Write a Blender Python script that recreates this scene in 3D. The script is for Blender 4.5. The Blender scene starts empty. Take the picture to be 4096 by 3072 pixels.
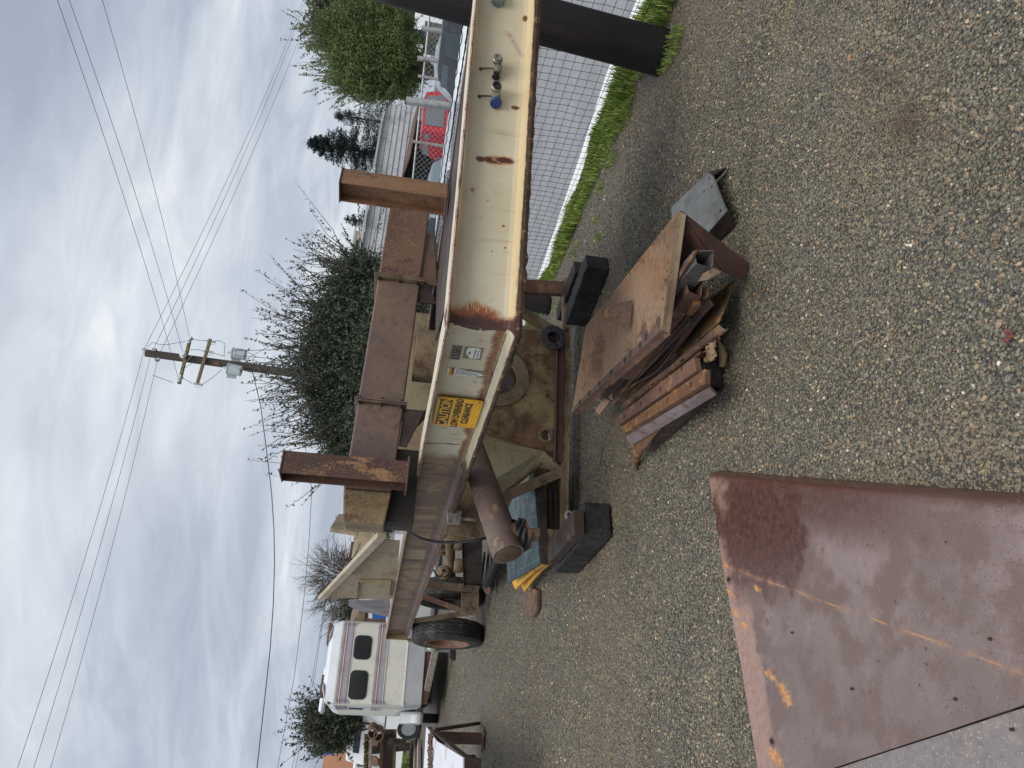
import bpy, bmesh, math, random
import numpy as np
from mathutils import Vector, Matrix, noise as mnoise
random.seed(7); rng = np.random.default_rng(7)
SC = bpy.context.scene; COL = SC.collection
R_ = math.radians
# ------------------------------------------------------------------ camera
# a phone held sideways: the picture's left edge is up in the world
FPX, EYE, ROLL, PITCH = 2840.0, 1.55, R_(6.1), R_(8.83)
_f = Vector((0, math.cos(PITCH), -math.sin(PITCH))); _r = Vector((1, 0, 0)); _u = Vector((0, math.sin(PITCH), math.cos(PITCH)))
_R = math.cos(ROLL)*_r + math.sin(ROLL)*_u; _U = -math.sin(ROLL)*_r + math.cos(ROLL)*_u
cam_data = bpy.data.cameras.new('camera'); cam_data.sensor_width = 36; cam_data.lens = 36*FPX/4096
cam_data.clip_start = 0.05; cam_data.clip_end = 2000
cam = bpy.data.objects.new('camera', cam_data); COL.objects.link(cam)
M = Matrix.Identity(4)
for i, a in enumerate((-_U, _R, -_f)):
    for j in range(3): M[j][i] = a[j]
M[2][3] = EYE
cam.matrix_world = M; SC.camera = cam
# ------------------------------------------------------------------ world: overcast sky with soft cloud texture
SUN_EL, SUN_AZ = R_(60), R_(165)          # azimuth measured from +Y towards +X
w = bpy.data.worlds.new('World'); SC.world = w; w.use_nodes = True
nt = w.node_tree; nt.nodes.clear()
def WN(t, **k):
    n = nt.nodes.new(t)
    for a, b in k.items(): setattr(n, a, b)
    return n
L = nt.links.new
out = WN('ShaderNodeOutputWorld'); bg = WN('ShaderNodeBackground'); bg.inputs['Strength'].default_value = 0.1
sky = WN('ShaderNodeTexSky', sky_type='NISHITA', sun_disc=False); sky.sun_elevation = SUN_EL; sky.sun_rotation = SUN_AZ
sky.air_density = 1.0; sky.dust_density = 2.0
tc = WN('ShaderNodeTexCoord'); sep = WN('ShaderNodeSeparateXYZ'); L(tc.outputs['Generated'], sep.inputs[0])
zz = WN('ShaderNodeMath', operation='MAXIMUM'); L(sep.outputs['Z'], zz.inputs[0]); zz.inputs[1].default_value = 0.0
za = WN('ShaderNodeMath', operation='ADD'); L(zz.outputs[0], za.inputs[0]); za.inputs[1].default_value = 0.28
dx = WN('ShaderNodeMath', operation='DIVIDE'); L(sep.outputs['X'], dx.inputs[0]); L(za.outputs[0], dx.inputs[1])
dy = WN('ShaderNodeMath', operation='DIVIDE'); L(sep.outputs['Y'], dy.inputs[0]); L(za.outputs[0], dy.inputs[1])
cb = WN('ShaderNodeCombineXYZ'); L(dx.outputs[0], cb.inputs[0]); L(dy.outputs[0], cb.inputs[1])
mp = WN('ShaderNodeMapping'); L(cb.outputs[0], mp.inputs['Vector']); mp.inputs['Rotation'].default_value = (0, 0, R_(38)); mp.inputs['Scale'].default_value = (0.85, 1.75, 1)
mp.inputs['Location'].default_value = (3.1, 1.7, 0)
n1 = WN('ShaderNodeTexNoise'); L(mp.outputs[0], n1.inputs['Vector']); n1.inputs['Scale'].default_value = 1.0; n1.inputs['Detail'].default_value = 5; n1.inputs['Roughness'].default_value = 0.5; n1.inputs['Distortion'].default_value = 0.35
n2 = WN('ShaderNodeTexNoise'); L(cb.outputs[0], n2.inputs['Vector']); n2.inputs['Scale'].default_value = 0.55; n2.inputs['Detail'].default_value = 3
av = WN('ShaderNodeMath', operation='ADD'); L(n1.outputs[0], av.inputs[0]); L(n2.outputs[0], av.inputs[1])
rp = WN('ShaderNodeValToRGB'); n3 = WN('ShaderNodeTexNoise'); L(mp.outputs[0], n3.inputs['Vector']); n3.inputs['Scale'].default_value = 3.4; n3.inputs['Detail'].default_value = 6; n3.inputs['Roughness'].default_value = 0.62; n3.inputs['Distortion'].default_value = 0.8
av2 = WN('ShaderNodeMath', operation='MULTIPLY_ADD'); L(n3.outputs[0], av2.inputs[0]); av2.inputs[1].default_value = 0.45; L(av.outputs[0], av2.inputs[2])
hv = WN('ShaderNodeMapRange'); L(av2.outputs[0], hv.inputs['Value']); hv.inputs['From Min'].default_value = 1.03; hv.inputs['From Max'].default_value = 1.47; L(hv.outputs[0], rp.inputs[0])
els = rp.color_ramp.elements
els[0].position = 0.0; els[0].color = (0.28, 0.32, 0.40, 1)
els[1].position = 1.0; els[1].color = (0.66, 0.68, 0.69, 1)
e = els.new(0.35); e.color = (0.36, 0.405, 0.48, 1)
e = els.new(0.65); e.color = (0.47, 0.51, 0.57, 1)
sc10 = WN('ShaderNodeMixRGB', blend_type='MULTIPLY'); sc10.inputs[0].default_value = 1; L(rp.outputs[0], sc10.inputs[1]); sc10.inputs[2].default_value = (10.8, 10.8, 10.8, 1)
# brighter patch of cloud low in the sky ahead
geo = WN('ShaderNodeVectorMath', operation='DOT_PRODUCT'); L(tc.outputs['Generated'], geo.inputs[0])
geo.inputs[1].default_value = Vector((math.sin(R_(-4))*math.cos(R_(19)), math.cos(R_(-4))*math.cos(R_(19)), math.sin(R_(19))))
pw = WN('ShaderNodeMath', operation='POWER'); mx0 = WN('ShaderNodeMath', operation='MAXIMUM'); L(geo.outputs['Value'], mx0.inputs[0]); mx0.inputs[1].default_value = 0.0
L(mx0.outputs[0], pw.inputs[0]); pw.inputs[1].default_value = 22
ad = WN('ShaderNodeMixRGB', blend_type='ADD'); pm = WN('ShaderNodeMath', operation='MULTIPLY'); L(pw.outputs[0], pm.inputs[0]); pm.inputs[1].default_value = 0.9
L(pm.outputs[0], ad.inputs[0]); L(sc10.outputs[0], ad.inputs[1]); ad.inputs[2].default_value = (1.6, 1.5, 1.3, 1)
mixs = WN('ShaderNodeMixRGB'); mixs.inputs[0].default_value = 0.93; L(sky.outputs[0], mixs.inputs[1]); L(ad.outputs[0], mixs.inputs[2])
zr = WN('ShaderNodeMapRange'); L(sep.outputs['Z'], zr.inputs['Value']); zr.inputs['From Min'].default_value = 0.45; zr.inputs['From Max'].default_value = 1.0; zr.inputs['To Min'].default_value = 1.0; zr.inputs['To Max'].default_value = 2.0
vz = WN('ShaderNodeVectorMath', operation='SCALE'); L(mixs.outputs[0], vz.inputs[0]); L(zr.outputs[0], vz.inputs['Scale'])      # an overcast sky is brighter overhead than at the horizon
L(vz.outputs[0], bg.inputs['Color']); L(bg.outputs[0], out.inputs[0])
sd = bpy.data.lights.new('sun', 'SUN'); sd.energy = 1.5; sd.angle = R_(35); sd.color = (1, 0.96, 0.90)
sun = bpy.data.objects.new('sun', sd); COL.objects.link(sun)
sv = Vector((math.sin(SUN_AZ)*math.cos(SUN_EL), math.cos(SUN_AZ)*math.cos(SUN_EL), math.sin(SUN_EL)))
sun.rotation_euler = sv.to_track_quat('Z', 'Y').to_euler(); sun.location = (0, 0, 30)
vs = SC.view_settings; vs.view_transform = 'Standard'; vs.look = 'None'; vs.exposure = 0.30; vs.gamma = 1; vs.use_curve_mapping = False
SC.render.engine = 'CYCLES'
try: SC.cycles.use_denoising = True
except Exception: pass
SC.cycles.max_bounces = 6; SC.cycles.transparent_max_bounces = 8

# ------------------------------------------------------------------ surveying helpers: a sight line cut with a level, a wall plane or a distance
def ray(px, py): return _f*FPX + _R*(1536-py) + _U*(2048-px)
EYEV = Vector((0, 0, EYE))
def Z(px, py, z=0.0):
    d = ray(px, py); return EYEV + d*((z-EYE)/d.z)
def Y(px, py, y):
    d = ray(px, py); return EYEV + d*(y/d.y)
def V(px, py, A, B):
    d = ray(px, py); n = Vector((-(B[1]-A[1]), B[0]-A[0])); t = (A[0]*n.x + A[1]*n.y)/(d.x*n.x + d.y*n.y)
    return EYEV + d*t
# ------------------------------------------------------------------ mesh helpers
class MB:
    def __init__(s): s.v = []; s.f = []; s.uv = None
    def add(s, vs_, fs):
        o = len(s.v); s.v += [tuple(v) for v in vs_]; s.f += [tuple(i+o for i in f) for f in fs]; return s
    def box(s, c, size, X=(1,0,0), Yv=None, Zv=(0,0,1)):
        X = Vector(X).normalized(); Zv = Vector(Zv).normalized()
        Yv = Vector(Yv).normalized() if Yv is not None else Zv.cross(X).normalized()
        c = Vector(c); a, b, d = size[0]/2, size[1]/2, size[2]/2
        p = [c + X*(i*a) + Yv*(j*b) + Zv*(k*d) for k in (-1,1) for j in (-1,1) for i in (-1,1)]
        return s.add(p, [(0,2,3,1),(4,5,7,6),(0,1,5,4),(2,6,7,3),(0,4,6,2),(1,3,7,5)])
    def bar(s, p0, p1, wd, ht, up=(0,0,1)):
        p0 = Vector(p0); p1 = Vector(p1); d = (p1-p0); l = d.length; d.normalize(); up = Vector(up)
        sd_ = d.cross(up).normalized(); up2 = sd_.cross(d).normalized()
        return s.box((p0+p1)/2, (l, wd, ht), d, sd_, up2)
    def prof(s, pts2, p0, p1, up=(0,0,1), close=True, cap=True):
        """extrude a 2D outline (side, up) along p0-p1"""
        p0 = Vector(p0); p1 = Vector(p1); d = (p1-p0).normalized(); sd_ = d.cross(Vector(up)).normalized(); up2 = sd_.cross(d).normalized()
        n = len(pts2); vs_ = [p + sd_*a + up2*b for p in (p0, p1) for a, b in pts2]
        fs = [(i, (i+1) % n, n+(i+1) % n, n+i) for i in range(n)]
        if cap: fs += [tuple(range(n))[::-1], tuple(range(n, 2*n))]
        return s.add(vs_, fs)
    def poly(s, pts, th, nrm=None):
        """flat polygon given thickness th opposite its normal"""
        pts = [Vector(p) for p in pts]
        if nrm is None:
            nrm = Vector((0,0,0))
            for i in range(len(pts)): nrm += pts[i].cross(pts[(i+1) % len(pts)])
            nrm.normalize()
        nrm = Vector(nrm); n = len(pts); vs_ = pts + [p - nrm*th for p in pts]
        return s.add(vs_, [tuple(range(n)), tuple(range(n, 2*n))[::-1]] + [(i, n+i, n+(i+1) % n, (i+1) % n) for i in range(n)])
    def tube(s, pts, r, n=8, cap=True):
        pts = [Vector(p) for p in pts]; m = len(pts); rs = r if isinstance(r, (list, tuple)) else [r]*m
        o = len(s.v); prev = None
        for i, p in enumerate(pts):
            d = (pts[min(i+1, m-1)] - pts[max(i-1, 0)]); d = d.normalized() if d.length > 1e-9 else Vector((0,0,1))
            if prev is None:
                a = Vector((0,0,1)) if abs(d.z) < .9 else Vector((1,0,0)); a = d.cross(a).normalized()
            else:
                a = prev - d*prev.dot(d)
                a = a.normalized() if a.length > 1e-6 else d.orthogonal().normalized()
            prev = a; b = d.cross(a)
            for k in range(n):
                t = 2*math.pi*k/n; s.v.append(tuple(p + (a*math.cos(t) + b*math.sin(t))*rs[i]))
        for i in range(m-1):
            for k in range(n):
                k2 = (k+1) % n; s.f.append((o+i*n+k, o+i*n+k2, o+(i+1)*n+k2, o+(i+1)*n+k))
        if cap and n > 2: s.f.append(tuple(o+k for k in range(n))[::-1]); s.f.append(tuple(o+(m-1)*n+k for k in range(n)))
        return s
    def lathe(s, prof, o, axis, n=24, close=False):
        """prof: (distance along axis, radius)"""
        o = Vector(o); axis = Vector(axis).normalized(); a = axis.orthogonal().normalized(); b = axis.cross(a)
        st = len(s.v); m = len(prof)
        for z_, r in prof:
            for k in range(n):
                t = 2*math.pi*k/n; s.v.append(tuple(o + axis*z_ + (a*math.cos(t)+b*math.sin(t))*max(r, 1e-4)))
        for i in range(m if close else m-1):
            i2 = (i+1) % m
            for k in range(n):
                k2 = (k+1) % n; s.f.append((st+i*n+k, st+i*n+k2, st+i2*n+k2, st+i2*n+k))
        if not close:
            s.f.append(tuple(st+k for k in range(n))[::-1]); s.f.append(tuple(st+(m-1)*n+k for k in range(n)))
        return s
    def grid(s, fn, nu, nv):
        o = len(s.v)
        for i in range(nu+1):
            for j in range(nv+1): s.v.append(tuple(fn(i/nu, j/nv)))
        for i in range(nu):
            for j in range(nv):
                a = o+i*(nv+1)+j; s.f.append((a, a+nv+1, a+nv+2, a+1))
        return s
def mesh_of(mb, name, uvfn=None):
    me = bpy.data.meshes.new(name); me.from_pydata(mb.v, [], mb.f); me.validate()
    bm = bmesh.new(); bm.from_mesh(me); bmesh.ops.recalc_face_normals(bm, faces=bm.faces); bm.to_mesh(me); bm.free()
    if uvfn:
        uvl = me.uv_layers.new(name='UVMap')
        for lp in me.loops:
            uvl.data[lp.index].uv = uvfn(me.vertices[lp.vertex_index].co)
    return me
def obj(name, mb, mat, parent=None, bevel=0.0, smooth=False, uvfn=None, label=None, seg=1, keep=False):
    me = mesh_of(mb, name, uvfn) if isinstance(mb, MB) else mb
    o = bpy.data.objects.new(name, me); COL.objects.link(o)
    if mat: me.materials.append(mat)
    if parent is not None:
        o.parent = parent
        if parent.type == 'EMPTY': o.matrix_parent_inverse = Matrix.Translation(parent.location).inverted()
        else: o.matrix_parent_inverse = Matrix.Translation(parent.location).inverted()
    if smooth:
        me.polygons.foreach_set('use_smooth', [True]*len(me.polygons))
        if smooth != 'all':
            md = o.modifiers.new('es', 'EDGE_SPLIT'); md.split_angle = R_(35)
    if bevel:
        md = o.modifiers.new('bv', 'BEVEL'); md.width = bevel; md.segments = seg; md.limit_method = 'ANGLE'; md.angle_limit = R_(40)
    if label: o['label'] = label
    if parent is None and not keep and len(me.vertices):      # put the origin at the base of a free-standing mesh
        co = np.empty(len(me.vertices)*3); me.vertices.foreach_get('co', co); co = co.reshape(-1, 3)
        c = (co.min(0)+co.max(0))/2; c[2] = co[:, 2].min()
        me.transform(Matrix.Translation(-Vector(c))); o.location = Vector(c)
    return o
def thing(name, label, cat, loc=(0,0,0), group=None):
    o = bpy.data.objects.new(name, None); COL.objects.link(o); o.empty_display_size = .2; o.location = loc
    o['label'] = label; o['category'] = cat
    if group: o['group'] = group
    return o
def tag(o, label, cat, group=None):
    o['label'] = label; o['category'] = cat
    if group: o['group'] = group
    return o
def kind(o, k='structure', label=None):
    o['kind'] = k
    if label: o['label'] = label
    return o
def dup(root, delta, label=None):
    dm = Vector(delta)
    r = root.copy(); COL.objects.link(r); r.location = root.location + dm
    if label: r['label'] = label
    for ch in root.children:
        c = ch.copy(); COL.objects.link(c); c.parent = r
        for g in ch.children:
            q = g.copy(); COL.objects.link(q); q.parent = c
    return r
def punch(o, cutters):
    """cut real holes: cutters = [(centre, axis, radius, squash, squash_dir)]"""
    mb = MB()
    for c, ax, r, *_x in cutters:
        mb.lathe([(-.12, r), (.12, r)], c, ax, 18)
    cm = mesh_of(mb, 'cut'); co = bpy.data.objects.new('cut', cm); COL.objects.link(co)
    co.location = (0, 0, 0)
    md = o.modifiers.new('b', 'BOOLEAN'); md.object = co; md.operation = 'DIFFERENCE'; md.solver = 'EXACT'
    o.modifiers.move(len(o.modifiers)-1, 0)
    bpy.context.view_layer.update()
    keepm = [m for m in o.modifiers if m != md]
    for m in keepm: m.show_viewport = False
    dg = bpy.context.evaluated_depsgraph_get(); dg.update()
    ev = o.evaluated_get(dg); nm = bpy.data.meshes.new_from_object(ev)
    o.modifiers.remove(md); old = o.data; nm.name = old.name; o.data = nm
    for m in keepm: m.show_viewport = True
    bpy.data.objects.remove(co); bpy.data.meshes.remove(cm)
    return o
def text_mb(s, size, origin, ex, ey, xs=1.0, bold=0.0, align='LEFT', off=0.002, th=0.0006):
    """lettering laid on a plane with reading direction ex and up direction ey"""
    cu = bpy.data.curves.new('t', 'FONT'); cu.body = s; cu.size = size; cu.offset = bold; cu.align_x = align; cu.extrude = th; cu.resolution_u = 3
    to = bpy.data.objects.new('t', cu); COL.objects.link(to); bpy.context.view_layer.update()
    me = bpy.data.meshes.new_from_object(to.evaluated_get(bpy.context.evaluated_depsgraph_get()))
    bpy.data.objects.remove(to); bpy.data.curves.remove(cu)
    ex = Vector(ex).normalized(); ey = Vector(ey).normalized(); n = ex.cross(ey)
    m = Matrix.Identity(4)
    for i, a in enumerate((ex*xs, ey, n)):
        for j in range(3): m[j][i] = a[j]
    o3 = Vector(origin) + n*off
    for j in range(3): m[j][3] = o3[j]
    me.transform(m); return me
# ------------------------------------------------------------------ materials
def lin(c): return tuple(((x/255)/12.92 if x/255 <= .04045 else ((x/255+.055)/1.055)**2.4) for x in c) + (1.0,)
class NT:
    def __init__(s, name):
        s.m = bpy.data.materials.new(name); s.m.use_nodes = True; s.t = s.m.node_tree; s.t.nodes.clear()
        s.out = s.N('ShaderNodeOutputMaterial'); s.b = s.N('ShaderNodeBsdfPrincipled'); s.L(s.b.outputs[0], s.out.inputs[0])
        s.tc = s.N('ShaderNodeTexCoord'); s.obj = s.tc.outputs['Object']; s.uv = s.tc.outputs['UV']
    def N(s, t, **k):
        n = s.t.nodes.new(t)
        for a, b in k.items(): setattr(n, a, b)
        return n
    def L(s, a, b): s.t.links.new(a, b)
    def put(s, sock, v):
        if isinstance(v, bpy.types.NodeSocket): s.L(v, sock)
        elif v is not None:
            if sock.type == 'RGBA' and len(v) == 3: v = (*v, 1)
            sock.default_value = v
    def noise(s, scale, detail=4, rough=.55, vec=None, dist=0.0, sc=None, fac=True):
        v = vec if vec is not None else s.obj
        if sc is not None:
            mp_ = s.N('ShaderNodeMapping'); s.L(v, mp_.inputs[0]); mp_.inputs['Scale'].default_value = sc; v = mp_.outputs[0]
        n = s.N('ShaderNodeTexNoise'); s.L(v, n.inputs['Vector']); n.inputs['Scale'].default_value = scale
        n.inputs['Detail'].default_value = detail; n.inputs['Roughness'].default_value = rough; n.inputs['Distortion'].default_value = dist
        return n.outputs[0] if fac else n.outputs[1]
    def vor(s, scale, vec=None, feature='F1', out='Color', rnd=1.0):
        n = s.N('ShaderNodeTexVoronoi', feature=feature); s.L(vec if vec is not None else s.obj, n.inputs['Vector']); n.inputs['Scale'].default_value = scale
        n.inputs['Randomness'].default_value = rnd
        return n.outputs[out]
    def math(s, op, a, b=0.0, clamp=False):
        n = s.N('ShaderNodeMath', operation=op, use_clamp=clamp); s.put(n.inputs[0], a); s.put(n.inputs[1], b); return n.outputs[0]
    def rng(s, x, a, b, c=0.0, d=1.0, smooth=True):
        n = s.N('ShaderNodeMapRange'); n.interpolation_type = 'SMOOTHSTEP' if smooth else 'LINEAR'
        s.put(n.inputs['Value'], x)
        for k, v in (('From Min', a), ('From Max', b), ('To Min', c), ('To Max', d)): n.inputs[k].default_value = v
        return n.outputs[0]
    def mix(s, f, a, b, mode='MIX'):
        n = s.N('ShaderNodeMixRGB', blend_type=mode); s.put(n.inputs[0], f); s.put(n.inputs[1], a); s.put(n.inputs[2], b); return n.outputs[0]
    def ramp(s, f, stops):
        n = s.N('ShaderNodeValToRGB'); s.put(n.inputs[0], f); el = n.color_ramp.elements
        while len(el) < len(stops): el.new(.5)
        for e_, (p, c) in zip(el, stops): e_.position = p; e_.color = c if len(c) == 4 else (*c, 1)
        return n.outputs[0]
    def sep(s, v):
        n = s.N('ShaderNodeSeparateXYZ'); s.L(v, n.inputs[0]); return n.outputs
    def fin(s, col, rough=.6, metal=0.0, bump=None, bs=.3, bd=.01, spec=None):
        s.put(s.b.inputs['Base Color'], col); s.put(s.b.inputs['Roughness'], rough); s.put(s.b.inputs['Metallic'], metal)
        if spec is not None: s.b.inputs['Specular IOR Level'].default_value = spec
        if bump is not None:
            n = s.N('ShaderNodeBump'); n.inputs['Strength'].default_value = bs; n.inputs['Distance'].default_value = bd
            s.put(n.inputs['Height'], bump); s.L(n.outputs[0], s.b.inputs['Normal'])
        return s.m
    def ell(s, u, v, cu, cv, ru, rv, nz, amp=.35, soft=.35):
        """soft-edged oval stain at a fixed place on the surface, its rim broken up by noise"""
        a = s.math('DIVIDE', s.math('SUBTRACT', u, cu), ru); b = s.math('DIVIDE', s.math('SUBTRACT', v, cv), rv)
        d = s.math('SQRT', s.math('ADD', s.math('MULTIPLY', a, a), s.math('MULTIPLY', b, b)))
        d = s.math('ADD', d, s.math('MULTIPLY', s.math('SUBTRACT', nz, .5), amp*4))
        return s.rng(d, 1+soft, 1-soft, 0, 1)
def steel(name, A, B, C, scale=3.0, rough=(.5, .8), metal=0.0, speck=None, bias=.5, streak=None, bs=.35, coat=0.0, cw=.12, grime=.35):
    """weathered steel: ground colour A, patches B, blotches C, fine pits"""
    n = NT(name)
    a = n.noise(scale, 6, .6, dist=.3, sc=streak); b = n.noise(scale*3.1, 5, .6, sc=streak); c = n.noise(scale*23, 4, .65); d = n.noise(scale*90, 2, .6)
    f1 = n.rng(n.math('ADD', a, n.math('MULTIPLY', n.math('SUBTRACT', b, .5), .5)), bias-.15, bias+.15)
    col = n.mix(f1, lin(A), lin(B))
    f2 = n.rng(n.math('ADD', b, n.math('MULTIPLY', n.math('SUBTRACT', c, .5), .45)), .55, .55+cw)
    col = n.mix(f2, col, lin(C))
    col = n.mix(n.rng(c, .45, .8, 0, .35), col, (.02, .015, .012), 'MIX')
    col = n.mix(.25, col, n.ramp(d, [(0.3, (.3, .3, .3)), (.7, (.75, .75, .75))]), 'OVERLAY')
    if grime:
        g_ = n.noise(scale*.55, 5, .6, dist=.5, sc=streak); gg = n.math('ADD', g_, n.math('MULTIPLY', n.math('SUBTRACT', c, .5), .25))
        col = n.mix(n.rng(gg, .52, .64, 0, grime), col, lin((62, 46, 36)))
    if speck:
        col = n.mix(n.rng(n.noise(scale*45, 2, .5), .66, .70), col, lin(speck))
    ro = n.math('ADD', n.rng(a, .35, .65, rough[0], rough[1]), n.math('MULTIPLY', n.math('SUBTRACT', c, .5), .25))
    h = n.math('ADD', n.math('MULTIPLY', c, .6), n.math('MULTIPLY', d, .4))
    m = n.fin(col, ro, metal, h, bs, .004)
    return m
def plain(name, c, rough=.6, metal=0.0, var=.25, scale=8, bs=.15, dirt=None):
    n = NT(name); a = n.noise(scale, 5, .6); b = n.noise(scale*12, 3, .6)
    base = lin(c); dark = tuple(x*(1-var) for x in base[:3]) + (1,); lite = tuple(min(1, x*(1+var*.6)) for x in base[:3]) + (1,)
    col = n.mix(n.rng(a, .3, .7), dark, lite)
    if dirt: col = n.mix(n.rng(n.math('ADD', a, n.math('MULTIPLY', n.math('SUBTRACT', b, .5), .4)), .52, .7, 0, .8), col, lin(dirt))
    return n.fin(col, rough, metal, n.math('ADD', a, n.math('MULTIPLY', b, .5)), bs, .004)

m_purple = steel('steel_purple_brown', (104, 86, 82), (90, 74, 70), (122, 98, 76), 1.6, (.42, .62))
m_box = None
m_rustbrown = steel('steel_brown', (108, 82, 64), (82, 62, 54), (140, 102, 70), 2.6, (.6, .85), speck=(60, 40, 32))
m_dark = steel('steel_dark', (62, 48, 42), (44, 34, 32), (90, 64, 46), 3.5, (.5, .8))
m_tan = steel('steel_tan', (148, 128, 94), (122, 98, 72), (98, 72, 54), 2.2, (.55, .8), bias=.56, streak=(1, 1, .5))
m_tandark = steel('steel_tan_dirty', (128, 110, 84), (100, 80, 60), (84, 58, 42), 2.8, (.6, .85), bias=.52)
m_creamp = steel('cream_paint', (172, 156, 130), (158, 140, 112), (120, 98, 74), 1.5, (.45, .6), bias=.6, cw=.3)
m_orange = steel('rust_orange', (116, 80, 52), (88, 60, 42), (150, 108, 66), 4.0, (.6, .85), bias=.5)
m_rustred = steel('rust_red', (118, 86, 70), (94, 66, 54), (146, 108, 78), 3.0, (.55, .8))
m_plate = steel('rust_plate', (152, 126, 104), (136, 104, 76), (112, 84, 68), 1.3, (.38, .55), bias=.5, streak=(1, .5, 1))
m_darkplate = steel('rust_plate_dark', (96, 68, 60), (82, 58, 52), (112, 78, 62), 2.2, (.45, .65))
m_galv = steel('galvanised', (126, 127, 124), (108, 108, 105), (100, 98, 92), 3.0, (.32, .5), metal=.35, bs=.15)
m_galvrail = plain('galv_pipe', (176, 178, 176), .45, .4, dirt=(130, 110, 90), scale=4)
m_blackrubber = plain('black_rubber', (34, 35, 37), .6, var=.35, scale=14)
m_cast = steel('cast_iron_blue_black', (70, 74, 80), (54, 58, 64), (92, 92, 92), 6, (.35, .6), metal=.2)
m_alu = steel('cast_aluminium', (172, 170, 160), (140, 136, 124), (100, 84, 70), 14, (.35, .6), metal=.5)
m_blue = plain('blue_plastic', (40, 62, 110), .5, scale=20)
m_black = plain('near_black', (26, 24, 22), .75)
m_edge = steel('worn_edge', (178, 154, 142), (142, 112, 98), (104, 68, 48), 16, (.5, .75), bias=.55)
m_torn = steel('torn_edge', (82, 60, 44), (56, 42, 34), (150, 114, 74), 7, (.7, .9), bias=.48, bs=.8)
m_yellow = steel('yellow_paint', (240, 172, 22), (226, 154, 16), (150, 110, 50), 5, (.35, .5), bias=.6, cw=.2)
m_teal = steel('teal_screen', (40, 62, 64), (32, 52, 54), (62, 80, 78), 7, (.4, .6))
m_white = plain('white_paint', (226, 228, 224), .4, var=.08, dirt=(178, 172, 160), scale=3)
m_glassdark = NT('dark_glass'); m_carglass = NT('car_glass').fin(lin((96, 108, 112)), .08, 0, None, spec=.8); m_glassdark = m_glassdark.fin(lin((40, 42, 42)), .12, 0, None, spec=.6)
m_chrome = plain('bright_metal', (190, 190, 190), .3, .9, var=.1)

# timber: creosoted
def timber(name, A, B, scale=1.0, ax=(1, 1, 12)):
    n = NT(name); a = n.noise(9*scale, 6, .65, dist=.6, sc=ax); b = n.noise(60*scale, 3, .6, sc=ax)
    col = n.mix(n.rng(a, .35, .68), lin(A), lin(B)); col = n.mix(n.rng(b, .62, .68, 0, .7), col, lin(tuple(min(255, x*2.2+20) for x in A)))
    return n.fin(col, n.rng(a, .3, .7, .6, .85), 0, n.math('ADD', a, n.math('MULTIPLY', b, .6)), .7, .01)
m_pole = timber('wood_pole', (58, 48, 42), (92, 80, 70), .4, (4, 4, .4))
m_post = timber('creosote_post', (11, 10, 10), (40, 32, 28), .9, (3.2, 3.2, .22))
m_tie = timber('creosote_tie', (22, 21, 21), (52, 48, 46), .8, (1.2, 1.2, 1.2))
m_greywood = timber('grey_wood', (120, 110, 98), (160, 150, 134), .6, (2, 2, 6))

# leaves: tint comes from a per-face attribute
def leafmat(name, c0, c1, c2, rough=.55, trans=.25):
    n = NT(name); at = n.N('ShaderNodeAttribute'); at.attribute_name = 'tint'
    col = n.ramp(at.outputs['Fac'], [(0, lin(c0)), (.5, lin(c1)), (1, lin(c2))])
    n.fin(col, rough, 0); tr = n.N('ShaderNodeBsdfTranslucent'); n.L(col, tr.inputs[0]); mx = n.N('ShaderNodeMixShader'); mx.inputs[0].default_value = trans
    n.L(n.b.outputs[0], mx.inputs[1]); n.L(tr.outputs[0], mx.inputs[2]); n.L(mx.outputs[0], n.out.inputs[0]); return n.m
m_leafbush = leafmat('bush_leaves', (44, 52, 42), (70, 78, 62), (108, 110, 84))
m_leafwillow = leafmat('fresh_green_leaves', (82, 98, 60), (112, 128, 76), (148, 156, 98), trans=.35)
m_leafoak = leafmat('grey_green_leaves', (62, 66, 56), (88, 90, 76), (112, 112, 92))
m_conif = leafmat('conifer_needles', (24, 36, 34), (36, 50, 46), (58, 72, 64))
m_grass = leafmat('grass_blades', (74, 104, 42), (124, 152, 66), (192, 194, 112), trans=.35)
m_bark = plain('bark', (92, 84, 74), .85, scale=20, bs=.5)
m_twig = plain('twig_bark', (96, 88, 80), .85, scale=20)
# gravel
def gravel_mat():
    n = NT('gravel'); P = n.obj
    wv = n.noise(6, 3, .5, fac=False); 
    v1 = n.vor(95, P); d1 = n.vor(95, P, out='Distance'); d2 = n.vor(210, P, out='Distance')
    s1 = n.sep(v1)
    c = n.ramp(s1[0], [(0, lin((66, 64, 55))), (.3, lin((106, 101, 86))), (.6, lin((134, 125, 105))), (.82, lin((142, 134, 114))), (.95, lin((176, 158, 130))), (1, lin((220, 216, 206)))])
    c = n.mix(.45, c, n.ramp(n.sep(n.vor(210, P))[1], [(0, lin((56, 54, 46))), (.5, lin((108, 104, 92))), (1, lin((160, 152, 134)))]))
    big = n.noise(.55, 4, .55); mid = n.noise(2.2, 5, .6)
    c = n.mix(n.rng(n.math('ADD', big, n.math('MULTIPLY', n.math('SUBTRACT', mid, .5), .6)), .5, .66, 0, .7), c, n.mix(n.noise(160, 2), lin((96, 84, 64)), lin((150, 134, 108))))
    c = n.mix(n.rng(mid, .56, .72, 0, .35), c, lin((70, 66, 56)))
    h = n.math('SUBTRACT', 1.0, d1); h = n.math('ADD', n.math('MULTIPLY', h, .7), n.math('MULTIPLY', n.math('SUBTRACT', 1.0, d2), .3))
    c = n.mix(n.rng(d1, .35, .62, 0, .75), c, (.015, .014, .012))
    return n.fin(c, n.rng(n.noise(40, 2), .3, .7, .5, .85), 0, h, .9, .012)
m_gravel = gravel_mat()
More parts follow.
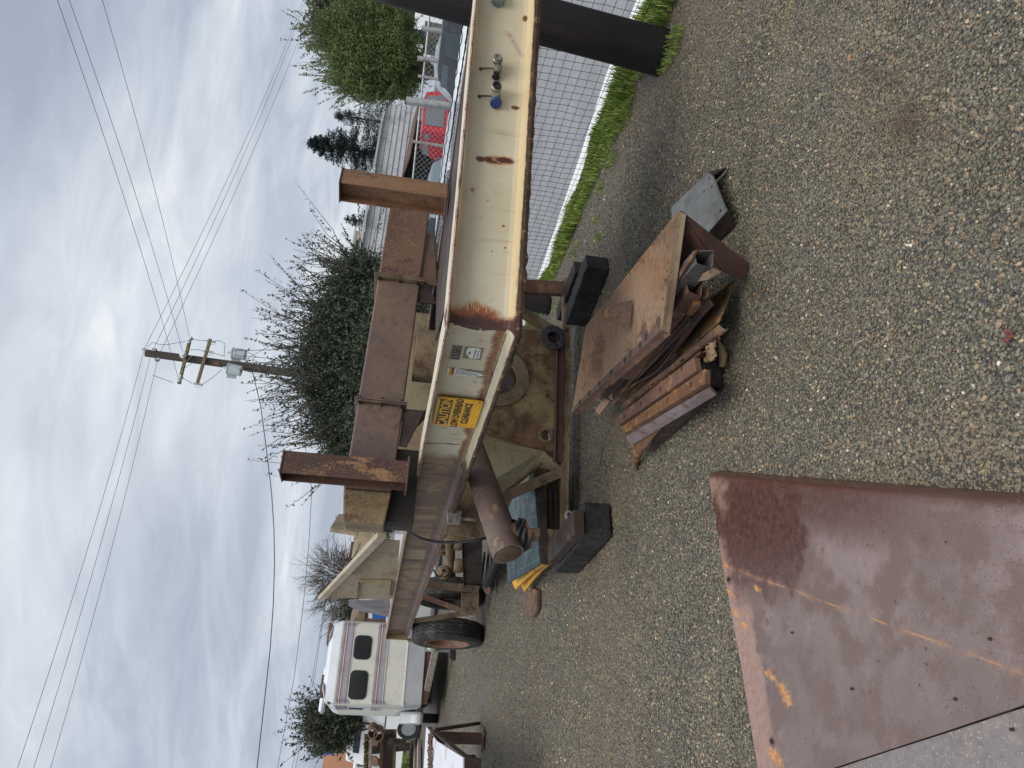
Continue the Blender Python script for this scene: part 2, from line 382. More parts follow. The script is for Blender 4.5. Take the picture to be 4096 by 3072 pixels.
def stone_mat():
    n = NT('gravel_stone'); at = n.N('ShaderNodeAttribute'); at.attribute_name = 'col'; at.attribute_type = 'INSTANCER'
    a = n.noise(90, 3, .6); b = n.noise(400, 2)
    col = n.mix(.5, at.outputs['Color'], n.ramp(a, [(.25, (.28, .28, .28)), (.75, (.72, .72, .72))]), 'OVERLAY')
    return n.fin(col, n.rng(a, .3, .7, .42, .7), 0, n.math('ADD', a, b), .4, .001)
m_stone = stone_mat()
def road_mat():
    n = NT('asphalt'); a = n.noise(120, 3, .7); b = n.noise(1.1, 5, .6); v = n.sep(n.vor(160))[0]
    c = n.mix(n.rng(v, .2, .95), lin((118, 118, 120)), lin((158, 158, 158))); c = n.mix(n.rng(b, .4, .7, 0, .4), c, lin((104, 102, 100)))
    c = n.mix(n.rng(a, .66, .72, 0, .8), c, lin((214, 212, 206)))
    return n.fin(c, .75, 0, a, .35, .004)
m_road = road_mat()
m_line = plain('road_paint_white', (232, 232, 228), .6, var=.06, scale=5, dirt=(200, 200, 196))
def loft(mb, stations):
    """stations: list of rings (lists of points), joined and capped"""
    o = len(mb.v); n = len(stations[0])
    for s_ in stations: mb.v += [tuple(p) for p in s_]
    for i in range(len(stations)-1):
        for k in range(n):
            k2 = (k+1) % n; mb.f.append((o+i*n+k, o+i*n+k2, o+(i+1)*n+k2, o+(i+1)*n+k))
    mb.f.append(tuple(o+k for k in range(n))[::-1]); mb.f.append(tuple(o+(len(stations)-1)*n+k for k in range(n)))
    return mb
def nz(x, y=0, z=0): return mnoise.noise(Vector((x, y, z)))
# ================================================================== GROUND, ROAD
fence_line = [(3.6, 2.9), (2.59, 4.82), (2.2, 5.67), (1.89, 6.44), (1.3, 7.62), (.2, 9.8), (-3.5, 17.5), (-8, 27)]
def gz(x, y): return .018*nz(x*.6, y*.6) + .006*nz(x*2.3, y*2.3, 4)
mb = MB()
xs = sorted(set(list(np.linspace(-9, 5, 71)) + [-600, -200, -80, -40, -20, -13, 8, 14, 25, 50, 100, 250, 600]))
ys = sorted(set(list(np.linspace(.3, 14, 69)) + [-40, -10, -3, -.5, 17, 22, 30, 45, 70, 120, 250, 700]))
for x in xs:
    for y in ys: mb.v.append((x, y, gz(x, y)-.012 if (-9 <= x <= 5 and .3 <= y <= 14) else -.012))
ny = len(ys)
for i in range(len(xs)-1):
    for j in range(ny-1): mb.f.append((i*ny+j, (i+1)*ny+j, (i+1)*ny+j+1, i*ny+j+1))
kind(obj('ground', mb, m_gravel, keep=True, smooth='all'))
# road beyond the net fence; its white edge line
mb = MB(); e0 = [(4.9, 2.3), (2.93, 5.39), (2.64, 6.15), (2.11, 6.9), (1.68, 7.63), (1.2, 8.4), (0.2, 10.2), (-3, 16.5), (-9, 28.5)]
e0 = [(x+.02, y+.02) for x, y in e0]
mb.v = [(x, y, .012) for x, y in e0] + [(x+15.5, y+7.5, .012) for x, y in e0]; n_ = len(e0)
mb.f = [(i, i+1, n_+i+1, n_+i) for i in range(n_-1)]
kind(obj('road', mb, m_road, keep=True))
mb = MB()
for i in range(n_-1):
    (x0, y0), (x1, y1) = e0[i], e0[i+1]; o = -.02; wd = .24
    mb.v += [(x0+o, y0+o*.5, .017), (x1+o, y1+o*.5, .017), (x1+o+wd, y1+(o+wd)*.55, .017), (x0+o+wd, y0+(o+wd)*.55, .017)]; k = len(mb.v); mb.f.append((k-4, k-3, k-2, k-1))
kind(obj('road_edge_line', mb, m_line, keep=True))
# far yard behind the road, pale concrete
mb = MB(); mb.v = [(-30, 32, .006), (60, 24, .006), (90, 110, .006), (-40, 110, .006)]; mb.f = [(0, 1, 2, 3)]
kind(obj('parking_yard', mb, plain('yard_paving', (128, 126, 122), .8), keep=True))

# ------------------------------------------------------------------ gravel stones: one scatter of real stones
rocks = []
for k in range(6):
    bm = bmesh.new(); bmesh.ops.create_icosphere(bm, subdivisions=1 if k < 4 else 2, radius=.5)
    for v_ in bm.verts:
        v_.co *= 1 + (.28 if k < 4 else .12)*rng.uniform(-1, 1)
        v_.co.x *= (1.25, 1.0, 1.5, 1.1, 1.25, 1.1)[k]; v_.co.z *= (.55, .75, .45, .6, .7, .75)[k]
    me = bpy.data.meshes.new('stone_shape'); bm.to_mesh(me); bm.free(); me.materials.append(m_stone)
    if k >= 4: me.polygons.foreach_set('use_smooth', [True]*len(me.polygons))
    o = bpy.data.objects.new('stone_shape', me); rocks.append(o)
def sample_trap(n, y0, y1, k, b, cx=0.0):
    y = rng.uniform(y0, y1, n*2); wmax = k*y1+b; keep = rng.uniform(0, wmax, n*2) < (k*y+b); y = y[keep][:n]
    x = cx*y + rng.uniform(-1, 1, len(y))*(k*y+b); return x, y
P = []; 
for n_, y0, y1, s0, s1 in ((64000, 1.0, 3.2, .0066, .0120), (76000, 3.0, 5.6, .008, .014), (64000, 5.2, 9.5, .010, .017), (30000, 9.0, 15, .014, .024)):
    x, y = sample_trap(n_, y0, y1, .60, .35)
    s = rng.uniform(s0, s1, len(x))*rng.choice([.7, 1, 1, 1.25], len(x)); P.append(np.stack([x, y, s], 1))
x, y = sample_trap(420, 1.0, 7, .6, .35); P.append(np.stack([x, y, rng.uniform(.016, .026, len(x))], 1))
P = np.concatenate(P)
fl = np.array(fence_line); fx = np.interp(P[:, 1], fl[:, 1], fl[:, 0])
P = P[P[:, 0] < fx + .25]
thin = np.array([nz(a*.55+3, b*.55) + .5*nz(a*1.9, b*1.9, 7) for a, b, _ in P])
kp = (thin < .22) | (rng.uniform(0, 1, len(P)) < .45); P = P[kp]; thin = thin[kp]
N_ = len(P); zg = np.array([gz(a, b) for a, b in P[:, :2]]) - .012 + P[:, 2]*.12
me = bpy.data.meshes.new('gravel'); me.vertices.add(N_); me.vertices.foreach_set('co', np.stack([P[:, 0], P[:, 1], zg], 1).ravel())
pal = np.array([lin(c)[:3] for c in ((106, 110, 95), (88, 93, 82), (126, 126, 110), (118, 112, 96), (144, 138, 118), (104, 104, 97), (170, 152, 122), (190, 172, 142), (84, 88, 90), (132, 116, 94), (232, 228, 216), (190, 146, 112))])
pr = np.array([.16, .14, .16, .13, .12, .09, .05, .02, .06, .05, .004, .003]); pr /= pr.sum()
ci = rng.choice(len(pal), N_, p=pr); cc = pal[ci]*rng.uniform(.62, 1.08, (N_, 1))*np.array([.99, .885, .79])
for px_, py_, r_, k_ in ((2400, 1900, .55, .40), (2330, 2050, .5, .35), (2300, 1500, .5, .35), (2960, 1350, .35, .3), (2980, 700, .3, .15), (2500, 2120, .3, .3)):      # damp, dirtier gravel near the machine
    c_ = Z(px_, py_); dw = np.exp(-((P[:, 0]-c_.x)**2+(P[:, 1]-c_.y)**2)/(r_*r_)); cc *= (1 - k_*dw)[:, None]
dd = np.clip((thin+.0)*1.9 + np.clip((2.6-P[:,1])*.35,0,.32)*(P[:,0]>-.3), 0, .62)[:, None]; cc = cc*(1-dd) + np.array(lin((132, 114, 88))[:3])*dd
ca = me.attributes.new('col', 'FLOAT_COLOR', 'POINT'); ca.data.foreach_set('color', np.concatenate([np.clip(cc, 0, 1), np.ones((N_, 1))], 1).ravel())
ra = me.attributes.new('rot', 'FLOAT_VECTOR', 'POINT'); ra.data.foreach_set('vector', np.stack([rng.normal(0, .35, N_), rng.normal(0, .35, N_), rng.uniform(0, 6.28, N_)], 1).ravel())
sa = me.attributes.new('siz', 'FLOAT', 'POINT'); sa.data.foreach_set('value', P[:, 2]*1.0)
ia = me.attributes.new('idx', 'INT', 'POINT'); ia.data.foreach_set('value', rng.choice(6, N_, p=[.27, .25, .22, .2, .03, .03]).astype(np.int32))
go = bpy.data.objects.new('gravel', me); COL.objects.link(go); kind(go, 'stuff', 'crushed grey gravel scattered over the yard')
g = bpy.data.node_groups.new('gravel', 'GeometryNodeTree'); g.interface.new_socket('Geometry', in_out='INPUT', socket_type='NodeSocketGeometry'); g.interface.new_socket('Geometry', in_out='OUTPUT', socket_type='NodeSocketGeometry')
gi = g.nodes.new('NodeGroupInput'); gout = g.nodes.new('NodeGroupOutput'); ip = g.nodes.new('GeometryNodeInstanceOnPoints'); gg = g.nodes.new('GeometryNodeGeometryToInstance')
for rk in reversed(rocks):
    oi = g.nodes.new('GeometryNodeObjectInfo'); oi.inputs['Object'].default_value = rk; g.links.new(oi.outputs['Geometry'], gg.inputs[0])
def natt(nm, ty):
    a = g.nodes.new('GeometryNodeInputNamedAttribute'); a.data_type = ty; a.inputs['Name'].default_value = nm; return [s for s in a.outputs if s.enabled and s.name == 'Attribute'][0]
g.links.new(gi.outputs[0], ip.inputs['Points']); g.links.new(gg.outputs[0], ip.inputs['Instance']); ip.inputs['Pick Instance'].default_value = True
g.links.new(natt('idx', 'INT'), ip.inputs['Instance Index']); g.links.new(natt('siz', 'FLOAT'), ip.inputs['Scale'])
e2r = g.nodes.new('FunctionNodeEulerToRotation'); g.links.new(natt('rot', 'FLOAT_VECTOR'), e2r.inputs[0]); g.links.new(e2r.outputs[0], ip.inputs['Rotation'])
g.links.new(ip.outputs[0], gout.inputs[0]); md = go.modifiers.new('g', 'NODES'); md.node_group = g

# ================================================================== THE PORTABLE PLANT TRAILER
J = Vector((.22, 3.3, 0)); RE = Vector((2.98, 4.135, 0)); LE = Vector((-4.15, 11.15, 0))
dR = (RE-J).normalized(); dL = (J-LE).normalized(); nR = dR.cross(Vector((0,0,1))); nL = dL.cross(Vector((0,0,1))); ezz = Vector((0, 0, 1))
ZB = 1.035
plant = thing('portable_plant', 'long cream and rust-brown steel plant trailer with caution sign on its beam', 'trailer', (-.5, 5.2, 0))
def beam_mat():
    n = NT('beam_paint'); s_ = n.sep(n.uv); u, v = s_[0], s_[1]
    cmb = n.N('ShaderNodeCombineXYZ'); n.L(u, cmb.inputs[0]); n.L(v, cmb.inputs[1]); P2 = cmb.outputs[0]
    a = n.noise(2.2, 5, .6, P2); b = n.noise(11, 5, .62, P2); c = n.noise(60, 4, .65, P2); st = n.noise(1, 5, .62, P2, sc=(2.6, 1.3, 1), dist=1.0); st2 = n.noise(1, 4, .6, P2, sc=(9, 60, 1))
    col = n.mix(n.rng(a, .35, .65), lin((204, 196, 172)), lin((194, 184, 156)))
    # right section is a touch warmer toward its end
    col = n.mix(n.rng(u, .3, 2.2, 0, .55), col, lin((212, 199, 168)))
    col = n.mix(n.rng(b, .54, .74, 0, .34), col, lin((168, 152, 122)))
    drip = n.noise(1, 4, .6, P2, sc=(16, 1.1, 1)); col = n.mix(n.math('MULTIPLY', n.rng(drip, .56, .70, 0, .42), n.rng(v, .30, .08)), col, lin((158, 132, 96)))
    # brush marks and scuffs
    col = n.mix(n.rng(st2, .66, .74, 0, .35), col, lin((150, 136, 112)))
    # yellow band along lower flange
    vb = n.math('ADD', v, n.math('MULTIPLY', n.math('SUBTRACT', b, .5), .03))
    right = n.rng(u, -.02, .02)
    col = n.mix(n.math('MULTIPLY', n.math('MULTIPLY', n.rng(vb, .062, .030), right), .55), col, lin((212, 180, 124)))
    # left part: rust creeping up from the weld along the bottom flange and across
    leftm = n.rng(u, .0, -.04)
    wdt = n.math('ADD', .075, n.math('MULTIPLY', n.math('SUBTRACT', n.noise(5, 3, .5, P2), .5), .13))
    hairy = n.noise(1, 3, .7, P2, sc=(110, 30, 1))
    rb = n.rng(v, .036, .05); rb = n.math('MULTIPLY', rb, n.rng(n.math('SUBTRACT', n.math('ADD', v, n.math('MULTIPLY', n.math('SUBTRACT', hairy, .5), .05)), wdt), .02, -.012))
    brown = n.mix(n.rng(c, .35, .65), lin((112, 72, 48)), lin((146, 100, 62)))
    col = n.mix(n.math('MULTIPLY', rb, leftm), col, brown)
    col = n.mix(n.math('MULTIPLY', leftm, n.rng(n.math('ADD', b, n.math('MULTIPLY', n.math('SUBTRACT', hairy, .5), .6)), .60, .7, 0, .75)), col, n.mix(n.rng(n.math('ADD', v, 0), .02, .2), lin((140, 100, 64)), lin((182, 160, 124))))
    # beyond the old weld repair the paint is gone: brown streaked steel
    uu = n.math('ADD', u, n.math('MULTIPLY', n.math('SUBTRACT', n.noise(1, 3, .6, P2, sc=(3, 9, 1)), .5), .22))
    deep = n.rng(uu, -1.62, -1.78)
    bcol = n.ramp(st, [(.34, lin((80, 56, 44))), (.45, lin((118, 88, 64))), (.55, lin((156, 130, 94))), (.64, lin((104, 74, 58)))])
    bcol = n.mix(n.rng(n.noise(2.3, 3, .5, P2), .5, .66, 0, .6), bcol, lin((112, 80, 74)))
    vw = n.math('ADD', v, n.math('MULTIPLY', n.math('SUBTRACT', n.noise(7, 3, .5, P2), .5), .16))
    bcol = n.mix(n.rng(vw, .12, .10, 0, .75), bcol, lin((96, 78, 72)))
    col = n.mix(deep, col, bcol)
    def blot(cu, cv, ru, rv, inner, ring, amp=.35, soft=.25, nn=b):
        nonlocal col
        col = n.mix(n.math('MULTIPLY', n.ell(u, v, cu, cv, ru*1.35, rv*1.18, n.noise(70, 4, .7, P2), amp*1.5, .3), .9), col, ring)
        col = n.mix(n.ell(u, v, cu, cv, ru, rv, nn, amp, soft), col, inner)
    rr = n.mix(n.rng(c, .35, .65), lin((128, 70, 48)), lin((170, 104, 70)))
    # burnt patch around the joint
    um = n.math('ADD', u, n.math('MULTIPLY', n.math('SUBTRACT', n.noise(9, 4, .6, P2), .5), .10))
    edge_u = n.math('ADD', .20, n.math('MULTIPLY', n.math('ABSOLUTE', n.math('SUBTRACT', v, .2)), -.55))
    pt = n.math('MULTIPLY', n.rng(n.math('SUBTRACT', um, edge_u), .03, -.02), n.rng(u, -.002, .002))
    dusty = n.rng(n.math('ADD', n.noise(1, 4, .6, P2, sc=(18, 90, 1)), n.rng(u, .07, .24, .25, -.1)), .42, .6)
    pcol = n.mix(dusty, lin((196, 160, 112)), rr)
    col = n.mix(pt, col, pcol)
    col = n.mix(n.math('MULTIPLY', pt, n.rng(um, .135, .095)), col, lin((78, 50, 46)))
    blot(.99, .155, .020, .055, lin((84, 44, 34)), lin((186, 132, 96))); blot(.985, .235, .014, .022, lin((92, 52, 38)), lin((190, 140, 104)))
    blot(1.0, .11, .017, .05, lin((84, 44, 34)), lin((186, 132, 96)))
    blot(.80, .262, .012, .010, lin((168, 120, 90)), lin((196, 160, 120)))
    for cu, cv, ru, rv in ((1.33, .07, .012, .022), (.62, .09, .006, .007), (.5, .075, .005, .006), (.47, .14, .004, .004), (.75, .18, .004, .004), (1.92, .05, .02, .012)):
        blot(cu, cv, ru, rv, lin((98, 66, 46)), lin((206, 172, 120)))
    # rust runs below the air couplings
    run = n.math('SUBTRACT', v, n.math('ADD', .135, n.math('MULTIPLY', n.math('SUBTRACT', u, 1.80), .62)))
    rm = n.math('MULTIPLY', n.rng(n.math('ABSOLUTE', run), .026, .004), n.math('MULTIPLY', n.rng(u, 1.64, 1.69), n.rng(u, 1.83, 1.80)))
    col = n.mix(n.math('MULTIPLY', rm, n.rng(n.noise(1, 3, .7, P2, sc=(120, 240, 1)), .5, .56)), col, lin((128, 74, 44)))
    # pin scratches and specks
    col = n.mix(n.rng(n.noise(75, 2, .5, P2), .735, .76, 0, .9), col, lin((92, 74, 56)))
    scr = n.noise(1, 2, .5, P2, sc=(4, 130, 1)); col = n.mix(n.math('MULTIPLY', n.rng(scr, .74, .78), n.rng(b, .5, .6)), col, lin((120, 104, 84)))
    # creases from the old weld at u about -1.7
    for cu, k in ((-1.50, .02), (-1.86, -.03)):
        ln = n.math('ABSOLUTE', n.math('SUBTRACT', n.math('SUBTRACT', u, cu), n.math('ADD', n.math('MULTIPLY', n.math('SUBTRACT', n.noise(6, 2, .5, P2), .5), .14), n.math('MULTIPLY', v, k))))
        col = n.mix(n.math('MULTIPLY', n.rng(ln, .012, .004), n.rng(v, .08, .11)), col, lin((88, 70, 60)))
    return n.fin(col, n.rng(a, .3, .7, .42, .6), 0, n.math('ADD', n.math('MULTIPLY', c, .5), n.math('ADD', b, a)), .22, .006)
m_beam = beam_mat()
def uvR(p): p = Vector(p); return ((p-J).dot(dR), p.z-ZB)
def uvL(p): p = Vector(p); return (-(J-p).dot(dL), p.z-ZB)
prof_b = [(0, 0), (0, .016), (-.045, .019), (-.068, .026), (-.08, .038), (-.086, .06), (-.086, .28), (-.084, .306), (-.075, .317), (-.03, .321), (0, .324), (.003, .338), (-.015, .343), (-.17, .343), (-.17, .33), (-.098, .318), (-.098, .028), (-.17, .018), (-.17, 0)]
TM = math.tan(R_(39.25))
def beam(d, side, origin, length, sgn, nm, seg, uvf, taper=None, mitre=True):
    mb = MB(); rings = []
    for i in range(seg+1):
        t = i/seg*length; ring = []
        for k, (a, b_) in enumerate(prof_b):
            aa, bb = a, b_
            if k in (0, 1):      # torch-cut edge of the bottom flange
                jj = .012*nz(t*7+11*sgn, 3) + .007*nz(t*31, k) ; aa += jj - .004; bb += .004*nz(t*19, 5+k)
                if nz(t*2.1+5, 9) > .42: aa -= .012
            if k in (10, 11, 12): aa += .003*nz(t*13, 8); bb += .003*nz(t*9, 2)
            sh = max(0.0, (-a)*TM - t) if mitre else 0
            ring.append(origin + d*(sgn*(t+sh)) + side*aa + Vector((0, 0, ZB+bb + .003*nz(t*1.7, 1))))
        rings.append(ring)
    loft(mb, rings); return obj(nm, mb, m_beam, plant, uvfn=uvf)
bR = beam(dR, nR, J, (RE-J).length, 1, 'beam_web', 170, uvR)
bL = beam(dL, nL, J, (LE-J).length, -1, 'beam_web', 210, uvL, mitre=True)
bR['label'] = 'pale cream beam section with rust patches'; bL['label'] = 'beam section turning brown towards the wheels'
# burnt lip under the flange and the rounded, scraped top lip
def edge_strip(d, side, origin, length, sgn, seg, z0, z1, off, mat, nm, jag, sd_):
    mb = MB(); rings = []
    for i in range(seg+1):
        t = i/seg*length; j1 = jag*nz(t*9+sd_, 1) + jag*.6*nz(t*37, sd_); j2 = jag*nz(t*11+sd_, 6)
        o = origin + d*(sgn*t) + Vector((0, 0, ZB))
        rings.append([o + side*(off+j1*.4) + Vector((0,0,z0-abs(j2)*.9)), o + side*(off+.006+j1*.4) + Vector((0,0,(z0+z1)/2)), o + side*(off+.002+j1*.4) + Vector((0,0,z1+j1*.45)), o + side*(off-.014) + Vector((0,0,z1-.002)), o + side*(off-.02) + Vector((0,0,z0+.002))])
    loft(mb, rings); return obj(nm, mb, mat, plant, smooth=False)
edge_strip(dR, nR, J, (RE-J).length, 1, 260, -.020, .013, .004, m_torn, 'flange_edge', .017, 1)
edge_strip(dL, nL, J, 3.3, -1, 260, -.014, .012, .004, m_torn, 'flange_edge', .014, 2)
edge_strip(dL, nL, J-dL*3.32, (LE-J).length-3.32, -1, 60, -.002, .014, .003, m_rustred, 'flange_edge', .003, 2)
edge_strip(dR, nR, J, (RE-J).length, 1, 160, .328, .342, .003, m_edge, 'top_lip', .0035, 3)
edge_strip(dL, nL, J, (LE-J).length, -1, 200, .328, .342, .003, m_edge, 'top_lip', .003, 4)
# weld bead along the fillet of the left part
mb = MB(); pts = [J - dL*(.1+.035*i) - nL*(.082) + Vector((0,0,ZB+.04+.004*nz(i*1.3))) for i in range(52)]
mb.tube(pts, [.009+.004*abs(nz(i*2.7)) for i in range(52)], 6); obj('weld_bead', mb, m_tan, plant, smooth='all')
# torn overlap at the joint: a thin burnt sheet edge with notches (px 1790-2060, py 1350)
zs = [.045, .09, .13, .158, .166, .174, .21, .25, .275, .30]; us = [.082, .08, .090, .100, .078, .102, .096, .088, .076, .08]
mb = MB(); bs_ = J - nL*.079
for k in range(len(zs)-1):
    mb.poly([bs_ - dL*.060 + ezz*(ZB+zs[k]), bs_ - dL*us[k] + ezz*(ZB+zs[k]), bs_ - dL*us[k+1] + ezz*(ZB+zs[k+1]), bs_ - dL*.060 + ezz*(ZB+zs[k+1])], .004, nL)
obj('burnt_edge', mb, m_darkplate, plant)
# end of the left rail
mb = MB(); mb.box(LE + Vector((0,0,ZB+.17)) - nL*.085 - dL*.006, (.012, .18, .35), dL); mb.box(LE + Vector((0,0,ZB-.04)) - dL*.03 - nL*.0, (.05, .05, .07), dL)
obj('end_plate', mb, m_tan, plant, bevel=.004)
# ---- caution sign: yellow plate, black panel and lettering
ezz = Vector((0, 0, 1)); wL = J - nL*.086      # a point of the left web plane
def onL(u, v, off=0.0): return wL + dL*u + nL*off + ezz*(ZB+v)      # u is negative to the left
us0 = V(1900, 1700, (wL.x, wL.y), (wL-dL)[:2]); uS = (us0-wL).dot(dL); SW, SH = .375, .262; vS = .040
def rrect(w_, h_, r, n=4):
    p = []
    for cx, cy, a0 in ((w_-r, h_-r, 0), (r, h_-r, 90), (r, r, 180), (w_-r, r, 270)):
        for k in range(n+1):
            a = R_(a0+90*k/n); p.append((cx+r*math.cos(a), cy+r*math.sin(a)))
    return p
m_signy = steel('sign_yellow', (240, 178, 24), (232, 166, 18), (196, 138, 40), 5, (.3, .42), bias=.6, cw=.35, bs=.1)
m_signk = plain('sign_black', (44, 48, 46), .45, var=.15)
sg = MB().poly([onL(uS+a, vS+b, .024) for a, b in rrect(SW, SH, .016)], .0025, nL); sign = obj('caution_sign', sg, m_signy, plant, label='yellow caution sign with black lettering')
mb = MB().poly([onL(uS+a, vS+b, .0246) for a, b in ((.018, .172), (SW-.018, .172), (SW-.018, .244), (.018, .244))], .0008, nL); obj('black_panel', mb, m_signk, sign)
def letter(s_, size, u, v, mat, par, xs_=1.0, bold=.0, align='LEFT', off=.0252):
    me = text_mb(s_, size, onL(u, v, 0), dL, ezz, xs_, bold, align, off, .0003); o = obj('lettering', me, mat, par); return o
letter('CAUTION', .078, uS+SW/2, vS+.181, m_signy, sign, 1.03, .0026, 'CENTER', .0254)
letter('LOW OVERHEAD', .058, uS+SW/2-.002, vS+.114, m_signk, sign, .83, .0021, 'CENTER')
letter('CLEARANCE', .056, uS+SW/2+.004, vS+.058, m_signk, sign, .88, .0021, 'CENTER')
for a, b in ((.02, .02), (SW-.02, .02), (.02, SH-.014), (SW-.02, SH-.014)):
    obj('rivet', MB().lathe([(0, .004), (.002, .003), (.003, .0)], onL(uS+a, vS+b, .0242), nL, 8), m_torn, sign)
# scrape in the lower right of the sign
# decals: name plate, dealer sticker, small caution label
m_stick = plain('faded_sticker_back', (126, 120, 100), .6); m_paper = plain('sticker_paper', (222, 222, 214), .55, var=.1, scale=30)
def decal(nm, px0, px1, py0, py1, mat, label=None):
    a = V(px1, py1, wL[:2], (wL-dL)[:2]); b = V(px0, py0, wL[:2], (wL-dL)[:2]); u0 = (a-wL).dot(dL); u1 = (b-wL).dot(dL)
    v0 = a.z-ZB; v1 = b.z-ZB; o = obj(nm, MB().poly([onL(u, v, .0012) for u, v in ((u0, v0), (u1, v0), (u1, v1), (u0, v1))], .001, nL), mat, plant, label=label); return o, u0, u1, v0, v1
d1, u0, u1, v0, v1 = decal('name_decal', 1808, 1840, 1378, 1440, plain('decal_grey', (150, 142, 120), .5), 'grey name decal with dark capital letters')
letter('KOLBERG', (v1-v0)*1.02, (u0+u1)/2, v0+(v1-v0)*.14, m_signk, d1, (u1-u0)/(v1-v0)/4.75, .0016, 'CENTER', .0016)
d2, u0, u1, v0, v1 = decal('dealer_sticker', 1860, 1923, 1384, 1440, m_stick, 'torn dealer sticker on an olive backing')
o_ = MB().poly([onL(u0+(u1-u0)*a, v0+(v1-v0)*b, .0018) for a, b in ((.08, .2), (.2, .1), (.9, .16), (.95, .45), (.93, .78), (.7, .86), (.35, .84), (.3, .74), (.05, .6))], .0006, nL); obj('sticker_face', o_, m_paper, d2)
w_ = (u1-u0)
letter('24 Hr. Parts & Service', .0135, u0+w_*.1, v0+(v1-v0)*.36, m_signk, d2, w_*.78/(.0135*9.6), .0002, 'LEFT', .0022)
letter('Parts', .016, u0+w_*.38, v0+(v1-v0)*.64, m_signk, d2, .9, .0004, 'LEFT', .0022)
letter('Phone 620 795 4323', .010, u0+w_*.12, v0+(v1-v0)*.2, m_signk, d2, w_*.74/(.010*9.4), .0001, 'LEFT', .0022)
d3, u0, u1, v0, v1 = decal('warning_label', 1790, 1935, 1468, 1512, m_stick, 'torn small caution label with a yellow heading')
obj('label_paper', MB().poly([onL(u0+(u1-u0)*a, v0+(v1-v0)*b, .0018) for a, b in ((.02, .99), (.02, .5), (.04, .25), (.35, .02), (.6, .12), (.8, .45), (.98, .7), (.98, .99))], .0006, nL), m_paper, d3)
obj('label_heading', MB().poly([onL(u0+(u1-u0)*a, v0+(v1-v0)*b, .0026) for a, b in ((.04, .8), (.96, .8), (.96, .94), (.04, .94))], .0005, nL), m_signy, d3)
letter('CAUTION', .021, u0+(u1-u0)*.54, v0+(v1-v0)*.815, m_signk, d3, .78, .0006, 'CENTER', .0032)
lb = MB()
for k in range(14):
    vv = .74-.045*k; lb.poly([onL(u0+(u1-u0)*a, v0+(v1-v0)*b, .0025) for a, b in ((.12+.02*(k % 3), vv), (.9-.03*k*(k > 7), vv), (.9-.03*k*(k > 7), vv+.016), (.12+.02*(k % 3), vv+.016))], .0003, nL)
obj('label_lines', lb, m_signk, d3)
# small peeled label on the brown part (px 1620-1695, py 2190-2238)
d4, u0, u1, v0, v1 = decal('peeled_label', 1630, 1694, 2196, 2238, plain('label_faded', (160, 146, 110), .6, dirt=(120, 84, 70), scale=30), 'faded peeling label on the brown beam')
# ---- air-brake couplings near the right end
wR = J - nR*.086
def onR(u, v, off=0.0): return wR + dR*u + nR*off + ezz*(ZB+v)
def pR(px, py): p = V(px, py, wR[:2], (wR+dR)[:2]); return (p-wR).dot(dR), p.z-ZB
for px, py, cm, kind_ in ((1985, 275, m_alu, 0), (1980, 385, m_alu, 1)):
    u_, v_ = pR(px, py); gh = MB()
    gh.lathe([(0, .018), (.02, .018), (.03, .024), (.05, .024), (.055, .014)], onR(u_-.03, v_-.004, 0), nR, 14)
    gh.tube([onR(u_-.035, v_, .035), onR(u_, v_, .042), onR(u_+.03, v_+.004, .045)], [.013, .017, .019], 12)
    gh.lathe([(-.014, .024), (-.008, .028), (.006, .028), (.012, .022)], onR(u_+.012, v_+.002, .055), nR, 16)
    gh.bar(onR(u_+.03, v_-.02, .05), onR(u_+.04, v_+.022, .05), .012, .02, nR)
    c_ = obj('air_coupling', gh, cm, plant, smooth=True)
    ring = MB().lathe([(0, .020), (.006, .024), (.012, .022), (.012, .014), (.004, .012)], onR(u_+.012, v_+.002, .067), nR, 18); obj('seal', ring, m_blackrubber if kind_ else m_alu, c_, smooth=True)
    if kind_: obj('dust_cap', MB().lathe([(0, .03), (.014, .032), (.02, .026)], onR(u_-.055, v_-.004, .028), (nR*.5-dR).normalized(), 16), m_blue, c_, smooth=True)
    else: obj('nipple', MB().lathe([(0, .02), (.01, .022), (.012, .015), (.03, .015)], onR(u_-.065, v_, .004), (nR+dR*.5).normalized(), 14), m_black, c_, smooth=True)
    for q in range(4):
        ch = MB(); cc_ = onR(u_-.02, v_+.028+.013*q, .02-.003*q); ch.tube([cc_ + Vector((0,0,.008*math.sin(t))) + (dR if q % 2 else nR)*.004*math.cos(t) for t in [k*math.pi/4 for k in range(9)]], .0022, 5, False); obj('chain_link', ch, m_rustbrown, c_)
    ch = MB().lathe([(0, .010), (.006, .010), (.012, .004)], onR(u_-.02, v_+.083, 0), nR, 10)
    obj('chain_pin', ch, m_rustbrown, c_)
u_, v_ = pR(1992, 6); hb = MB().box(onR(u_, v_, .03), (.075, .05, .055), dR, nR, ezz); hb.poly([onR(u_-.05, v_, .006), onR(u_-.02, v_-.036, .006), onR(u_+.05, v_-.036, .006), onR(u_+.05, v_+.036, .006), onR(u_-.02, v_+.036, .006)], .006, nR); obj('plug_socket', hb, plain('socket_grey_blue', (120, 136, 140), .45), plant, bevel=.008, seg=2)
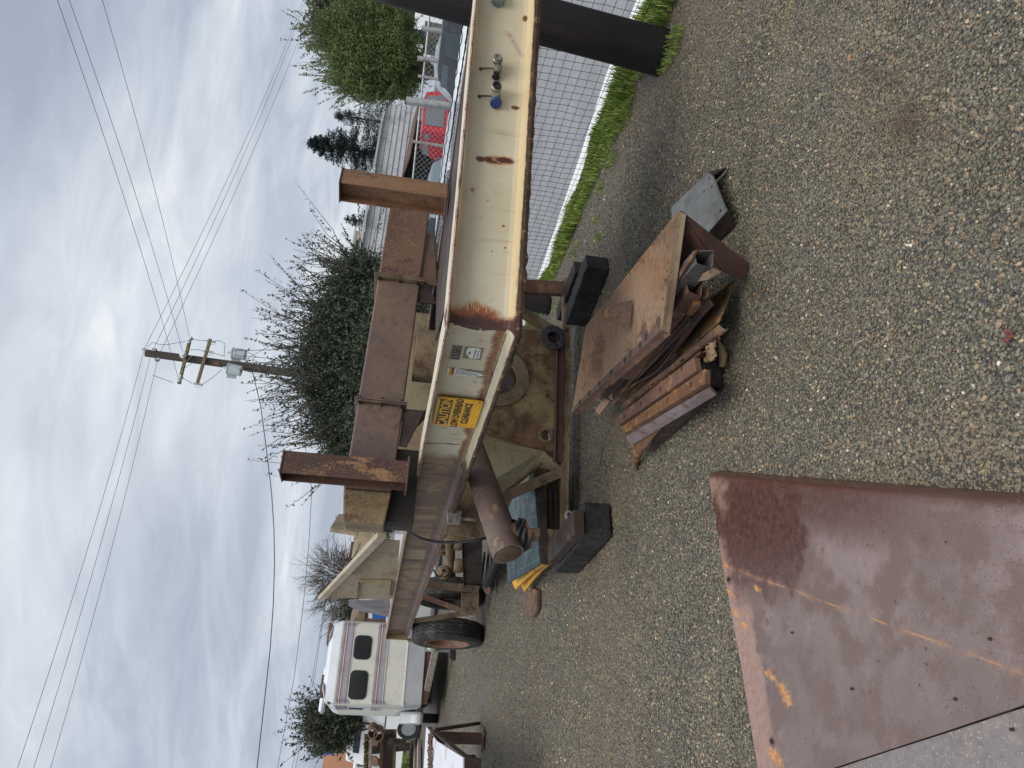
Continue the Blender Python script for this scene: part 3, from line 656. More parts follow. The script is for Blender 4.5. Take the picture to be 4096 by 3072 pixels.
# ---- top cover plate and second rail, spreading away behind the right beam
pa, pb_, pc_ = J - dL*1.3 - nL*.1, RE - nR*.12, Vector((.3, 6.1, 0))
zt = ZB + .331
mb = MB().poly([Vector((*p[:2], zt)) for p in ((J+dR*.25-nR*.165), (J+dR*2.05-nR*.165), Vector((1.30, 4.86, 0)), Vector((.97, 5.33, 0)), Vector((.62, 5.28, 0)), Vector((.22, 4.55, 0)))], .010, (0, 0, 1))
obj('cover_plate', mb, m_dark, plant, bevel=.002)
mb = MB(); q0, q1 = Vector((2.12, 4.03, 0)), Vector((.30, 6.35, 0)); dQ = (q1-q0).normalized()
mb.prof([(-.05, 0), (.05, 0), (.05, .012), (.006, .014), (.006, .316), (.05, .318), (.05, .335), (-.05, .335), (-.05, .318), (-.006, .316), (-.006, .014), (-.05, .012)], q0+ezz*ZB, q1+ezz*ZB); obj('rear_rail', mb, m_dark, plant, bevel=.002)
mb = MB().tube([q0+ezz*(ZB+.337)+dQ*.0, q1+ezz*(ZB+.337)], .006, 6); obj('rail_edge', mb, m_edge, plant)
# ---- standing wide-flange posts
def ibeam_post(px0, py0, px1, py1, y, ang, wd, nm_mat, top):
    b0 = Y(px0, py0, y); 
    a = R_(ang); n1 = Vector((math.cos(a), math.sin(a), 0)); s1 = Vector((-math.sin(a), math.cos(a), 0))
    h = wd/2; t = .010
    pr_ = [(-h, -h), (h, -h), (h, -h+t), (t/2, -h+t), (t/2, h-t), (h, h-t), (h, h), (-h, h), (-h, h-t), (-t/2, h-t), (-t/2, -h+t), (-h, -h+t)]
    mb = MB(); ln_ = top - b0.z
    v0 = [b0 + s1*x + n1*y_ for x, y_ in pr_]; v1_ = [p + Vector((0.0, 0, ln_)) for p in v0]; loft(mb, [v0, v1_]); p_ = obj('post', mb, nm_mat, plant, bevel=.002)
    mb = MB(); mb.box(b0 + ezz*(ln_+.005) , (wd+.012, wd+.012, .010), s1, n1, ezz); obj('cap_plate', mb, m_rustbrown, p_, bevel=.002)
    mb = MB(); mb.box(b0 + ezz*.006, (wd+.05, wd+.05, .012), s1, n1, ezz); obj('base_plate', mb, m_darkplate, p_, bevel=.002)
    return p_
m_postA = steel('post_rust', (96, 66, 54), (72, 50, 46), (150, 112, 78), 2.4, (.5, .75), streak=(1, 1, .35), speck=(160, 130, 96))
m_postB = steel('post_rust_tan', (112, 78, 58), (140, 106, 76), (84, 60, 50), 2.8, (.55, .75), streak=(1.6, 1.6, .4), bias=.48)
ibeam_post(1632, 1905, 0, 0, 4.72, -60, .150, m_postA, 2.235)
ibeam_post(1787, 800, 0, 0, 4.72, -50, .150, m_postB, 2.06)
# ---- raised box boom behind, running left-right
B0, B1 = Vector((-.87, 4.83, 0)), Vector((1.42, 5.79, 0)); dB = (B1-B0).normalized(); nB = dB.cross(ezz); 
m_boom = steel('boom_purple_brown', (92, 73, 71), (118, 97, 80), (80, 63, 61), .8, (.38, .55), bias=.52, cw=.3)
def seg_box(s0, s1, zA0, zA1, zB0, zB1, nm, mat, dep=.32, off=0.0, **k):
    p = B0 + dB*s0; q = B0 + dB*s1; mb = MB(); f_ = nB*off; bk = nB*(off-dep)
    rings = [[p+f_+ezz*zA0, p+f_+ezz*zA1, p+bk+ezz*zA1, p+bk+ezz*zA0], [q+f_+ezz*zB0, q+f_+ezz*zB1, q+bk+ezz*zB1, q+bk+ezz*zB0]]
    loft(mb, rings); return obj(nm, mb, mat, plant, bevel=.012, seg=3, **k)
def sB(px, py): return (V(px, py, B0[:2], B1[:2])-B0).dot(dB)
sa_, sb_, sc_, sd2, se_ = sB(1500, 2096), sB(1490, 1975), sB(1600, 1618), sB(1690, 1130), sB(1700, 846)
def zt_(s): return 1.855 + (1.785-1.855)*(s-sb_)/(se_-sb_)
def zb_(s): return 1.535 + (1.47-1.535)*(s-sb_)/(se_-sb_)
seg_box(sa_, sb_+.02, zb_(sa_)+.02, zt_(sa_)-.03, zb_(sb_), zt_(sb_), 'boom_end', m_tan, .34, .004, label='dented tan end of the boom')
m_boomtan = steel('boom_orange_tan', (164, 124, 84), (150, 108, 72), (112, 80, 64), 4, (.5, .7), bias=.5, speck=(96, 70, 54))
seg_box(sb_+.024, sc_-.012, zb_(sb_), zt_(sb_), zb_(sc_), zt_(sc_), 'boom_section', m_boom)
seg_box(sc_+.012, sd2-.014, zb_(sc_), zt_(sc_), zb_(sd2), zt_(sd2), 'boom_section', m_boom)
seg_box(sd2+.014, se_+.25, zb_(sd2), zt_(sd2), zb_(se_+.25), zt_(se_+.25), 'boom_section', steel('boom_brown', (96, 66, 56), (112, 84, 64), (80, 56, 50), 2.4, (.5, .7), speck=(196, 160, 110)))
for s0, mt, ext in ((sc_, m_purple, .012), (sd2, m_tandark, .018)):
    fl_ = MB(); p = B0+dB*s0
    for o_ in (-.0075, .0075): fl_.box(p + dB*o_ + ezz*(zb_(s0)+zt_(s0))/2 - nB*.15, (.010, .36+ext*2, .34+ext*2), dB, nB, ezz)
    fo = obj('boom_flange', fl_, mt, plant, bevel=.002)
    for zz_ in (.02, .155, .31):
        obj('bolt', MB().lathe([(-.03, .009), (-.018, .009), (-.018, .014), (.018, .014), (.018, .009), (.034, .009)], p + nB*(.012) + ezz*(zb_(s0)+zz_), dB, 6), m_dark, fo)
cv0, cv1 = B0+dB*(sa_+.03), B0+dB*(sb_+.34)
obj('boom_cavity_shade', MB().poly([cv0+ezz*1.37-nB*.04, cv1+ezz*1.37-nB*.04, cv1+ezz*(zb_(sb_)+.01)-nB*.04, cv0+ezz*(zb_(sa_)+.02)-nB*.04], .30, nB), steel('cavity_shade', (34, 29, 26), (24, 21, 20), (58, 46, 36), 3, (.7, .9), streak=(1, 1, .3)), plant, label='dark block standing in for the shaded cavity under the boom end')  # added block, coloured near black for the shade below the boom
# gussets under the flanges
for s0, s1, mt in ((sd2, sd2+.46, m_rustbrown), (sd2-.16, sd2+.02, m_dark), (sc_-.02, sc_-.30, m_dark)):
    p = B0 + dB*s0 - nB*.02; q = B0 + dB*s1 - nB*.02
    mb = MB().poly([p+ezz*(zb_(s0)-.004), q+ezz*(zb_(s1)-.004), q+ezz*(zb_(s1)-.06), p+dB*.0+ezz*1.36 + nB*.02, p+ezz*1.30], .014, nB); obj('gusset', mb, mt, plant, bevel=.002)
# ---- the tank / hopper side behind, standing on a skid frame
C0, C1 = Vector((-1.24, 5.62, 0)), Vector((1.04, 6.5, 0)); dC = (C1-C0).normalized(); nC = dC.cross(ezz)
def onC(px, py, off=0.0):
    A_ = C0+nC*off; B_ = C1+nC*off; return V(px, py, A_[:2], B_[:2])
m_tank = steel('tank_paint', (158, 138, 98), (112, 84, 60), (86, 62, 46), 2.6, (.6, .8), bias=.5, cw=.12, grime=.6, speck=(92, 66, 48))
m_tank2 = steel('tank_paint_clean', (148, 136, 108), (134, 118, 90), (120, 96, 70), 1.4, (.6, .8), bias=.55, cw=.3)
tk = [onC(2258, 1335, -.06), onC(2268, 1338, -.06)]
def cz(px, py, z): p = onC(px, py, -.06); return Vector((p.x, p.y, z))
P0 = onC(2262, 1335, -.06); P1 = onC(2240, 1862, -.06)
plate = MB().poly([Vector((P0.x, P0.y, .16)), Vector((P0.x, P0.y, 1.0)), Vector(onC(1740, 1500, -.06))*1.0, *[onC(1945, 1742, -.06)], onC(2180, 1800, -.06), Vector((P1.x, P1.y, .16))], .012, nC)
tp = obj('tank_side_plate', plate, m_tank, plant)
fc = onC(1995, 1508, -.06); h2 = onC(2183, 1744, -.06)
punch(tp, [(fc, nC, .16, 0, 0), (h2, nC, .05, 0, 0)])
obj('flange_ring', MB().lathe([(0, .16), (0, .268), (.014, .268), (.014, .16)], fc+nC*.001, nC, 48, True), m_tank2, plant, smooth=True)
punch(plant.children[-1], [(fc + (dC*math.cos(a) + ezz*math.sin(a))*.225, nC, .013, 0, 0) for a in [R_(k*30+10) for k in range(12)]])
obj('inspection_disc', MB().lathe([(0, .0), (0, .158), (.006, .158), (.006, 0)], fc-nC*.10, nC, 40), steel('disc_steel', (110, 100, 96), (90, 80, 78), (130, 110, 92), 3, (.35, .55)), plant, smooth=True)
mb = MB().lathe([(-.02, .048), (.03, .048), (.03, .062), (-.02, .062)], h2, nC, 24, True); obj('drain_boss', mb, m_tandark, plant, smooth=True)
# pale inner wall behind the holes and between rail and boom
mb = MB(); a0 = C0 - dC*.05 - nC*.30; a1 = C0 + dC*2.05 - nC*.30
mb.poly([a0+dC*.75+ezz*.2, a1+ezz*.2, a1+dC*.0+ezz*1.72, a0+dC*.62+ezz*1.75, a0+dC*.70+ezz*1.0], .01, nC); obj('tank_wall', mb, m_tank2, plant)
# sloping hopper bottom left of the plate
mb = MB().poly([onC(1900, 1742, -.07), onC(2176, 1803, -.07), onC(2232, 1862, -.10), onC(2036, 1990, -.55), onC(1850, 1990, -.5)], .01); obj('hopper_slope', mb, m_tank2, plant)
mb = MB().poly([onC(2180, 1803, -.05), onC(2246, 1866, -.05), onC(2246, 1803, -.05)], .012, nC); obj('corner_gusset', mb, m_dark, plant)
mb = MB().poly([onC(1800, 1960, -.25), onC(1800, 2160, -.25), onC(1990, 2160, -.25), onC(2060, 1960, -.25)], .01, nC); obj('hopper_side', mb, m_tandark, plant)
# cylinder housing standing between rail and boom
cc0 = V(1665, 1398, B0[:2], B1[:2]); cc0 = cc0 - nB*.10
mb = MB().lathe([(0, .0), (0, .195), (.003, .2), (.5, .2), (.5, 0)], Vector((cc0.x, cc0.y, 1.475)), (0, 0, -1), 40); obj('cylinder_housing', mb, m_tandark, plant, smooth=True)
# skid rails and struts
def on_c(px, py): return onC(px, py, 0)
pA, pB = on_c(2266, 1112), on_c(2254, 2172)
pA.z = pB.z = .115
mb = MB().prof([(-.0, -.02), (.0, .035), (-.008, .035), (-.008, -.012), (-.07, -.012), (-.07, -.02)], pA, pB); mb.bar(Vector((*pA[:2], .10))-nC*.01, Vector((*pB[:2], .10))-nC*.01, .05, .012)
obj('skid_rail', mb, m_tandark, plant, bevel=.002)
q = [on_c(2246, 1340), on_c(2236, 1850)]; mb = MB().bar(q[0]+nC*.01, q[1]+nC*.01, .014, .06); mb.bar(q[0]+nC*.02+ezz*.045, q[1]+nC*.02+ezz*.045, .05, .01); obj('lower_angle', mb, m_darkplate, plant, bevel=.002)
def strut(p, q_, wd, dp, mat, nm='strut', nrm=None, ang=True):
    p = Vector(p); q_ = Vector(q_); d = (q_-p).normalized(); up = nrm if nrm is not None else nC; s_ = d.cross(up).normalized(); h = wd/2
    mb = MB(); pr_ = [(-h, 0), (h, 0), (h, -dp), (h-.009, -dp), (h-.009, -.009), (-h, -.009)] if ang else [(-h, 0), (h, 0), (h, -dp), (-h, -dp)]
    rings = [[c + s_*a + up*b for a, b in pr_] for c in (p, q_)]; loft(mb, rings); return obj(nm, mb, mat, plant, bevel=.002)
strut(on_c(2060, 1140), on_c(2262, 1150), .135, .06, m_rustred)
strut(on_c(2040, 1215), on_c(2240, 1335), .09, .05, m_tandark)
strut(on_c(2262, 1880), on_c(2010, 1990), .085, .06, m_tandark)
strut(on_c(2258, 2148), on_c(1780, 2112), .11, .09, m_tandark, 'corner_post')
strut(on_c(2256, 1118)+ezz*.0, on_c(2256, 1345), .02, .05, m_tandark)
sm = MB().tube([on_c(2168, 1846)-nC*.02, on_c(2016, 1965)-nC*.1], .024, 12, False); sm.tube([on_c(2016, 1965)-nC*.1, on_c(2168, 1846)-nC*.02], .017, 12, False); obj('small_pipe', sm, m_tandark, plant, smooth=True)
# black pipe flange
fb = on_c(2207, 1361) + nC*.05
mb = MB().lathe([(0, .058), (0, .112), (.022, .114), (.022, .062), (.022, .058)], fb, nC, 40, True); bf = obj('pipe_flange', mb, m_cast, plant, smooth=True)
punch(bf, [(fb + (dC*math.cos(a) + ezz*math.sin(a))*.092, nC, .009, 0, 0) for a in [R_(k*45+22) for k in range(8)]])
obj('flange_neck', MB().lathe([(-.10, .058), (.0, .058), (.0, .068), (-.10, .068)], fb, nC, 30, True), m_cast, plant, smooth=True)
obj('pipe_bore', MB().lathe([(-.12, .0), (-.12, .0575), (-.115, .0575), (-.115, 0)], fb, nC, 24), m_black, plant)
# ---- slanting discharge pipe with rubber boot
pp0, pp1 = Y(1862, 1728, 5.6), Y(2034, 2218, 4.78); dp_ = (pp1-pp0).normalized()
m_pipe = steel('pipe_brown_grey', (128, 112, 104), (98, 80, 74), (146, 124, 100), 1.7, (.4, .6), bias=.5)
mb = MB().tube([pp0 + (pp1-pp0)*t for t in np.linspace(0, 1, 14)], [.100+.010*t for t in np.linspace(0, 1, 14)], 40); dpipe = obj('discharge_pipe', mb, m_pipe, plant, smooth=True)
obj('end_cap', MB().lathe([(0, .0), (0, .086), (.006, .086), (.008, .08), (.008, 0)], pp1, dp_, 32), m_tandark, dpipe, smooth=True)
cst = pp0.lerp(pp1, .885); dn = (Vector((.12, 0, -1)) - dp_*Vector((.12, 0, -1)).dot(dp_)).normalized()
obj('pipe_stub', MB().lathe([(.05, .095), (.155, .095), (.155, .11), (.175, .11), (.175, .0)], cst, dn, 28), m_rustred, dpipe, smooth=True)
bt = MB(); fold = lambda t, z_: .108 + .010*math.sin(t*9+z_*40) + .008*nz(t*2, z_*30)
bt.grid(lambda a, b: cst + dn*(.085+.075*b+.01*math.sin(a*25)) + (dp_*math.cos(a*2*math.pi) + dp_.cross(dn)*math.sin(a*2*math.pi))*fold(a*2*math.pi, b), 64, 8); obj('rubber_boot', bt, m_blackrubber, dpipe, smooth='all')
# junction box on the corner post
jb = onC(1815, 2072, .05); mb = MB().box(jb, (.10, .06, .10), dC, nC, ezz); jbo = obj('junction_box', mb, m_alu, plant, bevel=.008, seg=2)
obj('box_lid', MB().box(jb+nC*.033, (.112, .012, .112), dC, nC, ezz), m_alu, jbo, bevel=.004)
obj('conduit', MB().tube([jb-ezz*.05, jb-ezz*.17], .014, 10), m_alu, jbo, smooth=True)
# black cable over the beam
cpts = [Y(1580, 2035, 5.6), Y(1603, 2092, 5.45), Y(1640, 2133, 5.4), Y(1690, 2156, 5.35), Y(1750, 2168, 5.35), Y(1820, 2170, 5.3), Y(1890, 2163, 5.25), Y(1950, 2150, 5.2)]
obj('cable', MB().tube(cpts, .010, 8), m_blackrubber, plant, smooth='all')
# ---- cream hopper panel over the left beam
H0, H1 = Vector((-1.45, 6.25, 0)), Vector((-3.45, 10.1, 0)); dH = (H1-H0).normalized(); nH = dH.cross(ezz); nH = nH if nH.y < 0 or nH.x < 0 else -nH
def onH(px, py, off=0.0): return V(px, py, (H0+nH*off)[:2], (H1+nH*off)[:2])
m_hop = steel('hopper_tan', (156, 140, 110), (138, 120, 92), (108, 88, 66), 1.6, (.6, .8), bias=.55, cw=.2, streak=(.6, .6, 1.6), grime=.3)
obj('hopper_panel', MB().poly([onH(1288, 2392), onH(1498, 2160), onH(1600, 2165), onH(1580, 2395)], .01, nH), m_hop, plant)
for t0, nn_ in ((0, 'rim_flange'),):
    a, b = onH(1276, 2402, .04), onH(1516, 2150, .04); d = (b-a).normalized(); up = nH.cross(d).normalized(); up = up if up.z > 0 else -up
    mb = MB(); rings = [[c, c+up*.015, c+up*.015-nH*.05, c-nH*.05+up*-.06, c-up*.06] for c in (a, b)]; loft(mb, rings); rf = obj(nn_, mb, m_creamp, plant, bevel=.003)
    punch(rf, [(a.lerp(b, t)-up*.02, nH, .011, 0, 0) for t in (.48, .83)])
mb = MB().poly([onH(1438, 2335, .05), onH(1436, 2395, .05), onH(1556, 2398, .05), onH(1564, 2338, .05)], .05, nH); obj('bracket_plate', mb, m_hop, plant, bevel=.004)
mb = MB().bar(onH(1437, 2332, .06), onH(1430, 2398, .06), .02, .02); obj('bracket_lip', mb, m_darkplate, plant)
obj('side_skirt', MB().poly([onH(1395, 2402, -.3), onH(1392, 2420, -.5), onH(1420, 2440, -.6), onH(1560, 2470, -.6), onH(1560, 2395, -.3)], .01), steel('skirt_mauve', (150, 144, 146), (134, 126, 130), (120, 104, 98), 1.5, (.5, .7)), plant)
# cream boxes beyond the boom end
mb = MB(); c1 = Y(1318, 2128, 9.0); c2 = Y(1350, 2085, 9.0); mb.poly([c1, Y(1352, 2070, 9.6), Y(1450, 2070, 9.6), Y(1430, 2146, 9.0)], .05); obj('chute_panel', mb, m_creamp, plant, bevel=.004)
mb = MB().poly([Y(1420, 2120, 9.4), Y(1412, 2170, 9.4), Y(1404, 2232, 9.2), Y(1500, 2170, 9.0), Y(1500, 2100, 9.2)], .06); obj('chute_panel', mb, m_hop, plant, bevel=.004)
mb = MB().bar(Y(1410, 2168, 9.2), Y(1398, 2245, 9.1), .05, .03); obj('chute_rim', mb, m_rustbrown, plant)
# ---- rear bogie: hanger frame, axle, brake chambers, wheels
G0, G1 = Vector((-2.75, 10.4, 0)), Vector((-3.75, 11.3, 0)); dG = Vector((-.9, .44, 0)).normalized(); nG = Vector((-.44, -.9, 0)).normalized()
def rs(px, py, y): return Y(px, py, y)
def strut2(p, q_, wd, dp, mat, nm='hanger'):
    return strut(p, q_, wd, dp, mat, nm, nG)
strut2(rs(1690, 2338, 9.6), rs(1916, 2358, 9.6), .13, .10, m_tandark)
strut2(rs(1678, 2382, 10.0), rs(1845, 2443, 9.8), .10, .08, m_rustbrown)
strut2(rs(1648, 2486, 9.9), rs(1910, 2448, 9.9), .085, .09, m_tandark)
mb = MB().prof([(0, -.12), (.09, -.12), (.09, -.108), (.012, -.108), (.012, .108), (.09, .108), (.09, .12), (0, .12)], rs(1882, 2372, 9.75), rs(1880, 2462, 9.75)); cc_o = obj('cross_channel', mb, m_tandark, plant, bevel=.002)
mb = MB().prof([(0, -.125), (.08, -.125), (.08, -.115), (.01, -.115), (.01, .115), (.08, .115), (.08, .125), (0, .125)], rs(1892, 2335, 9.6), rs(1888, 2140, 8.4)); obj('cross_channel', mb, m_dark, plant, bevel=.002)
obj('axle_tube', MB().tube([rs(1805, 2345, 10.6), rs(1800, 2150, 10.0)], .07, 18), m_tandark, plant, smooth=True)
for px, py in ((1775, 2290), (1770, 2195)):
    c = rs(px, py, 10.3); bc = obj('brake_chamber', MB().lathe([(-.10, .04), (-.07, .085), (-.01, .095), (0, .105), (.02, .105), (.03, .09), (.08, .075), (.10, .03)], c, Vector((.5, -.85, .12)), 22), m_tandark, plant, smooth=True)
    obj('port', MB().lathe([(.08, .03), (.105, .03), (.105, .0)], c, Vector((.5, -.85, .12)), 10), m_black, bc)
for py_ in (2262, 2172): obj('air_spring', MB().lathe([(0, .09), (.05, .105), (.12, .09), (.16, .06)], rs(1818, py_, 10.0), Vector((0, 0, -1)), 20), m_tandark, plant, smooth=True)
obj('equaliser_disc', MB().lathe([(0, .085), (.04, .085), (.04, 0)], rs(1955, 2348, 9.4), Vector((-.2, -.5, .8)), 20), m_rustbrown, plant, smooth=True)
obj('air_hose', MB().tube([rs(1722, 2262, 10.0), rs(1745, 2298, 9.9), rs(1760, 2308, 9.9), rs(1770, 2295, 10)], .012, 6), m_blackrubber, plant)
for k in range(4): obj('leaf_slat', MB().bar(rs(1925+16*k, 2330+8*k, 9.5), rs(1938+16*k, 2215+4*k, 9.0), .06, .03), m_dark, plant)
wh = []
def wheel(c, ax, R=.52, W=.27, second=False):
    m = len(wh)
    ax = Vector(ax).normalized(); a = ax.orthogonal().normalized(); b = ax.cross(a); mb = MB(); n = 96
    prof_w = [(-W*.5, R*.60), (-W*.53, R*.72), (-W*.55, R*.84), (-W*.50, R*.93)] + [(-W*.42+W*.84*k/12, R*(.975 if k in (2, 5, 7, 10) else 1.0)) for k in range(13)] + [(W*.50, R*.93), (W*.55, R*.84), (W*.53, R*.72), (W*.5, R*.60)]
    for j, (z_, r) in enumerate(prof_w):
        for k in range(n):
            zz = z_ + (.010*(1 if (k//2) % 2 else -1) if 4 < j < 16 else 0); rr = r - (.006 if (j in (3, 4, 16, 17) and k % 3 == 0) else 0)
            t = 2*math.pi*k/n; mb.v.append(tuple(c + ax*zz + (a*math.cos(t)+b*math.sin(t))*rr))
    for j in range(len(prof_w)-1):
        for k in range(n):
            k2 = (k+1) % n; mb.f.append((j*n+k, j*n+k2, (j+1)*n+k2, (j+1)*n+k))
    ty = obj('tyre', mb, plain('tyre_rubber', (44, 43, 43), .75, var=.3, scale=6, dirt=(92, 84, 72)) if not wh else wh[0], plant, smooth=True)
    if not wh: wh.append(ty.data.materials[0])
    _rm = m_rimo if len(wh) == 1 and not second else m_dark
    rim = MB().lathe([(-W*.48, R*.60), (-W*.2, R*.55), (W*.2, R*.56), (W*.46, R*.60), (W*.53, R*.645), (W*.54, R*.63), (W*.46, R*.56), (W*.12, R*.50), (W*.02, R*.40), (W*.02, R*.20), (W*.30, R*.17), (W*.32, 0)], c, ax, 36)
    obj('rim', rim, _rm, ty, smooth=True)
m_rimo = steel('rim_orange_tan', (146, 108, 84), (128, 90, 66), (120, 80, 58), 4, (.5, .7))
axw = Vector((-.86, -.50, 0)); cw_ = Y(1783, 2535, 10.35); cw_.z = .50
wheel(cw_, axw); wheel(cw_ + Vector((.50, .30, 0)), axw, second=True)
# ================================================================== BIG RUST SHEET IN THE FOREGROUND
def sheet_mat():
    n = NT('sheet_rust'); s_ = n.sep(n.uv); x, y = s_[0], s_[1]
    cmb = n.N('ShaderNodeCombineXYZ'); n.L(x, cmb.inputs[0]); n.L(y, cmb.inputs[1]); P2 = cmb.outputs[0]
    a = n.noise(1.6, 5, .6, P2); b = n.noise(6, 5, .62, P2); c = n.noise(34, 5, .65, P2); d = n.noise(170, 3, .6, P2)
    col = n.mix(n.rng(a, .4, .6), lin((134, 116, 111)), lin((114, 98, 91)))
    col = n.mix(n.rng(b, .43, .6, 0, .85), col, lin((104, 84, 76)))
    # droplet / orange-peel speckle
    sp = n.vor(120, P2, out='Distance'); col = n.mix(n.math('MULTIPLY', n.rng(sp, .30, .16), n.rng(n.math('ADD', b, n.rng(y, 1.4, 2.4, .12, -.06)), .42, .56, 0, .75)), col, lin((92, 68, 62)))
    spx = n.vor(60, P2, out='Distance'); col = n.mix(n.math('MULTIPLY', n.rng(spx, .20, .12), n.rng(a, .5, .6, 0, .5)), col, lin((100, 78, 72)))
    # tan strip along the far-left edge
    dl = n.math('ADD', n.math('MULTIPLY', n.math('SUBTRACT', x, EDGE[0][0]), -NE[0]), n.math('MULTIPLY', n.math('SUBTRACT', y, EDGE[0][1]), -NE[1]))
    dl = n.math('ADD', dl, n.math('MULTIPLY', n.math('SUBTRACT', b, .5), .10))
    col = n.mix(n.rng(dl, .20, .15, 0, .85), col, n.mix(n.rng(c, .35, .7), lin((158, 128, 114)), lin((144, 108, 90))))
    # dark wet brown area at the near corner and along the right edge
    wet = n.math('MAXIMUM', n.ell(x, y, CW[0]-.03, CW[1]+.02, .27, .36, b, .45, .25), n.math('MULTIPLY', n.ell(x, y, CW[0]+.18, CW[1]-.25, .13, .65, b, .45, .4), .75))
    col = n.mix(n.math('MULTIPLY', wet, .95), col, n.mix(n.rng(c, .3, .7), lin((64, 38, 32)), lin((92, 58, 48))))
    dr = n.math('SUBTRACT', x, n.math('ADD', RX[0], n.math('MULTIPLY', y, RX[1])))
    col = n.mix(n.rng(n.math('ADD', dr, n.math('MULTIPLY', n.math('SUBTRACT', c, .5), .04)), -.055, -.02, 0, .8), col, lin((88, 56, 44)))
    # orange scraped crease
    dc = n.math('ADD', n.math('MULTIPLY', n.math('SUBTRACT', x, CR[0]), CR[2]), n.math('MULTIPLY', n.math('SUBTRACT', y, CR[1]), CR[3]))
    dc = n.math('ADD', dc, n.math('MULTIPLY', n.math('SUBTRACT', b, .5), .012))
    ab = n.math('ABSOLUTE', dc)
    col = n.mix(n.math('MULTIPLY', n.rng(ab, .022, .002), n.rng(n.noise(14, 4, .65, P2), .42, .66, 0, .5)), col, lin((158, 120, 92)))
    col = n.mix(n.math('MULTIPLY', n.rng(ab, .004, .001), n.rng(n.noise(9, 3, .6, P2), .42, .62, 0, .75)), col, lin((184, 132, 84)))
    # bright rust scabs
    for u, v, ru, rv in SCABS: col = n.mix(n.math('MULTIPLY', n.ell(x, y, u, v, ru, rv, n.noise(55, 4, .7, P2), 1.1, .5), .85), col, n.mix(n.rng(c, .4, .6), lin((176, 112, 48)), lin((204, 148, 82))))
    for u, v, r in SPOTS: col = n.mix(n.ell(x, y, u, v, r, r, c, .25, .25), col, lin((104, 84, 82)))
    col = n.mix(n.rng(n.noise(48, 2, .5, P2), .715, .74), col, lin((70, 50, 44)))
    col = n.mix(n.math('MULTIPLY', n.rng(d, .66, .72), n.rng(n.noise(9, 3, .5, P2), .5, .62)), col, lin((196, 184, 170)))
    ro = n.math('ADD', n.rng(n.math('MAXIMUM', wet, n.rng(a, .48, .6, 0, .7)), 0, 1, .44, .24), n.math('MULTIPLY', n.math('SUBTRACT', c, .5), .25))
    return n.fin(col, ro, .05, n.math('ADD', n.math('ADD', n.math('MULTIPLY', c, .8), n.math('MULTIPLY', d, .5)), n.math('MULTIPLY', n.rng(sp, .3, .1), .25)), .35, .004)
SZ = .075
E0, E1, E2 = Z(2820, 1880, SZ), Z(2893, 2260, SZ), Z(3007, 2980, SZ)
Q0 = Z(4096, 1978, SZ)
EDGE = [(E0.x, E0.y)]; ed = (E2-E0).to_2d().normalized(); NE = (-ed.y, ed.x) if (-ed.y*1) < 0 or True else None
# outward normal of the far-left edge points away from the sheet (towards -x, +y)
if NE[1] < 0: NE = (-NE[0], -NE[1])
cw0 = Z(3030, 2080, SZ); CW = (cw0.x, cw0.y)
rx1 = (Q0.x-E0.x)/(Q0.y-E0.y); RX = (E0.x-rx1*E0.y, rx1)
k0, k1 = Z(2905, 2265, SZ), Z(4096, 2695, SZ); kd = (k1-k0).to_2d().normalized(); CR = (k0.x, k0.y, -kd.y, kd.x)
def sz2(px, py): p = Z(px, py, SZ); return p.x, p.y
SCABS = [(*sz2(3125, 2755), .018, .028), (*sz2(3145, 2795), .020, .030), (*sz2(2920, 2370), .008, .035), (*sz2(2940, 2450), .012, .025), (*sz2(3030, 2355), .010, .022), (*sz2(3095, 3025), .020, .045), (*sz2(2976, 2502), .01, .03), (*sz2(2905, 2262), .01, .02), (*sz2(3075, 2700), .012, .04)]
SPOTS = [(*sz2(2918, 2318), .022), (*sz2(2962, 2306), .014), (*sz2(3066, 2488), .014), (*sz2(3028, 2595), .018), (*sz2(3055, 2665), .017), (*sz2(3068, 2758), .02), (*sz2(3084, 2966), .022)]
m_sheet = sheet_mat()
# outline: far-left edge beyond the frame, right edge runs back under the photographer
FLx = E0.lerp(E2, 1.9); BRx = Vector((RX[0]+RX[1]*.5, .5, SZ))
gap0, gap1 = Z(3325, 3072, SZ), Z(4096, 2818, SZ); gd = (gap1-gap0).normalized(); g0 = gap0 - gd*1.2; g1 = gap1 + gd*1.0
sheet = thing('rusty_steel_sheet', 'large mauve-brown rusty steel sheet with an orange scraped crease, lying flat on gravel', 'steel sheet', (E0.x-.6, E0.y-.8, 0))
def hgt(x, y):
    dcr = (x-CR[0])*CR[2] + (y-CR[1])*CR[3]
    z = SZ + .006*nz(x*2.2, y*2.2, 2) - .035*max(0, -abs(dcr)+.0) 
    z += -.018*min(1, abs(dcr)*2) if dcr > 0 else -.010*min(1, abs(dcr)*1.5)
    de = (RX[0]+RX[1]*y) - x
    if de < .028: z -= .05*((.028-max(0,de))/.028)**2
    return z
mb = MB(); NU, NV = 70, 90
def spt(a, b):     # a: from right edge to left/gap side, b: from far edge to near
    r_ = E0.lerp(BRx, b); 
    # left side runs along far edge then the seam
    l_ = FLx.lerp(g1, b) if False else None
    far = E0.lerp(FLx, a); near = BRx.lerp(g1, a)
    p = far.lerp(near, b); return p

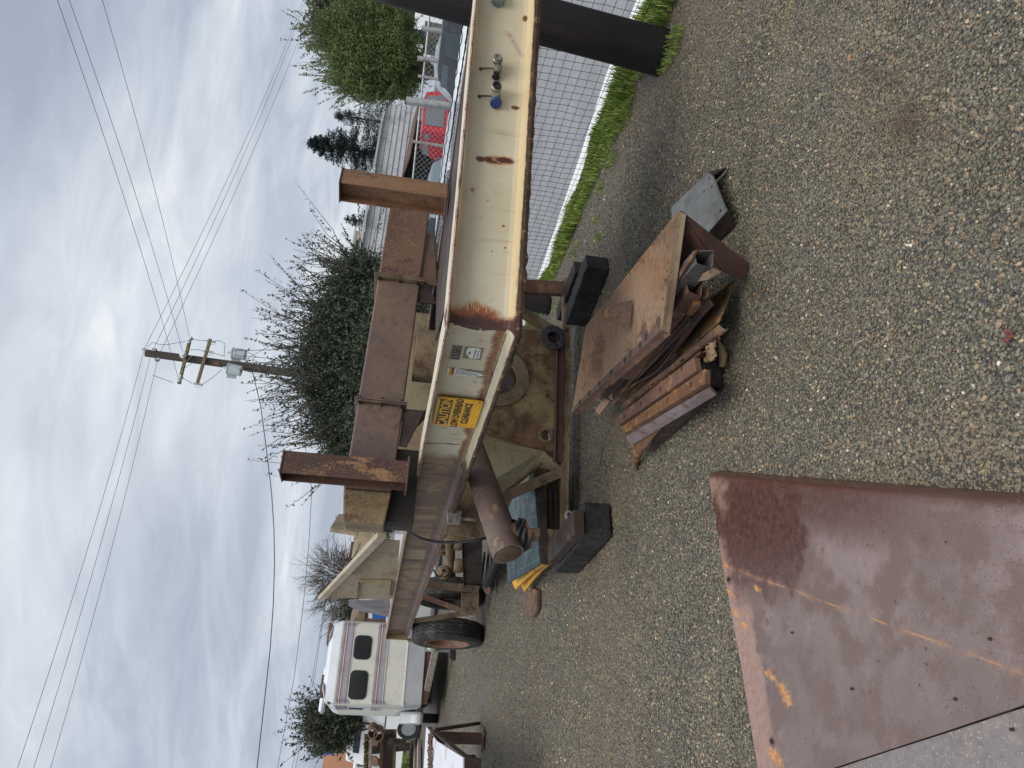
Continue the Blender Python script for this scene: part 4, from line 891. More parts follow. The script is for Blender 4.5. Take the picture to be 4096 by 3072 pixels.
_a, _b, _c, _d = E0.to_2d(), E2.to_2d(), g0.to_2d(), g1.to_2d()
_den = (_b-_a).x*(_d-_c).y - (_b-_a).y*(_d-_c).x; _t = ((_c-_a).x*(_d-_c).y - (_c-_a).y*(_d-_c).x)/_den
KK = _a + (_b-_a)*_t; g0 = Vector((KK.x, KK.y, SZ))
poly = [E0.to_2d(), E1.to_2d(), KK, g1.to_2d(), BRx.to_2d()]
bm = bmesh.new()
def clipped_grid(poly2, step, hfun, th, nm, mat, par, rpar=False):
    bm = bmesh.new(); vs_ = [bm.verts.new((p[0], p[1], 0)) for p in poly2]; bm.faces.new(vs_)
    xs_ = [p[0] for p in poly2]; ys_ = [p[1] for p in poly2]
    for ax, lo, hi in ((0, min(xs_), max(xs_)), (1, min(ys_), max(ys_))):
        t = lo + step
        while t < hi:
            no = (1, 0, 0) if ax == 0 else (0, 1, 0); co = (t, 0, 0) if ax == 0 else (0, t, 0)
            bmesh.ops.bisect_plane(bm, geom=bm.verts[:]+bm.edges[:]+bm.faces[:], plane_co=co, plane_no=no, dist=1e-5); t += step
    # a finer run along the right edge
    if rpar:
        for o_ in (.003, .007, .011, .016, .022, .029):
            bmesh.ops.bisect_plane(bm, geom=bm.verts[:]+bm.edges[:]+bm.faces[:], plane_co=(E0.x-o_, E0.y, 0), plane_no=(1, -RX[1], 0), dist=1e-6)
    for v_ in bm.verts: v_.co.z = hfun(v_.co.x, v_.co.y)
    bm.normal_update()
    if sum(f_.normal.z for f_ in bm.faces) < 0: bmesh.ops.reverse_faces(bm, faces=bm.faces)
    r = bmesh.ops.extrude_face_region(bm, geom=bm.faces[:])
    # original faces become the top; extruded copy goes down
    for v_ in [e_ for e_ in r['geom'] if isinstance(e_, bmesh.types.BMVert)]: v_.co.z -= th
    bmesh.ops.recalc_face_normals(bm, faces=bm.faces)
    me = bpy.data.meshes.new(nm); bm.to_mesh(me); bm.free()
    uvl = me.uv_layers.new(name='UVMap')
    for lp in me.loops: c_ = me.vertices[lp.vertex_index].co; uvl.data[lp.index].uv = (c_.x, c_.y)
    return obj(nm, me, mat, par, smooth=True)
bm.free()
clipped_grid(poly, .035, hgt, .008, 'main_sheet', m_sheet, sheet, True)
edge_pts = [Vector((RX[0]+RX[1]*y, y, 0)) for y in np.linspace(E0.y, .5, 60)]
mb = MB(); mb.grid(lambda a, b: Vector((RX[0]+RX[1]*(E0.y+(.5-E0.y)*a) + .004*math.sin(b*3.1) + .002*nz(a*30), E0.y+(.5-E0.y)*a, (hgt(RX[0]+RX[1]*(E0.y+(.5-E0.y)*a), E0.y+(.5-E0.y)*a)-.003)*(1-b) - .01*b)), 60, 4)
obj('rolled_edge', mb, m_darkplate, sheet, smooth='all')
m_sheet2 = steel('sheet_grey', (132, 123, 121), (120, 110, 108), (138, 128, 118), 3, (.5, .65), metal=.05, speck=(166, 156, 142), bs=.4, grime=.15)
off = Vector((-gd.y, gd.x, 0)); off = off if off.x < 0 else -off; off.normalize()
o0 = g0 + off*.003; o1 = g1 + off*.003; far_ = [o0, o1, o1 + off*1.5, o0 + off*1.5]
clipped_grid([p.to_2d() for p in far_], .12, lambda x, y: SZ-.012 + .004*nz(x*3, y*3, 5), .006, 'lower_sheet', m_sheet2, sheet)
for px, py in ((3084, 2966), (2918, 2318), (3166, 2530), (3408, 2755), (3964, 2556), (3820, 2796), (4048, 2918)):
    p = Z(px, py, SZ); z_ = hgt(p.x, p.y); r_ = .009 if px < 3100 else .0042
    obj('bolt', MB().lathe([(0, r_*1.1), (.002, r_*1.1), (.003, r_), (.008, r_*.9), (.009, 0)], Vector((p.x, p.y, z_)), ezz, 8), m_dark, sheet)
# underside supports so it rests on the gravel
obj('support_rib', MB().box((E0.x-.35, E0.y-1.3, .03), (.05, 1.0, .055)), m_dark, sheet)

# ================================================================== SCRAP PILE
A_, B_, C_, D_ = Z(2712, 845, .42), Z(2648, 1321, .40), Z(2287, 1651, .30), Z(2343, 1305, .40)
top = thing('bent_steel_plate', 'big tan-brown steel plate with an upright eye lug, topmost of the scrap pile', 'steel plate', (.3, 3.9, 0))
mb = MB().poly([A_, D_, C_, B_], .012); tpl = obj('plate', mb, m_plate, top)
pn = (B_-A_).cross(D_-A_).normalized(); pn = pn if pn.z > 0 else -pn
def onP(px, py): d = ray(px, py); return EYEV + d*((A_-EYEV).dot(pn)/d.dot(pn))
hs = [onP(px, py) for px, py in ((2672, 1052), (2667, 1084), (2661, 1122), (2650, 1196), (2632, 1288), (2577, 1340), (2510, 1410))]
punch(tpl, [(h_, ezz, .010, 0, 0) for h_ in hs])
for h_ in hs[4:]: obj('worn_hole_rim', MB().lathe([(0, .013), (0, .026), (.0012, .026), (.0012, .013)], h_+pn*.001, pn, 20, True), m_purple, top)
dn_ = Vector((0, 0, -1))
def folded(p, q_, drop, th, mat, nm, par, out_=Vector((0,0,0)), wig=.0):
    n_ = 14; mb = MB(); rings = []
    for i in range(n_+1):
        c = p.lerp(q_, i/n_) + Vector((0, 0, wig*nz(i*.9, 3))); rings.append([c, c+out_*.3+dn_*drop*.5, c+out_+dn_*drop, c+out_+dn_*drop-pn.cross(q_-p).normalized()*th, c-pn.cross(q_-p).normalized()*th+dn_*th])
    loft(mb, rings); return obj(nm, mb, mat, par)
folded(B_-pn*.001, C_-pn*.001, .045, .01, m_rustred, 'folded_edge', top, (B_-A_).normalized()*.012)
folded(A_-pn*.001, B_-pn*.001, .035, .01, m_tandark, 'folded_edge', top, Vector((-.012, -.008, 0)))
mb = MB(); sp_ = [A_+Vector((.004, .006, -.012)), Z(2989, 1055, 0), Z(2974, 1120, .01), Z(2890, 1088, .14), Z(2700, 1075, .32), Z(2690, 960, .38)]; mb.poly([sp_[0], sp_[1], sp_[3]], .010); mb.poly([sp_[1], sp_[2], sp_[3]], .010); mb.poly([sp_[0], sp_[3], sp_[4], sp_[5]], .010)
obj('side_plate', mb, m_darkplate, top, label='dark brown side plate dropping to the gravel')
bc_ = (C_-B_).normalized(); inn = pn.cross(bc_).normalized(); inn = inn if inn.dot(A_-B_) > 0 or inn.dot(D_-C_) > 0 else -inn
obj('edge_strip', MB().poly([B_+pn*.0018+bc_*.02, C_+pn*.0018-bc_*.06, C_+pn*.0018+inn*.030-bc_*.12, B_+pn*.0018+inn*.045+bc_*.05], .0015, pn), m_purple, top, label='darker worn strip along the near edge of the plate')
for t_ in (.16, .30, .44, .58, .72, .86): c_ = B_.lerp(C_, t_)+inn*.022; obj('worn_hole', MB().lathe([(0, .006), (0, .019), (.003, .018), (.004, .008)], c_+pn*.002, pn, 18, True), m_dark, top)
# eye lug
l0, l1 = onP(2530, 1200), onP(2518, 1312); lc = (l1-l0).normalized(); lw = (l1-l0).length; lu = (pn + Vector((-.25, .25, 0))).normalized()
mb = MB().poly([l0, l0+lc*lw*.02+lu*.09] + [l0 + lc*lw*.33 + (lu*math.sin(a)+lc*math.cos(a)*-1)*.045 + lu*.10 for a in [R_(k) for k in (20, 45, 70, 95, 120)]] + [l0+lc*lw*.99+lu*.02, l1], .010)
lg = obj('eye_lug', mb, m_rustbrown, top); punch(lg, [(l0+lc*lw*.34+lu*.092, lu.cross(lc), .024, 0, 0)])
# galvanised channel at the right end of the pile
gc = thing('galvanised_channel', 'grey galvanised steel channel sticking out from the right end of the scrap pile', 'steel channel', (1.0, 3.5, 0))
gq = [Z(2690, 830, .075), Z(2838, 690, .075), Z(2855, 702, .075), Z(2912, 846, .075), Z(2826, 945, .075), Z(2700, 1010, .075)]
gp = obj('web', MB().poly(gq, .008), m_galv, gc)
punch(gp, [(Z(px, py, .075), ezz, .010, 0, 0) for px, py in ((2843, 715), (2853, 748), (2822, 767), (2888, 845))])
obj('flange', MB().poly([gq[1], gq[0], gq[0]+dn_*.07, gq[1]+dn_*.07+Vector((.0, .0, 0))], .006), m_dark, gc)  # flanges and end coloured dark to carry the shadow beneath the channel
obj('flange', MB().poly([gq[3], gq[4], gq[4]+dn_*.07+Vector((-.02, .03, 0)), gq[3]+dn_*.07+Vector((-.04, .06, 0))], .006), m_dark, gc)
obj('end_shade', MB().poly([gq[2], gq[1], gq[1]+dn_*.07+Vector((.0, .02, 0)), gq[2]+dn_*.07+Vector((.05, .0, 0))], .005), m_black, gc)
# long members: tube ends facing the camera, running away under the plate
def rect_tube(nm, p0, p1, a, b, t, mat, label, cat, lip=None, jag=0.0, up=ezz):
    d = (p1-p0).normalized(); s_ = d.cross(up).normalized(); u2 = s_.cross(d).normalized(); n_ = 12; mb = MB(); rings = []
    for i in range(n_+1):
        c = p0.lerp(p1, i/n_); k = 1+.08*nz(i*.7, 2)*(i < 4); j = jag*(1 if i == 0 else 0)
        rings.append([c+s_*(a/2*k)+u2*b/2+d*j*.3, c+s_*(a/2*k)-u2*b/2*k-d*j, c-s_*(a/2*k)-u2*b/2+d*j*.5, c-s_*a/2+u2*b/2*k-d*j*.6])
    o = len(mb.v)
    for r_ in rings: mb.v += [tuple(p) for p in r_]
    for i in range(n_):
        for k in range(4):
            k2 = (k+1) % 4; mb.f.append((i*4+k, i*4+k2, (i+1)*4+k2, (i+1)*4+k))
    ob = obj(nm, mb, mat); md = ob.modifiers.new('s', 'SOLIDIFY'); md.thickness = t; md.offset = -1
    tag(ob, label, cat); return ob
rect_tube('square_tube', Z(2815, 1035, .31), Z(2540, 1340, .31), .075, .085, .006, m_galv, 'pale galvanised square tube with open bent end under the top plate', 'steel tube', jag=.02)
mb = MB().poly([Z(2790, 998, .37), Z(2778, 1004, .37), Z(2600, 1240, .36), Z(2620, 1260, .36)], .008); tag(obj('rust_strip', mb, m_orange), 'thin orange rusty strip lying along the pale square tube', 'steel strip')
rect_tube('brown_channel', Z(2776, 1145, .28), Z(2500, 1490, .26), .085, .075, .005, m_rustred, 'brown folded channel with bent open end beside the pale square tube', 'steel channel', jag=.03)
mb = MB().prof([(-.045, -.03), (.045, -.03), (.045, .03), (.036, .03), (.036, -.02), (-.045, -.02)], Z(2740, 1258, .23), Z(2438, 1592, .2)); tag(obj('angle_bar', mb, m_purple, bevel=.002), 'long purple-brown angle bar next to the rusty trough in the scrap pile', 'steel bar')
mb = MB().box(Z(2772, 1222, .24), (.10, .055, .035), (Z(2740, 1258, .2)-Z(2438, 1592, .2))); tag(obj('steel_offcut', mb, m_orange, bevel=.004), 'short tan scabby steel offcut between the brown bars', 'steel offcut')
# plank-like twisted piece behind tube end
mb = MB().poly([Z(2858, 1070, .29), Z(2890, 1086, .27), Z(2838, 1116, .27), Z(2800, 1122, .28), Z(2818, 1090, .29)], .012); tag(obj('bent_bracket', mb, m_tandark, bevel=.002), 'small bent tan bracket below the open end of the square tube', 'bracket')
# rusty trough
tr = thing('rusty_trough', 'long scaly rusty trough sheet with a rolled lip in the middle of the scrap pile', 'steel trough', (.1, 3.9, 0))
m_scaly = steel('scaly_rust', (112, 78, 44), (72, 54, 40), (160, 112, 58), 7, (.6, .85), bias=.48, streak=(1, 1, 1), bs=.9)
ta0, ta1 = Z(2905, 1122, .06), Z(2795, 1218, .22); tb0, tb1 = Z(2500, 1612, .14), Z(2470, 1585, .22); tl0 = Z(2872, 1288, .15)
def trf(a, b):
    near = ta1.lerp(tl0, b) if b < 1 else tl0; near = ta1.lerp(ta0, min(1, b*2)) if b < .5 else ta0.lerp(tl0, (b-.5)*2)
    far = tb1.lerp(tb0, b); p = near.lerp(far, a); p.z -= .035*math.sin(math.pi*b)*(1-.3*a) - .006*nz(a*9, b*5, 1); return p
mb = MB().grid(trf, 30, 12); to_ = obj('sheet', mb, m_scaly, tr, smooth='all'); md = to_.modifiers.new('s', 'SOLIDIFY'); md.thickness = .008
lp0, lp1 = Z(2893, 1300, .145), Z(2494, 1622, .14); mb = MB(); mb.grid(lambda a, b: lp0.lerp(lp1, a) + Vector((-.02, -.028, 0))*(math.sin(b*2.6)*(1.1 if a > .06 else 1.4)) + ezz*(.022*math.cos(b*2.6)+.004*nz(a*12, 4)) , 40, 8); lo_ = obj('rolled_lip', mb, m_rustbrown, tr, smooth='all'); md = lo_.modifiers.new('s', 'SOLIDIFY'); md.thickness = .006
for t in (.32, .62, .82): obj('slot', MB().box(lp0.lerp(lp1, t)+Vector((-.018, -.022, .012)), (.035, .006, .010), lp1-lp0), m_black, tr)
for k_, (a_, b_, w_, z_, mt_, lb_) in enumerate((((2690, 1215), (2420, 1560), .05, .30, m_dark, 'dark narrow bar directly beneath the near edge of the top plate'),
        ((2722, 1300), (2470, 1600), .035, .16, m_rustbrown, 'thin brown bar between the angle bar and the trough'),
        ((2800, 1185), (2640, 1360), .03, .20, m_darkplate, 'short dark bar in the gap under the brown channel'))):
    p_, q_ = Z(*a_, z_), Z(*b_, z_-.02); tag(obj('scrap_bar', MB().prof([(-w_, -.02), (w_, -.02), (w_, .0), (-w_+.01, .0), (-w_+.01, .03), (-w_, .03)], p_, q_), mt_, bevel=.002), lb_, 'steel bar')
m_mix = [m_rustbrown, m_darkplate, m_dark, m_scaly, m_rustred]
for k_, (a_, b_, z0_, w_, lb_) in enumerate((((2835, 1150), (2600, 1400), .20, .045, 'twisted brown angle iron just below the open brown channel'),
        ((2850, 1205), (2560, 1500), .15, .04, 'bent dark angle iron lying along the upper side of the trough'),
        ((2700, 1395), (2520, 1560), .20, .03, 'thin bent strip resting inside the trough'),
        ((2800, 1400), (2545, 1620), .18, .03, 'narrow rusty strip between the rolled lip and the crumpled sheet'),
        ((2668, 1330), (2400, 1590), .25, .03, 'curled strip under the worn near edge of the top plate'))):
    p_, q_ = Z(*a_, z0_), Z(*b_, z0_); dd_ = (q_-p_).normalized(); sd2_ = dd_.cross(ezz)
    def rib(a, b, p_=p_, q_=q_, w_=w_, k_=k_, sd2_=sd2_):
        c = p_.lerp(q_, a) + sd2_*(.018*math.sin(a*4+k_*2)) + ezz*(.014*math.sin(a*5.5+k_)); t = a*.7+k_*.5
        x_, y_ = (b*2-1, 0) if b <= .5 else (0, 0)
        x_ = -1+2*min(b, .5)*1.0 if b <= .5 else 0; y_ = 0 if b <= .5 else (b-.5)*2
        return c + sd2_*(math.cos(t)*x_ - math.sin(t)*y_*.6)*w_ + ezz*(math.sin(t)*x_ + math.cos(t)*y_*.6)*w_
    o_ = obj('bent_angle_iron', MB().grid(rib, 26, 4), m_mix[k_], smooth='all'); md = o_.modifiers.new('s', 'SOLIDIFY'); md.thickness = .006; tag(o_, lb_, 'angle iron')
# second crumpled sheet below the trough
mb = MB().grid(lambda a, b: Z(2880, 1350, .10).lerp(Z(2560, 1600, .13), a).lerp(Z(2790, 1430, .17).lerp(Z(2480, 1665, .17), a), b) + ezz*.015*nz(a*6, b*3, 9), 20, 6); o_ = obj('crumpled_sheet', mb, m_scaly, smooth='all'); md = o_.modifiers.new('s', 'SOLIDIFY'); md.thickness = .01
tag(o_, 'dark scaly sheet wedged between the trough and the bolted slabs', 'steel sheet')
def slab(cs, zt, th, mat, holes, label):
    ob = thing('bolted_slab', label, 'steel slab', tuple(Z(*cs[0], 0)), 'rusty slabs with countersunk bolt holes')
    p_ = obj('slab', MB().poly([Z(*c, z_) for c, z_ in zip(cs, zt)], th), mat, ob, bevel=.004)
    n_ = (Z(*cs[1], zt[1])-Z(*cs[0], zt[0])).cross(Z(*cs[3], zt[3])-Z(*cs[0], zt[0])).normalized(); n_ = n_ if n_.z > 0 else -n_
    a0 = Z(*cs[0], zt[0]); hp = []
    for px, py in holes:
        d = ray(px, py); hp.append(EYEV + d*((a0-EYEV).dot(n_)/d.dot(n_)))
    punch(p_, [(h_, n_, .015, 0, 0) for h_ in hp])
    for h_ in hp:
        obj('bolt', MB().lathe([(-.012, 0), (-.012, .0125), (-.004, .0125), (-.003, .005), (-.003, 0)], h_, n_, 14), m_dark, ob)
        obj('hole_rim', MB().lathe([(0, .0155), (0, .026), (.003, .024), (.004, .0155)], h_, n_, 22, True), m_rustred, ob, smooth=True)
    return ob
slab([(2484, 1672), (2799, 1433), (2809, 1487), (2491, 1703)], [.20]*4, .03, m_rustred, [(2750, 1496-20), (2663, 1560-0), (2583, 1616), (2516, 1667)], 'upper red-brown steel slab with four countersunk bolts, next to the trough')
slab([(2504, 1710), (2844, 1479), (2844, 1538), (2509, 1739)], [.185]*4, .03, m_orange, [(2786, 1540), (2690, 1603), (2607, 1657), (2535, 1703)], 'lower orange-brown steel slab with four countersunk bolts, above the mauve face')
mb = MB().poly([Z(2506, 1742, .18), Z(2842, 1542, .18), Z(2868, 1572, .13), Z(2527, 1777, .12)], .012); tag(obj('mauve_angle', mb, steel('angle_mauve', (124, 104, 100), (136, 124, 124), (106, 82, 74), 3, (.4, .55))), 'smooth mauve-grey angle face along the near side of the bolted slabs', 'steel bar')
# dark plate under everything facing the camera
mb = MB().poly([Z(2868, 1574, .125), Z(2620, 1725, .115), Z(2612, 1808, 0), Z(2700, 1730, 0), Z(2790, 1650, 0), Z(2884, 1572, .0)], .012); tag(obj('dark_sole_plate', mb, m_dark), 'dark plate standing on edge beneath the mauve angle', 'steel plate')
mb = MB(); bp = [(Z(2562, 1752, .11), Z(2650, 1712, .11)), (Z(2545, 1775, .105), Z(2620, 1745, .10)), (Z(2528, 1812, .09), Z(2600, 1775, .09)), (Z(2533, 1850, .05), Z(2566, 1812, .05)), (Z(2545, 1880, 0), Z(2552, 1845, 0))]
mb.grid(lambda a, b: bp[min(3, int(a*4))][0].lerp(bp[min(3, int(a*4))+1][0], a*4-min(3, int(a*4))).lerp(bp[min(3, int(a*4))][1].lerp(bp[min(3, int(a*4))+1][1], a*4-min(3, int(a*4))), b), 16, 4); o_ = obj('bent_foot_bracket', mb, m_orange, smooth='all'); md = o_.modifiers.new('s', 'SOLIDIFY'); md.thickness = .01
tag(o_, 'rusty strap bracket bent down to the gravel at the left end of the scrap pile', 'bracket')
mb = MB().poly([Z(2380, 1640, .25), Z(2395, 1660, .23), Z(2440, 1605, .2), Z(2420, 1590, .22)], .02); tag(obj('flat_bar_end', mb, m_plate), 'short pale bar end poking out beneath the far edge of the top plate', 'steel bar')
# tan crumpled sheet, hose and timber at the near end
mb = MB().grid(lambda a, b: Z(2818, 1450, .13).lerp(Z(2862, 1440, .10), a).lerp(Z(2835, 1350, .15).lerp(Z(2862, 1348, .13), a), b) + Vector((.01*nz(a*7, b*4), 0, .02*nz(a*6, b*9))), 14, 14); o_ = obj('crumpled_tin', mb, m_tan, smooth='all'); md = o_.modifiers.new('s', 'SOLIDIFY'); md.thickness = .004
tag(o_, 'crumpled olive-tan tin scrap at the near end of the pile', 'scrap tin')
mb = MB().tube([Z(2872, 1330, .14), Z(2876, 1370, .08), Z(2884, 1392, .05), Z(2893, 1425, .03), Z(2888, 1468, .03)], [.006, .007, .018, .02, .014], 10); tag(obj('cloth_hose', mb, m_tan, smooth='all'), 'limp tan cloth-wrapped hose drooping onto the gravel by the crumpled tin', 'hose')
mb = MB().box((Z(2900, 1480).x+.0, Z(2900, 1480).y+.16, .05), (.26, .26, .10), (1, .3, 0)); tag(obj('timber_block', mb, m_tie, bevel=.01, seg=2), 'black timber block propping the near end of the scrap pile', 'timber')
mb = MB().box((.33, 4.05, .07), (.3, .5, .13), (1, .4, 0)); tag(obj('timber_block', mb, m_tie, bevel=.01), 'black timber block hidden in shade beneath the top plate', 'timber')

# ================================================================== RAILWAY TIES AND BITS AT THE MACHINE
def tie(p0, p1, wd, ht, zc, label, par=None):
    mb = MB(); p0 = Vector((*p0[:2], zc)); p1 = Vector((*p1[:2], zc)); d = (p1-p0).normalized(); s_ = d.cross(ezz); rings = []
    n_ = 18
    for i in range(n_+1):
        c = p0.lerp(p1, i/n_); w_, h_ = wd/2, ht/2; ring = []
        for a, b in ((-1, -1), (0, -1), (1, -1), (1, 0), (1, 1), (0, 1), (-1, 1), (-1, 0)):
            k = 1 if (a and b) else 1.0; ring.append(c + s_*(a*w_*k + .013*nz(i*.8+p0.x, a*2, b)) + ezz*(b*h_ + .011*nz(i*.7, a, b*2+p0.y)))
        rings.append(ring)
    loft(mb, rings); return tag(obj('timber_tie', mb, m_tie, bevel=.006), label, 'timber')
tie(Z(2385, 1048, .10), Z(2300, 1280, .10), .15, .19, .095, 'taller black railway tie lying nearer the camera at the right skid end')
tie(Z(2330, 1072, .08), Z(2258, 1262, .08), .15, .15, .08, 'lower black railway tie lying behind the taller one at the right skid end')
tie(Z(2390, 2075, .1), Z(2262, 2235, .1), .24, .19, .10, 'thick black railway tie under the left skid corner')
t0, t1 = Z(2310, 2088, .25), Z(2205, 2212, .25)
mb = MB().prof([(-.085, .03), (-.085, -.045), (.085, -.045), (.085, .03), (.03, .036), (-.05, .034)], Vector((*t0[:2], .245)), Vector((*t1[:2], .245))); tag(obj('packing_bar', mb, m_dark, bevel=.004), 'brown steel bar offcut packed on top of the left railway tie', 'steel bar')
ey = thing('eye_bolt', 'pale galvanised eye bolt standing against the left skid corner', 'eye bolt', tuple(Z(2310, 2060, .12)))
ec = Z(2276, 2060, .17); n_e = (EYEV-ec).normalized()
obj('eye', MB().lathe([(0, .017), (-.008, .024), (0, .033), (.008, .024)], ec, n_e, 20, True), m_galvrail, ey, smooth=True)
obj('shank', MB().tube([ec+Vector((-.03, 0, .0)), ec+Vector((-.09, .06, .0))], .008, 8), m_galvrail, ey)
# teal screen panels with yellow plates beneath, behind the corner post
m_teal2 = steel('teal_slats', (70, 98, 98), (56, 82, 84), (96, 116, 112), 7, (.4, .6))
scr = thing('screen_panel', 'teal slotted screen panels leaning under the trailer behind the corner post', 'screen panel', tuple(Z(2180, 2300, 0)))
s_a, s_b, s_c, s_d = Z(2140, 1880, .35), Z(2168, 2255, .30), Z(2036, 2335, .30), Z(2020, 1900, .35)
obj('panel', MB().poly([s_a, s_b, s_c, s_d], .015), m_teal, scr)
obj('frame_edge', MB().poly([s_a+Vector((.02,-.01,.0)), s_b+Vector((.0,-.01,.0)), s_b+Vector((.0,-.01,-.06)), s_a+Vector((.02,-.01,-.06))], .01), m_dark, scr)
for k in range(26):
    t = (k+.5)/26; a = s_a.lerp(s_b, t); b = s_d.lerp(s_c, t)
    for j in range(3):
        obj('slat', MB().bar(a.lerp(b, .04+.33*j)+ezz*.004, a.lerp(b, .31+.33*j)+ezz*.004, .010, .008), m_teal2, scr)
for k in range(9):
    t = (k+.5)/9; obj('cross_bar', MB().bar(s_a.lerp(s_b, t)+ezz*.010, s_d.lerp(s_c, t)+ezz*.010, .009, .010), m_teal2, scr)
for k in range(3): obj('cross_bar', MB().bar(s_a.lerp(s_d, .02+k*.33)+ezz*.006, s_b.lerp(s_c, .02+k*.33)+ezz*.008, .014, .012), plain('screen_bar', (118, 138, 134), .5), scr)
for k, (off_, lb_) in enumerate(((0, 'upper yellow curved plate under the teal screen panels'), (.05, 'lower yellow curved plate under the teal screen panels'))):
    f_ = lambda a, b, off_=off_: Z(2226-off_*200, 2226-off_*200, .13).lerp(Z(2060+off_*320, 2358+off_*160, .20-off_*1.2), a) + Vector((.05, .16, .0))*b + ezz*(.03*math.sin(a*3.1)*(1) - off_ + .02*b)
    o_ = obj('yellow_plate', MB().grid(f_, 14, 3), m_yellow, smooth='all'); md = o_.modifiers.new('s', 'SOLIDIFY'); md.thickness = .03; tag(o_, lb_, 'plate', 'yellow plates under the screens')
for k, (px, mt, hh) in enumerate(((2150, m_purple, .05), (2168, m_orange, .03), (2182, m_dark, .05), (2198, m_dark, .04), (2212, m_orange, .05), (2224, m_rustbrown, .04))):
    zz_ = .30-.045*k; p = onC(px, 1880, -.22); q = onC(px+5, 2118, -.12); p.z = q.z = zz_
    tag(obj('stacked_bar', MB().bar(p, q, .12, .03), mt), ['purple topmost', 'orange second', 'dark third', 'dark fourth', 'rust-orange fifth', 'brown lowest'][k] + ' flat bar in the stack between the skid struts', 'steel bar', 'bars stacked under the trailer')
mb = MB().poly([Z(2102, 2378, .03), Z(2098, 2462, .03), Z(2130, 2468, .03), Z(2148, 2440, .03), Z(2150, 2360, .03), Z(2125, 2352, .03)], .035); tag(obj('flat_wood_block', mb, m_rustbrown, bevel=.004), 'small flat brown block lying alone on the gravel left of the yellow plates', 'block')
for k in range(3):
    p = Y(1945+15*k, 2330, 9.0+.3*k); q = Y(1940+18*k, 2180, 8.0+.3*k); p.z = .06+.08*(2-k); q.z = p.z
    tag(obj('dunnage_board', MB().bar(p, q, .14, .04), m_tie), ['topmost', 'middle', 'lowest'][k]+' dark board of the dunnage under the rear axle', 'board', 'boards under the rear axle')

# ================================================================== NET FENCE WITH POSTS, GRASS VERGE
net = thing('net_fence', 'black plastic mesh fence along the grass verge behind the trailer', 'fence', (2.2, 5.4, 0))
fpts = [(3.35, 3.2), (2.62, 4.85), (2.3, 5.7), (1.97, 6.5), (1.38, 7.9), (.6, 9.5)]
fl_ = []; acc = 0
seg_l = [math.dist(fpts[i], fpts[i+1]) for i in range(len(fpts)-1)]; tot = sum(seg_l)
def fat(s):
    for i, l_ in enumerate(seg_l):
        if s <= l_ or i == len(seg_l)-1: t = s/l_; return Vector((fpts[i][0]+(fpts[i+1][0]-fpts[i][0])*t, fpts[i][1]+(fpts[i+1][1]-fpts[i][1])*t, 0))
        s -= l_
def netp(s, z_):
    p = fat(s); sag = .03*nz(s*1.1, z_*1.2, 3); return p + Vector((sag + .010*nz(s*4, z_*5), .02*nz(s*2, z_*2, 8), 0)) + ezz*(z_ + .012*nz(s*1.5, z_*2, 5))
mb = MB(); cell = .075; nzc = 18
for i in range(int(tot/cell)): s = i*cell; mb.tube([netp(s, z_*cell) for z_ in range(0, nzc+1)], .0022, 3, False)
for j in range(nzc+1): mb.tube([netp(s, j*cell) for s in np.arange(0, tot, cell)], .0020 if j < nzc else .006, 3, False)
m_net = plain('net_plastic', (30, 30, 32), .6)
obj('netting', mb, m_net, net)['kind'] = 'stuff'
for dz in (.0, .035): obj('top_rope', MB().tube([netp(s, nzc*cell+dz) + Vector((0, 0, .006*math.sin(s*40+dz*100))) for s in np.arange(0, tot, .05)], .004, 5, False), m_net, net)
def logpost(base, topv, r0, r1, label, mat):
    mb = MB(); n_ = 26; m_ = 14; rings = []
    for i in range(m_+1):
        t = i/m_; c = base.lerp(topv, t); r = r0+(r1-r0)*t; ring = []
        for k in range(n_):
            a = 2*math.pi*k/n_; rr = r*(1 + .05*nz(math.cos(a)*2, math.sin(a)*2, t*2.5) - (.06 if k in (5, 14, 21) and .0 < t < .95 else 0)); ring.append(c + Vector((math.cos(a)*rr, math.sin(a)*rr, 0)))
        rings.append(ring)
    loft(mb, rings); return tag(obj('fence_post', mb, mat, smooth='all'), label, 'fence post')
pbase = Z(2640, 213); ptop = Y(1500, -95, 4.95); logpost(pbase - ezz*.1, ptop, .160, .150, 'thick black creosoted post leaning right at the near end of the net fence', m_post)
pb2 = Z(2196, 1222); logpost(pb2 - ezz*.05, pb2 + Vector((.1, .05, 1.45)), .11, .10, 'black creosoted post farther along the net fence, seen under the trailer beam', m_post)
# blades
def blades(nm, pts, h0, h1, wd, mat, label, bend=.35, th_=None):
    V_ = []; F_ = []; T_ = []
    for x, y, hs_ in pts:
        h = rng.uniform(h0, h1)*hs_; a = rng.uniform(0, 6.28); b = rng.uniform(0, 6.28); w_ = wd*rng.uniform(.6, 1.3); dx_, dy_ = math.cos(a)*w_, math.sin(a)*w_; bx, by = math.cos(b)*h*bend*rng.uniform(.2, 1.3), math.sin(b)*h*bend*rng.uniform(.2, 1.3)
        o = len(V_); V_ += [(x-dx_, y-dy_, 0), (x+dx_, y+dy_, 0), (x+dx_*.8+bx*.4, y+dy_*.8+by*.4, h*.55), (x-dx_*.8+bx*.4, y-dy_*.8+by*.4, h*.55), (x+bx, y+by, h)]
        F_ += [(o, o+1, o+2, o+3), (o+3, o+2, o+4)]; t = rng.uniform(0, 1); T_ += [t, t]
    me = bpy.data.meshes.new(nm); me.from_pydata(V_, [], F_); at = me.attributes.new('tint', 'FLOAT', 'FACE'); at.data.foreach_set('value', T_)
    o = obj(nm, me, mat, keep=True); return kind(o, 'stuff', label)
pts = []
ey_ = np.array(e0); 
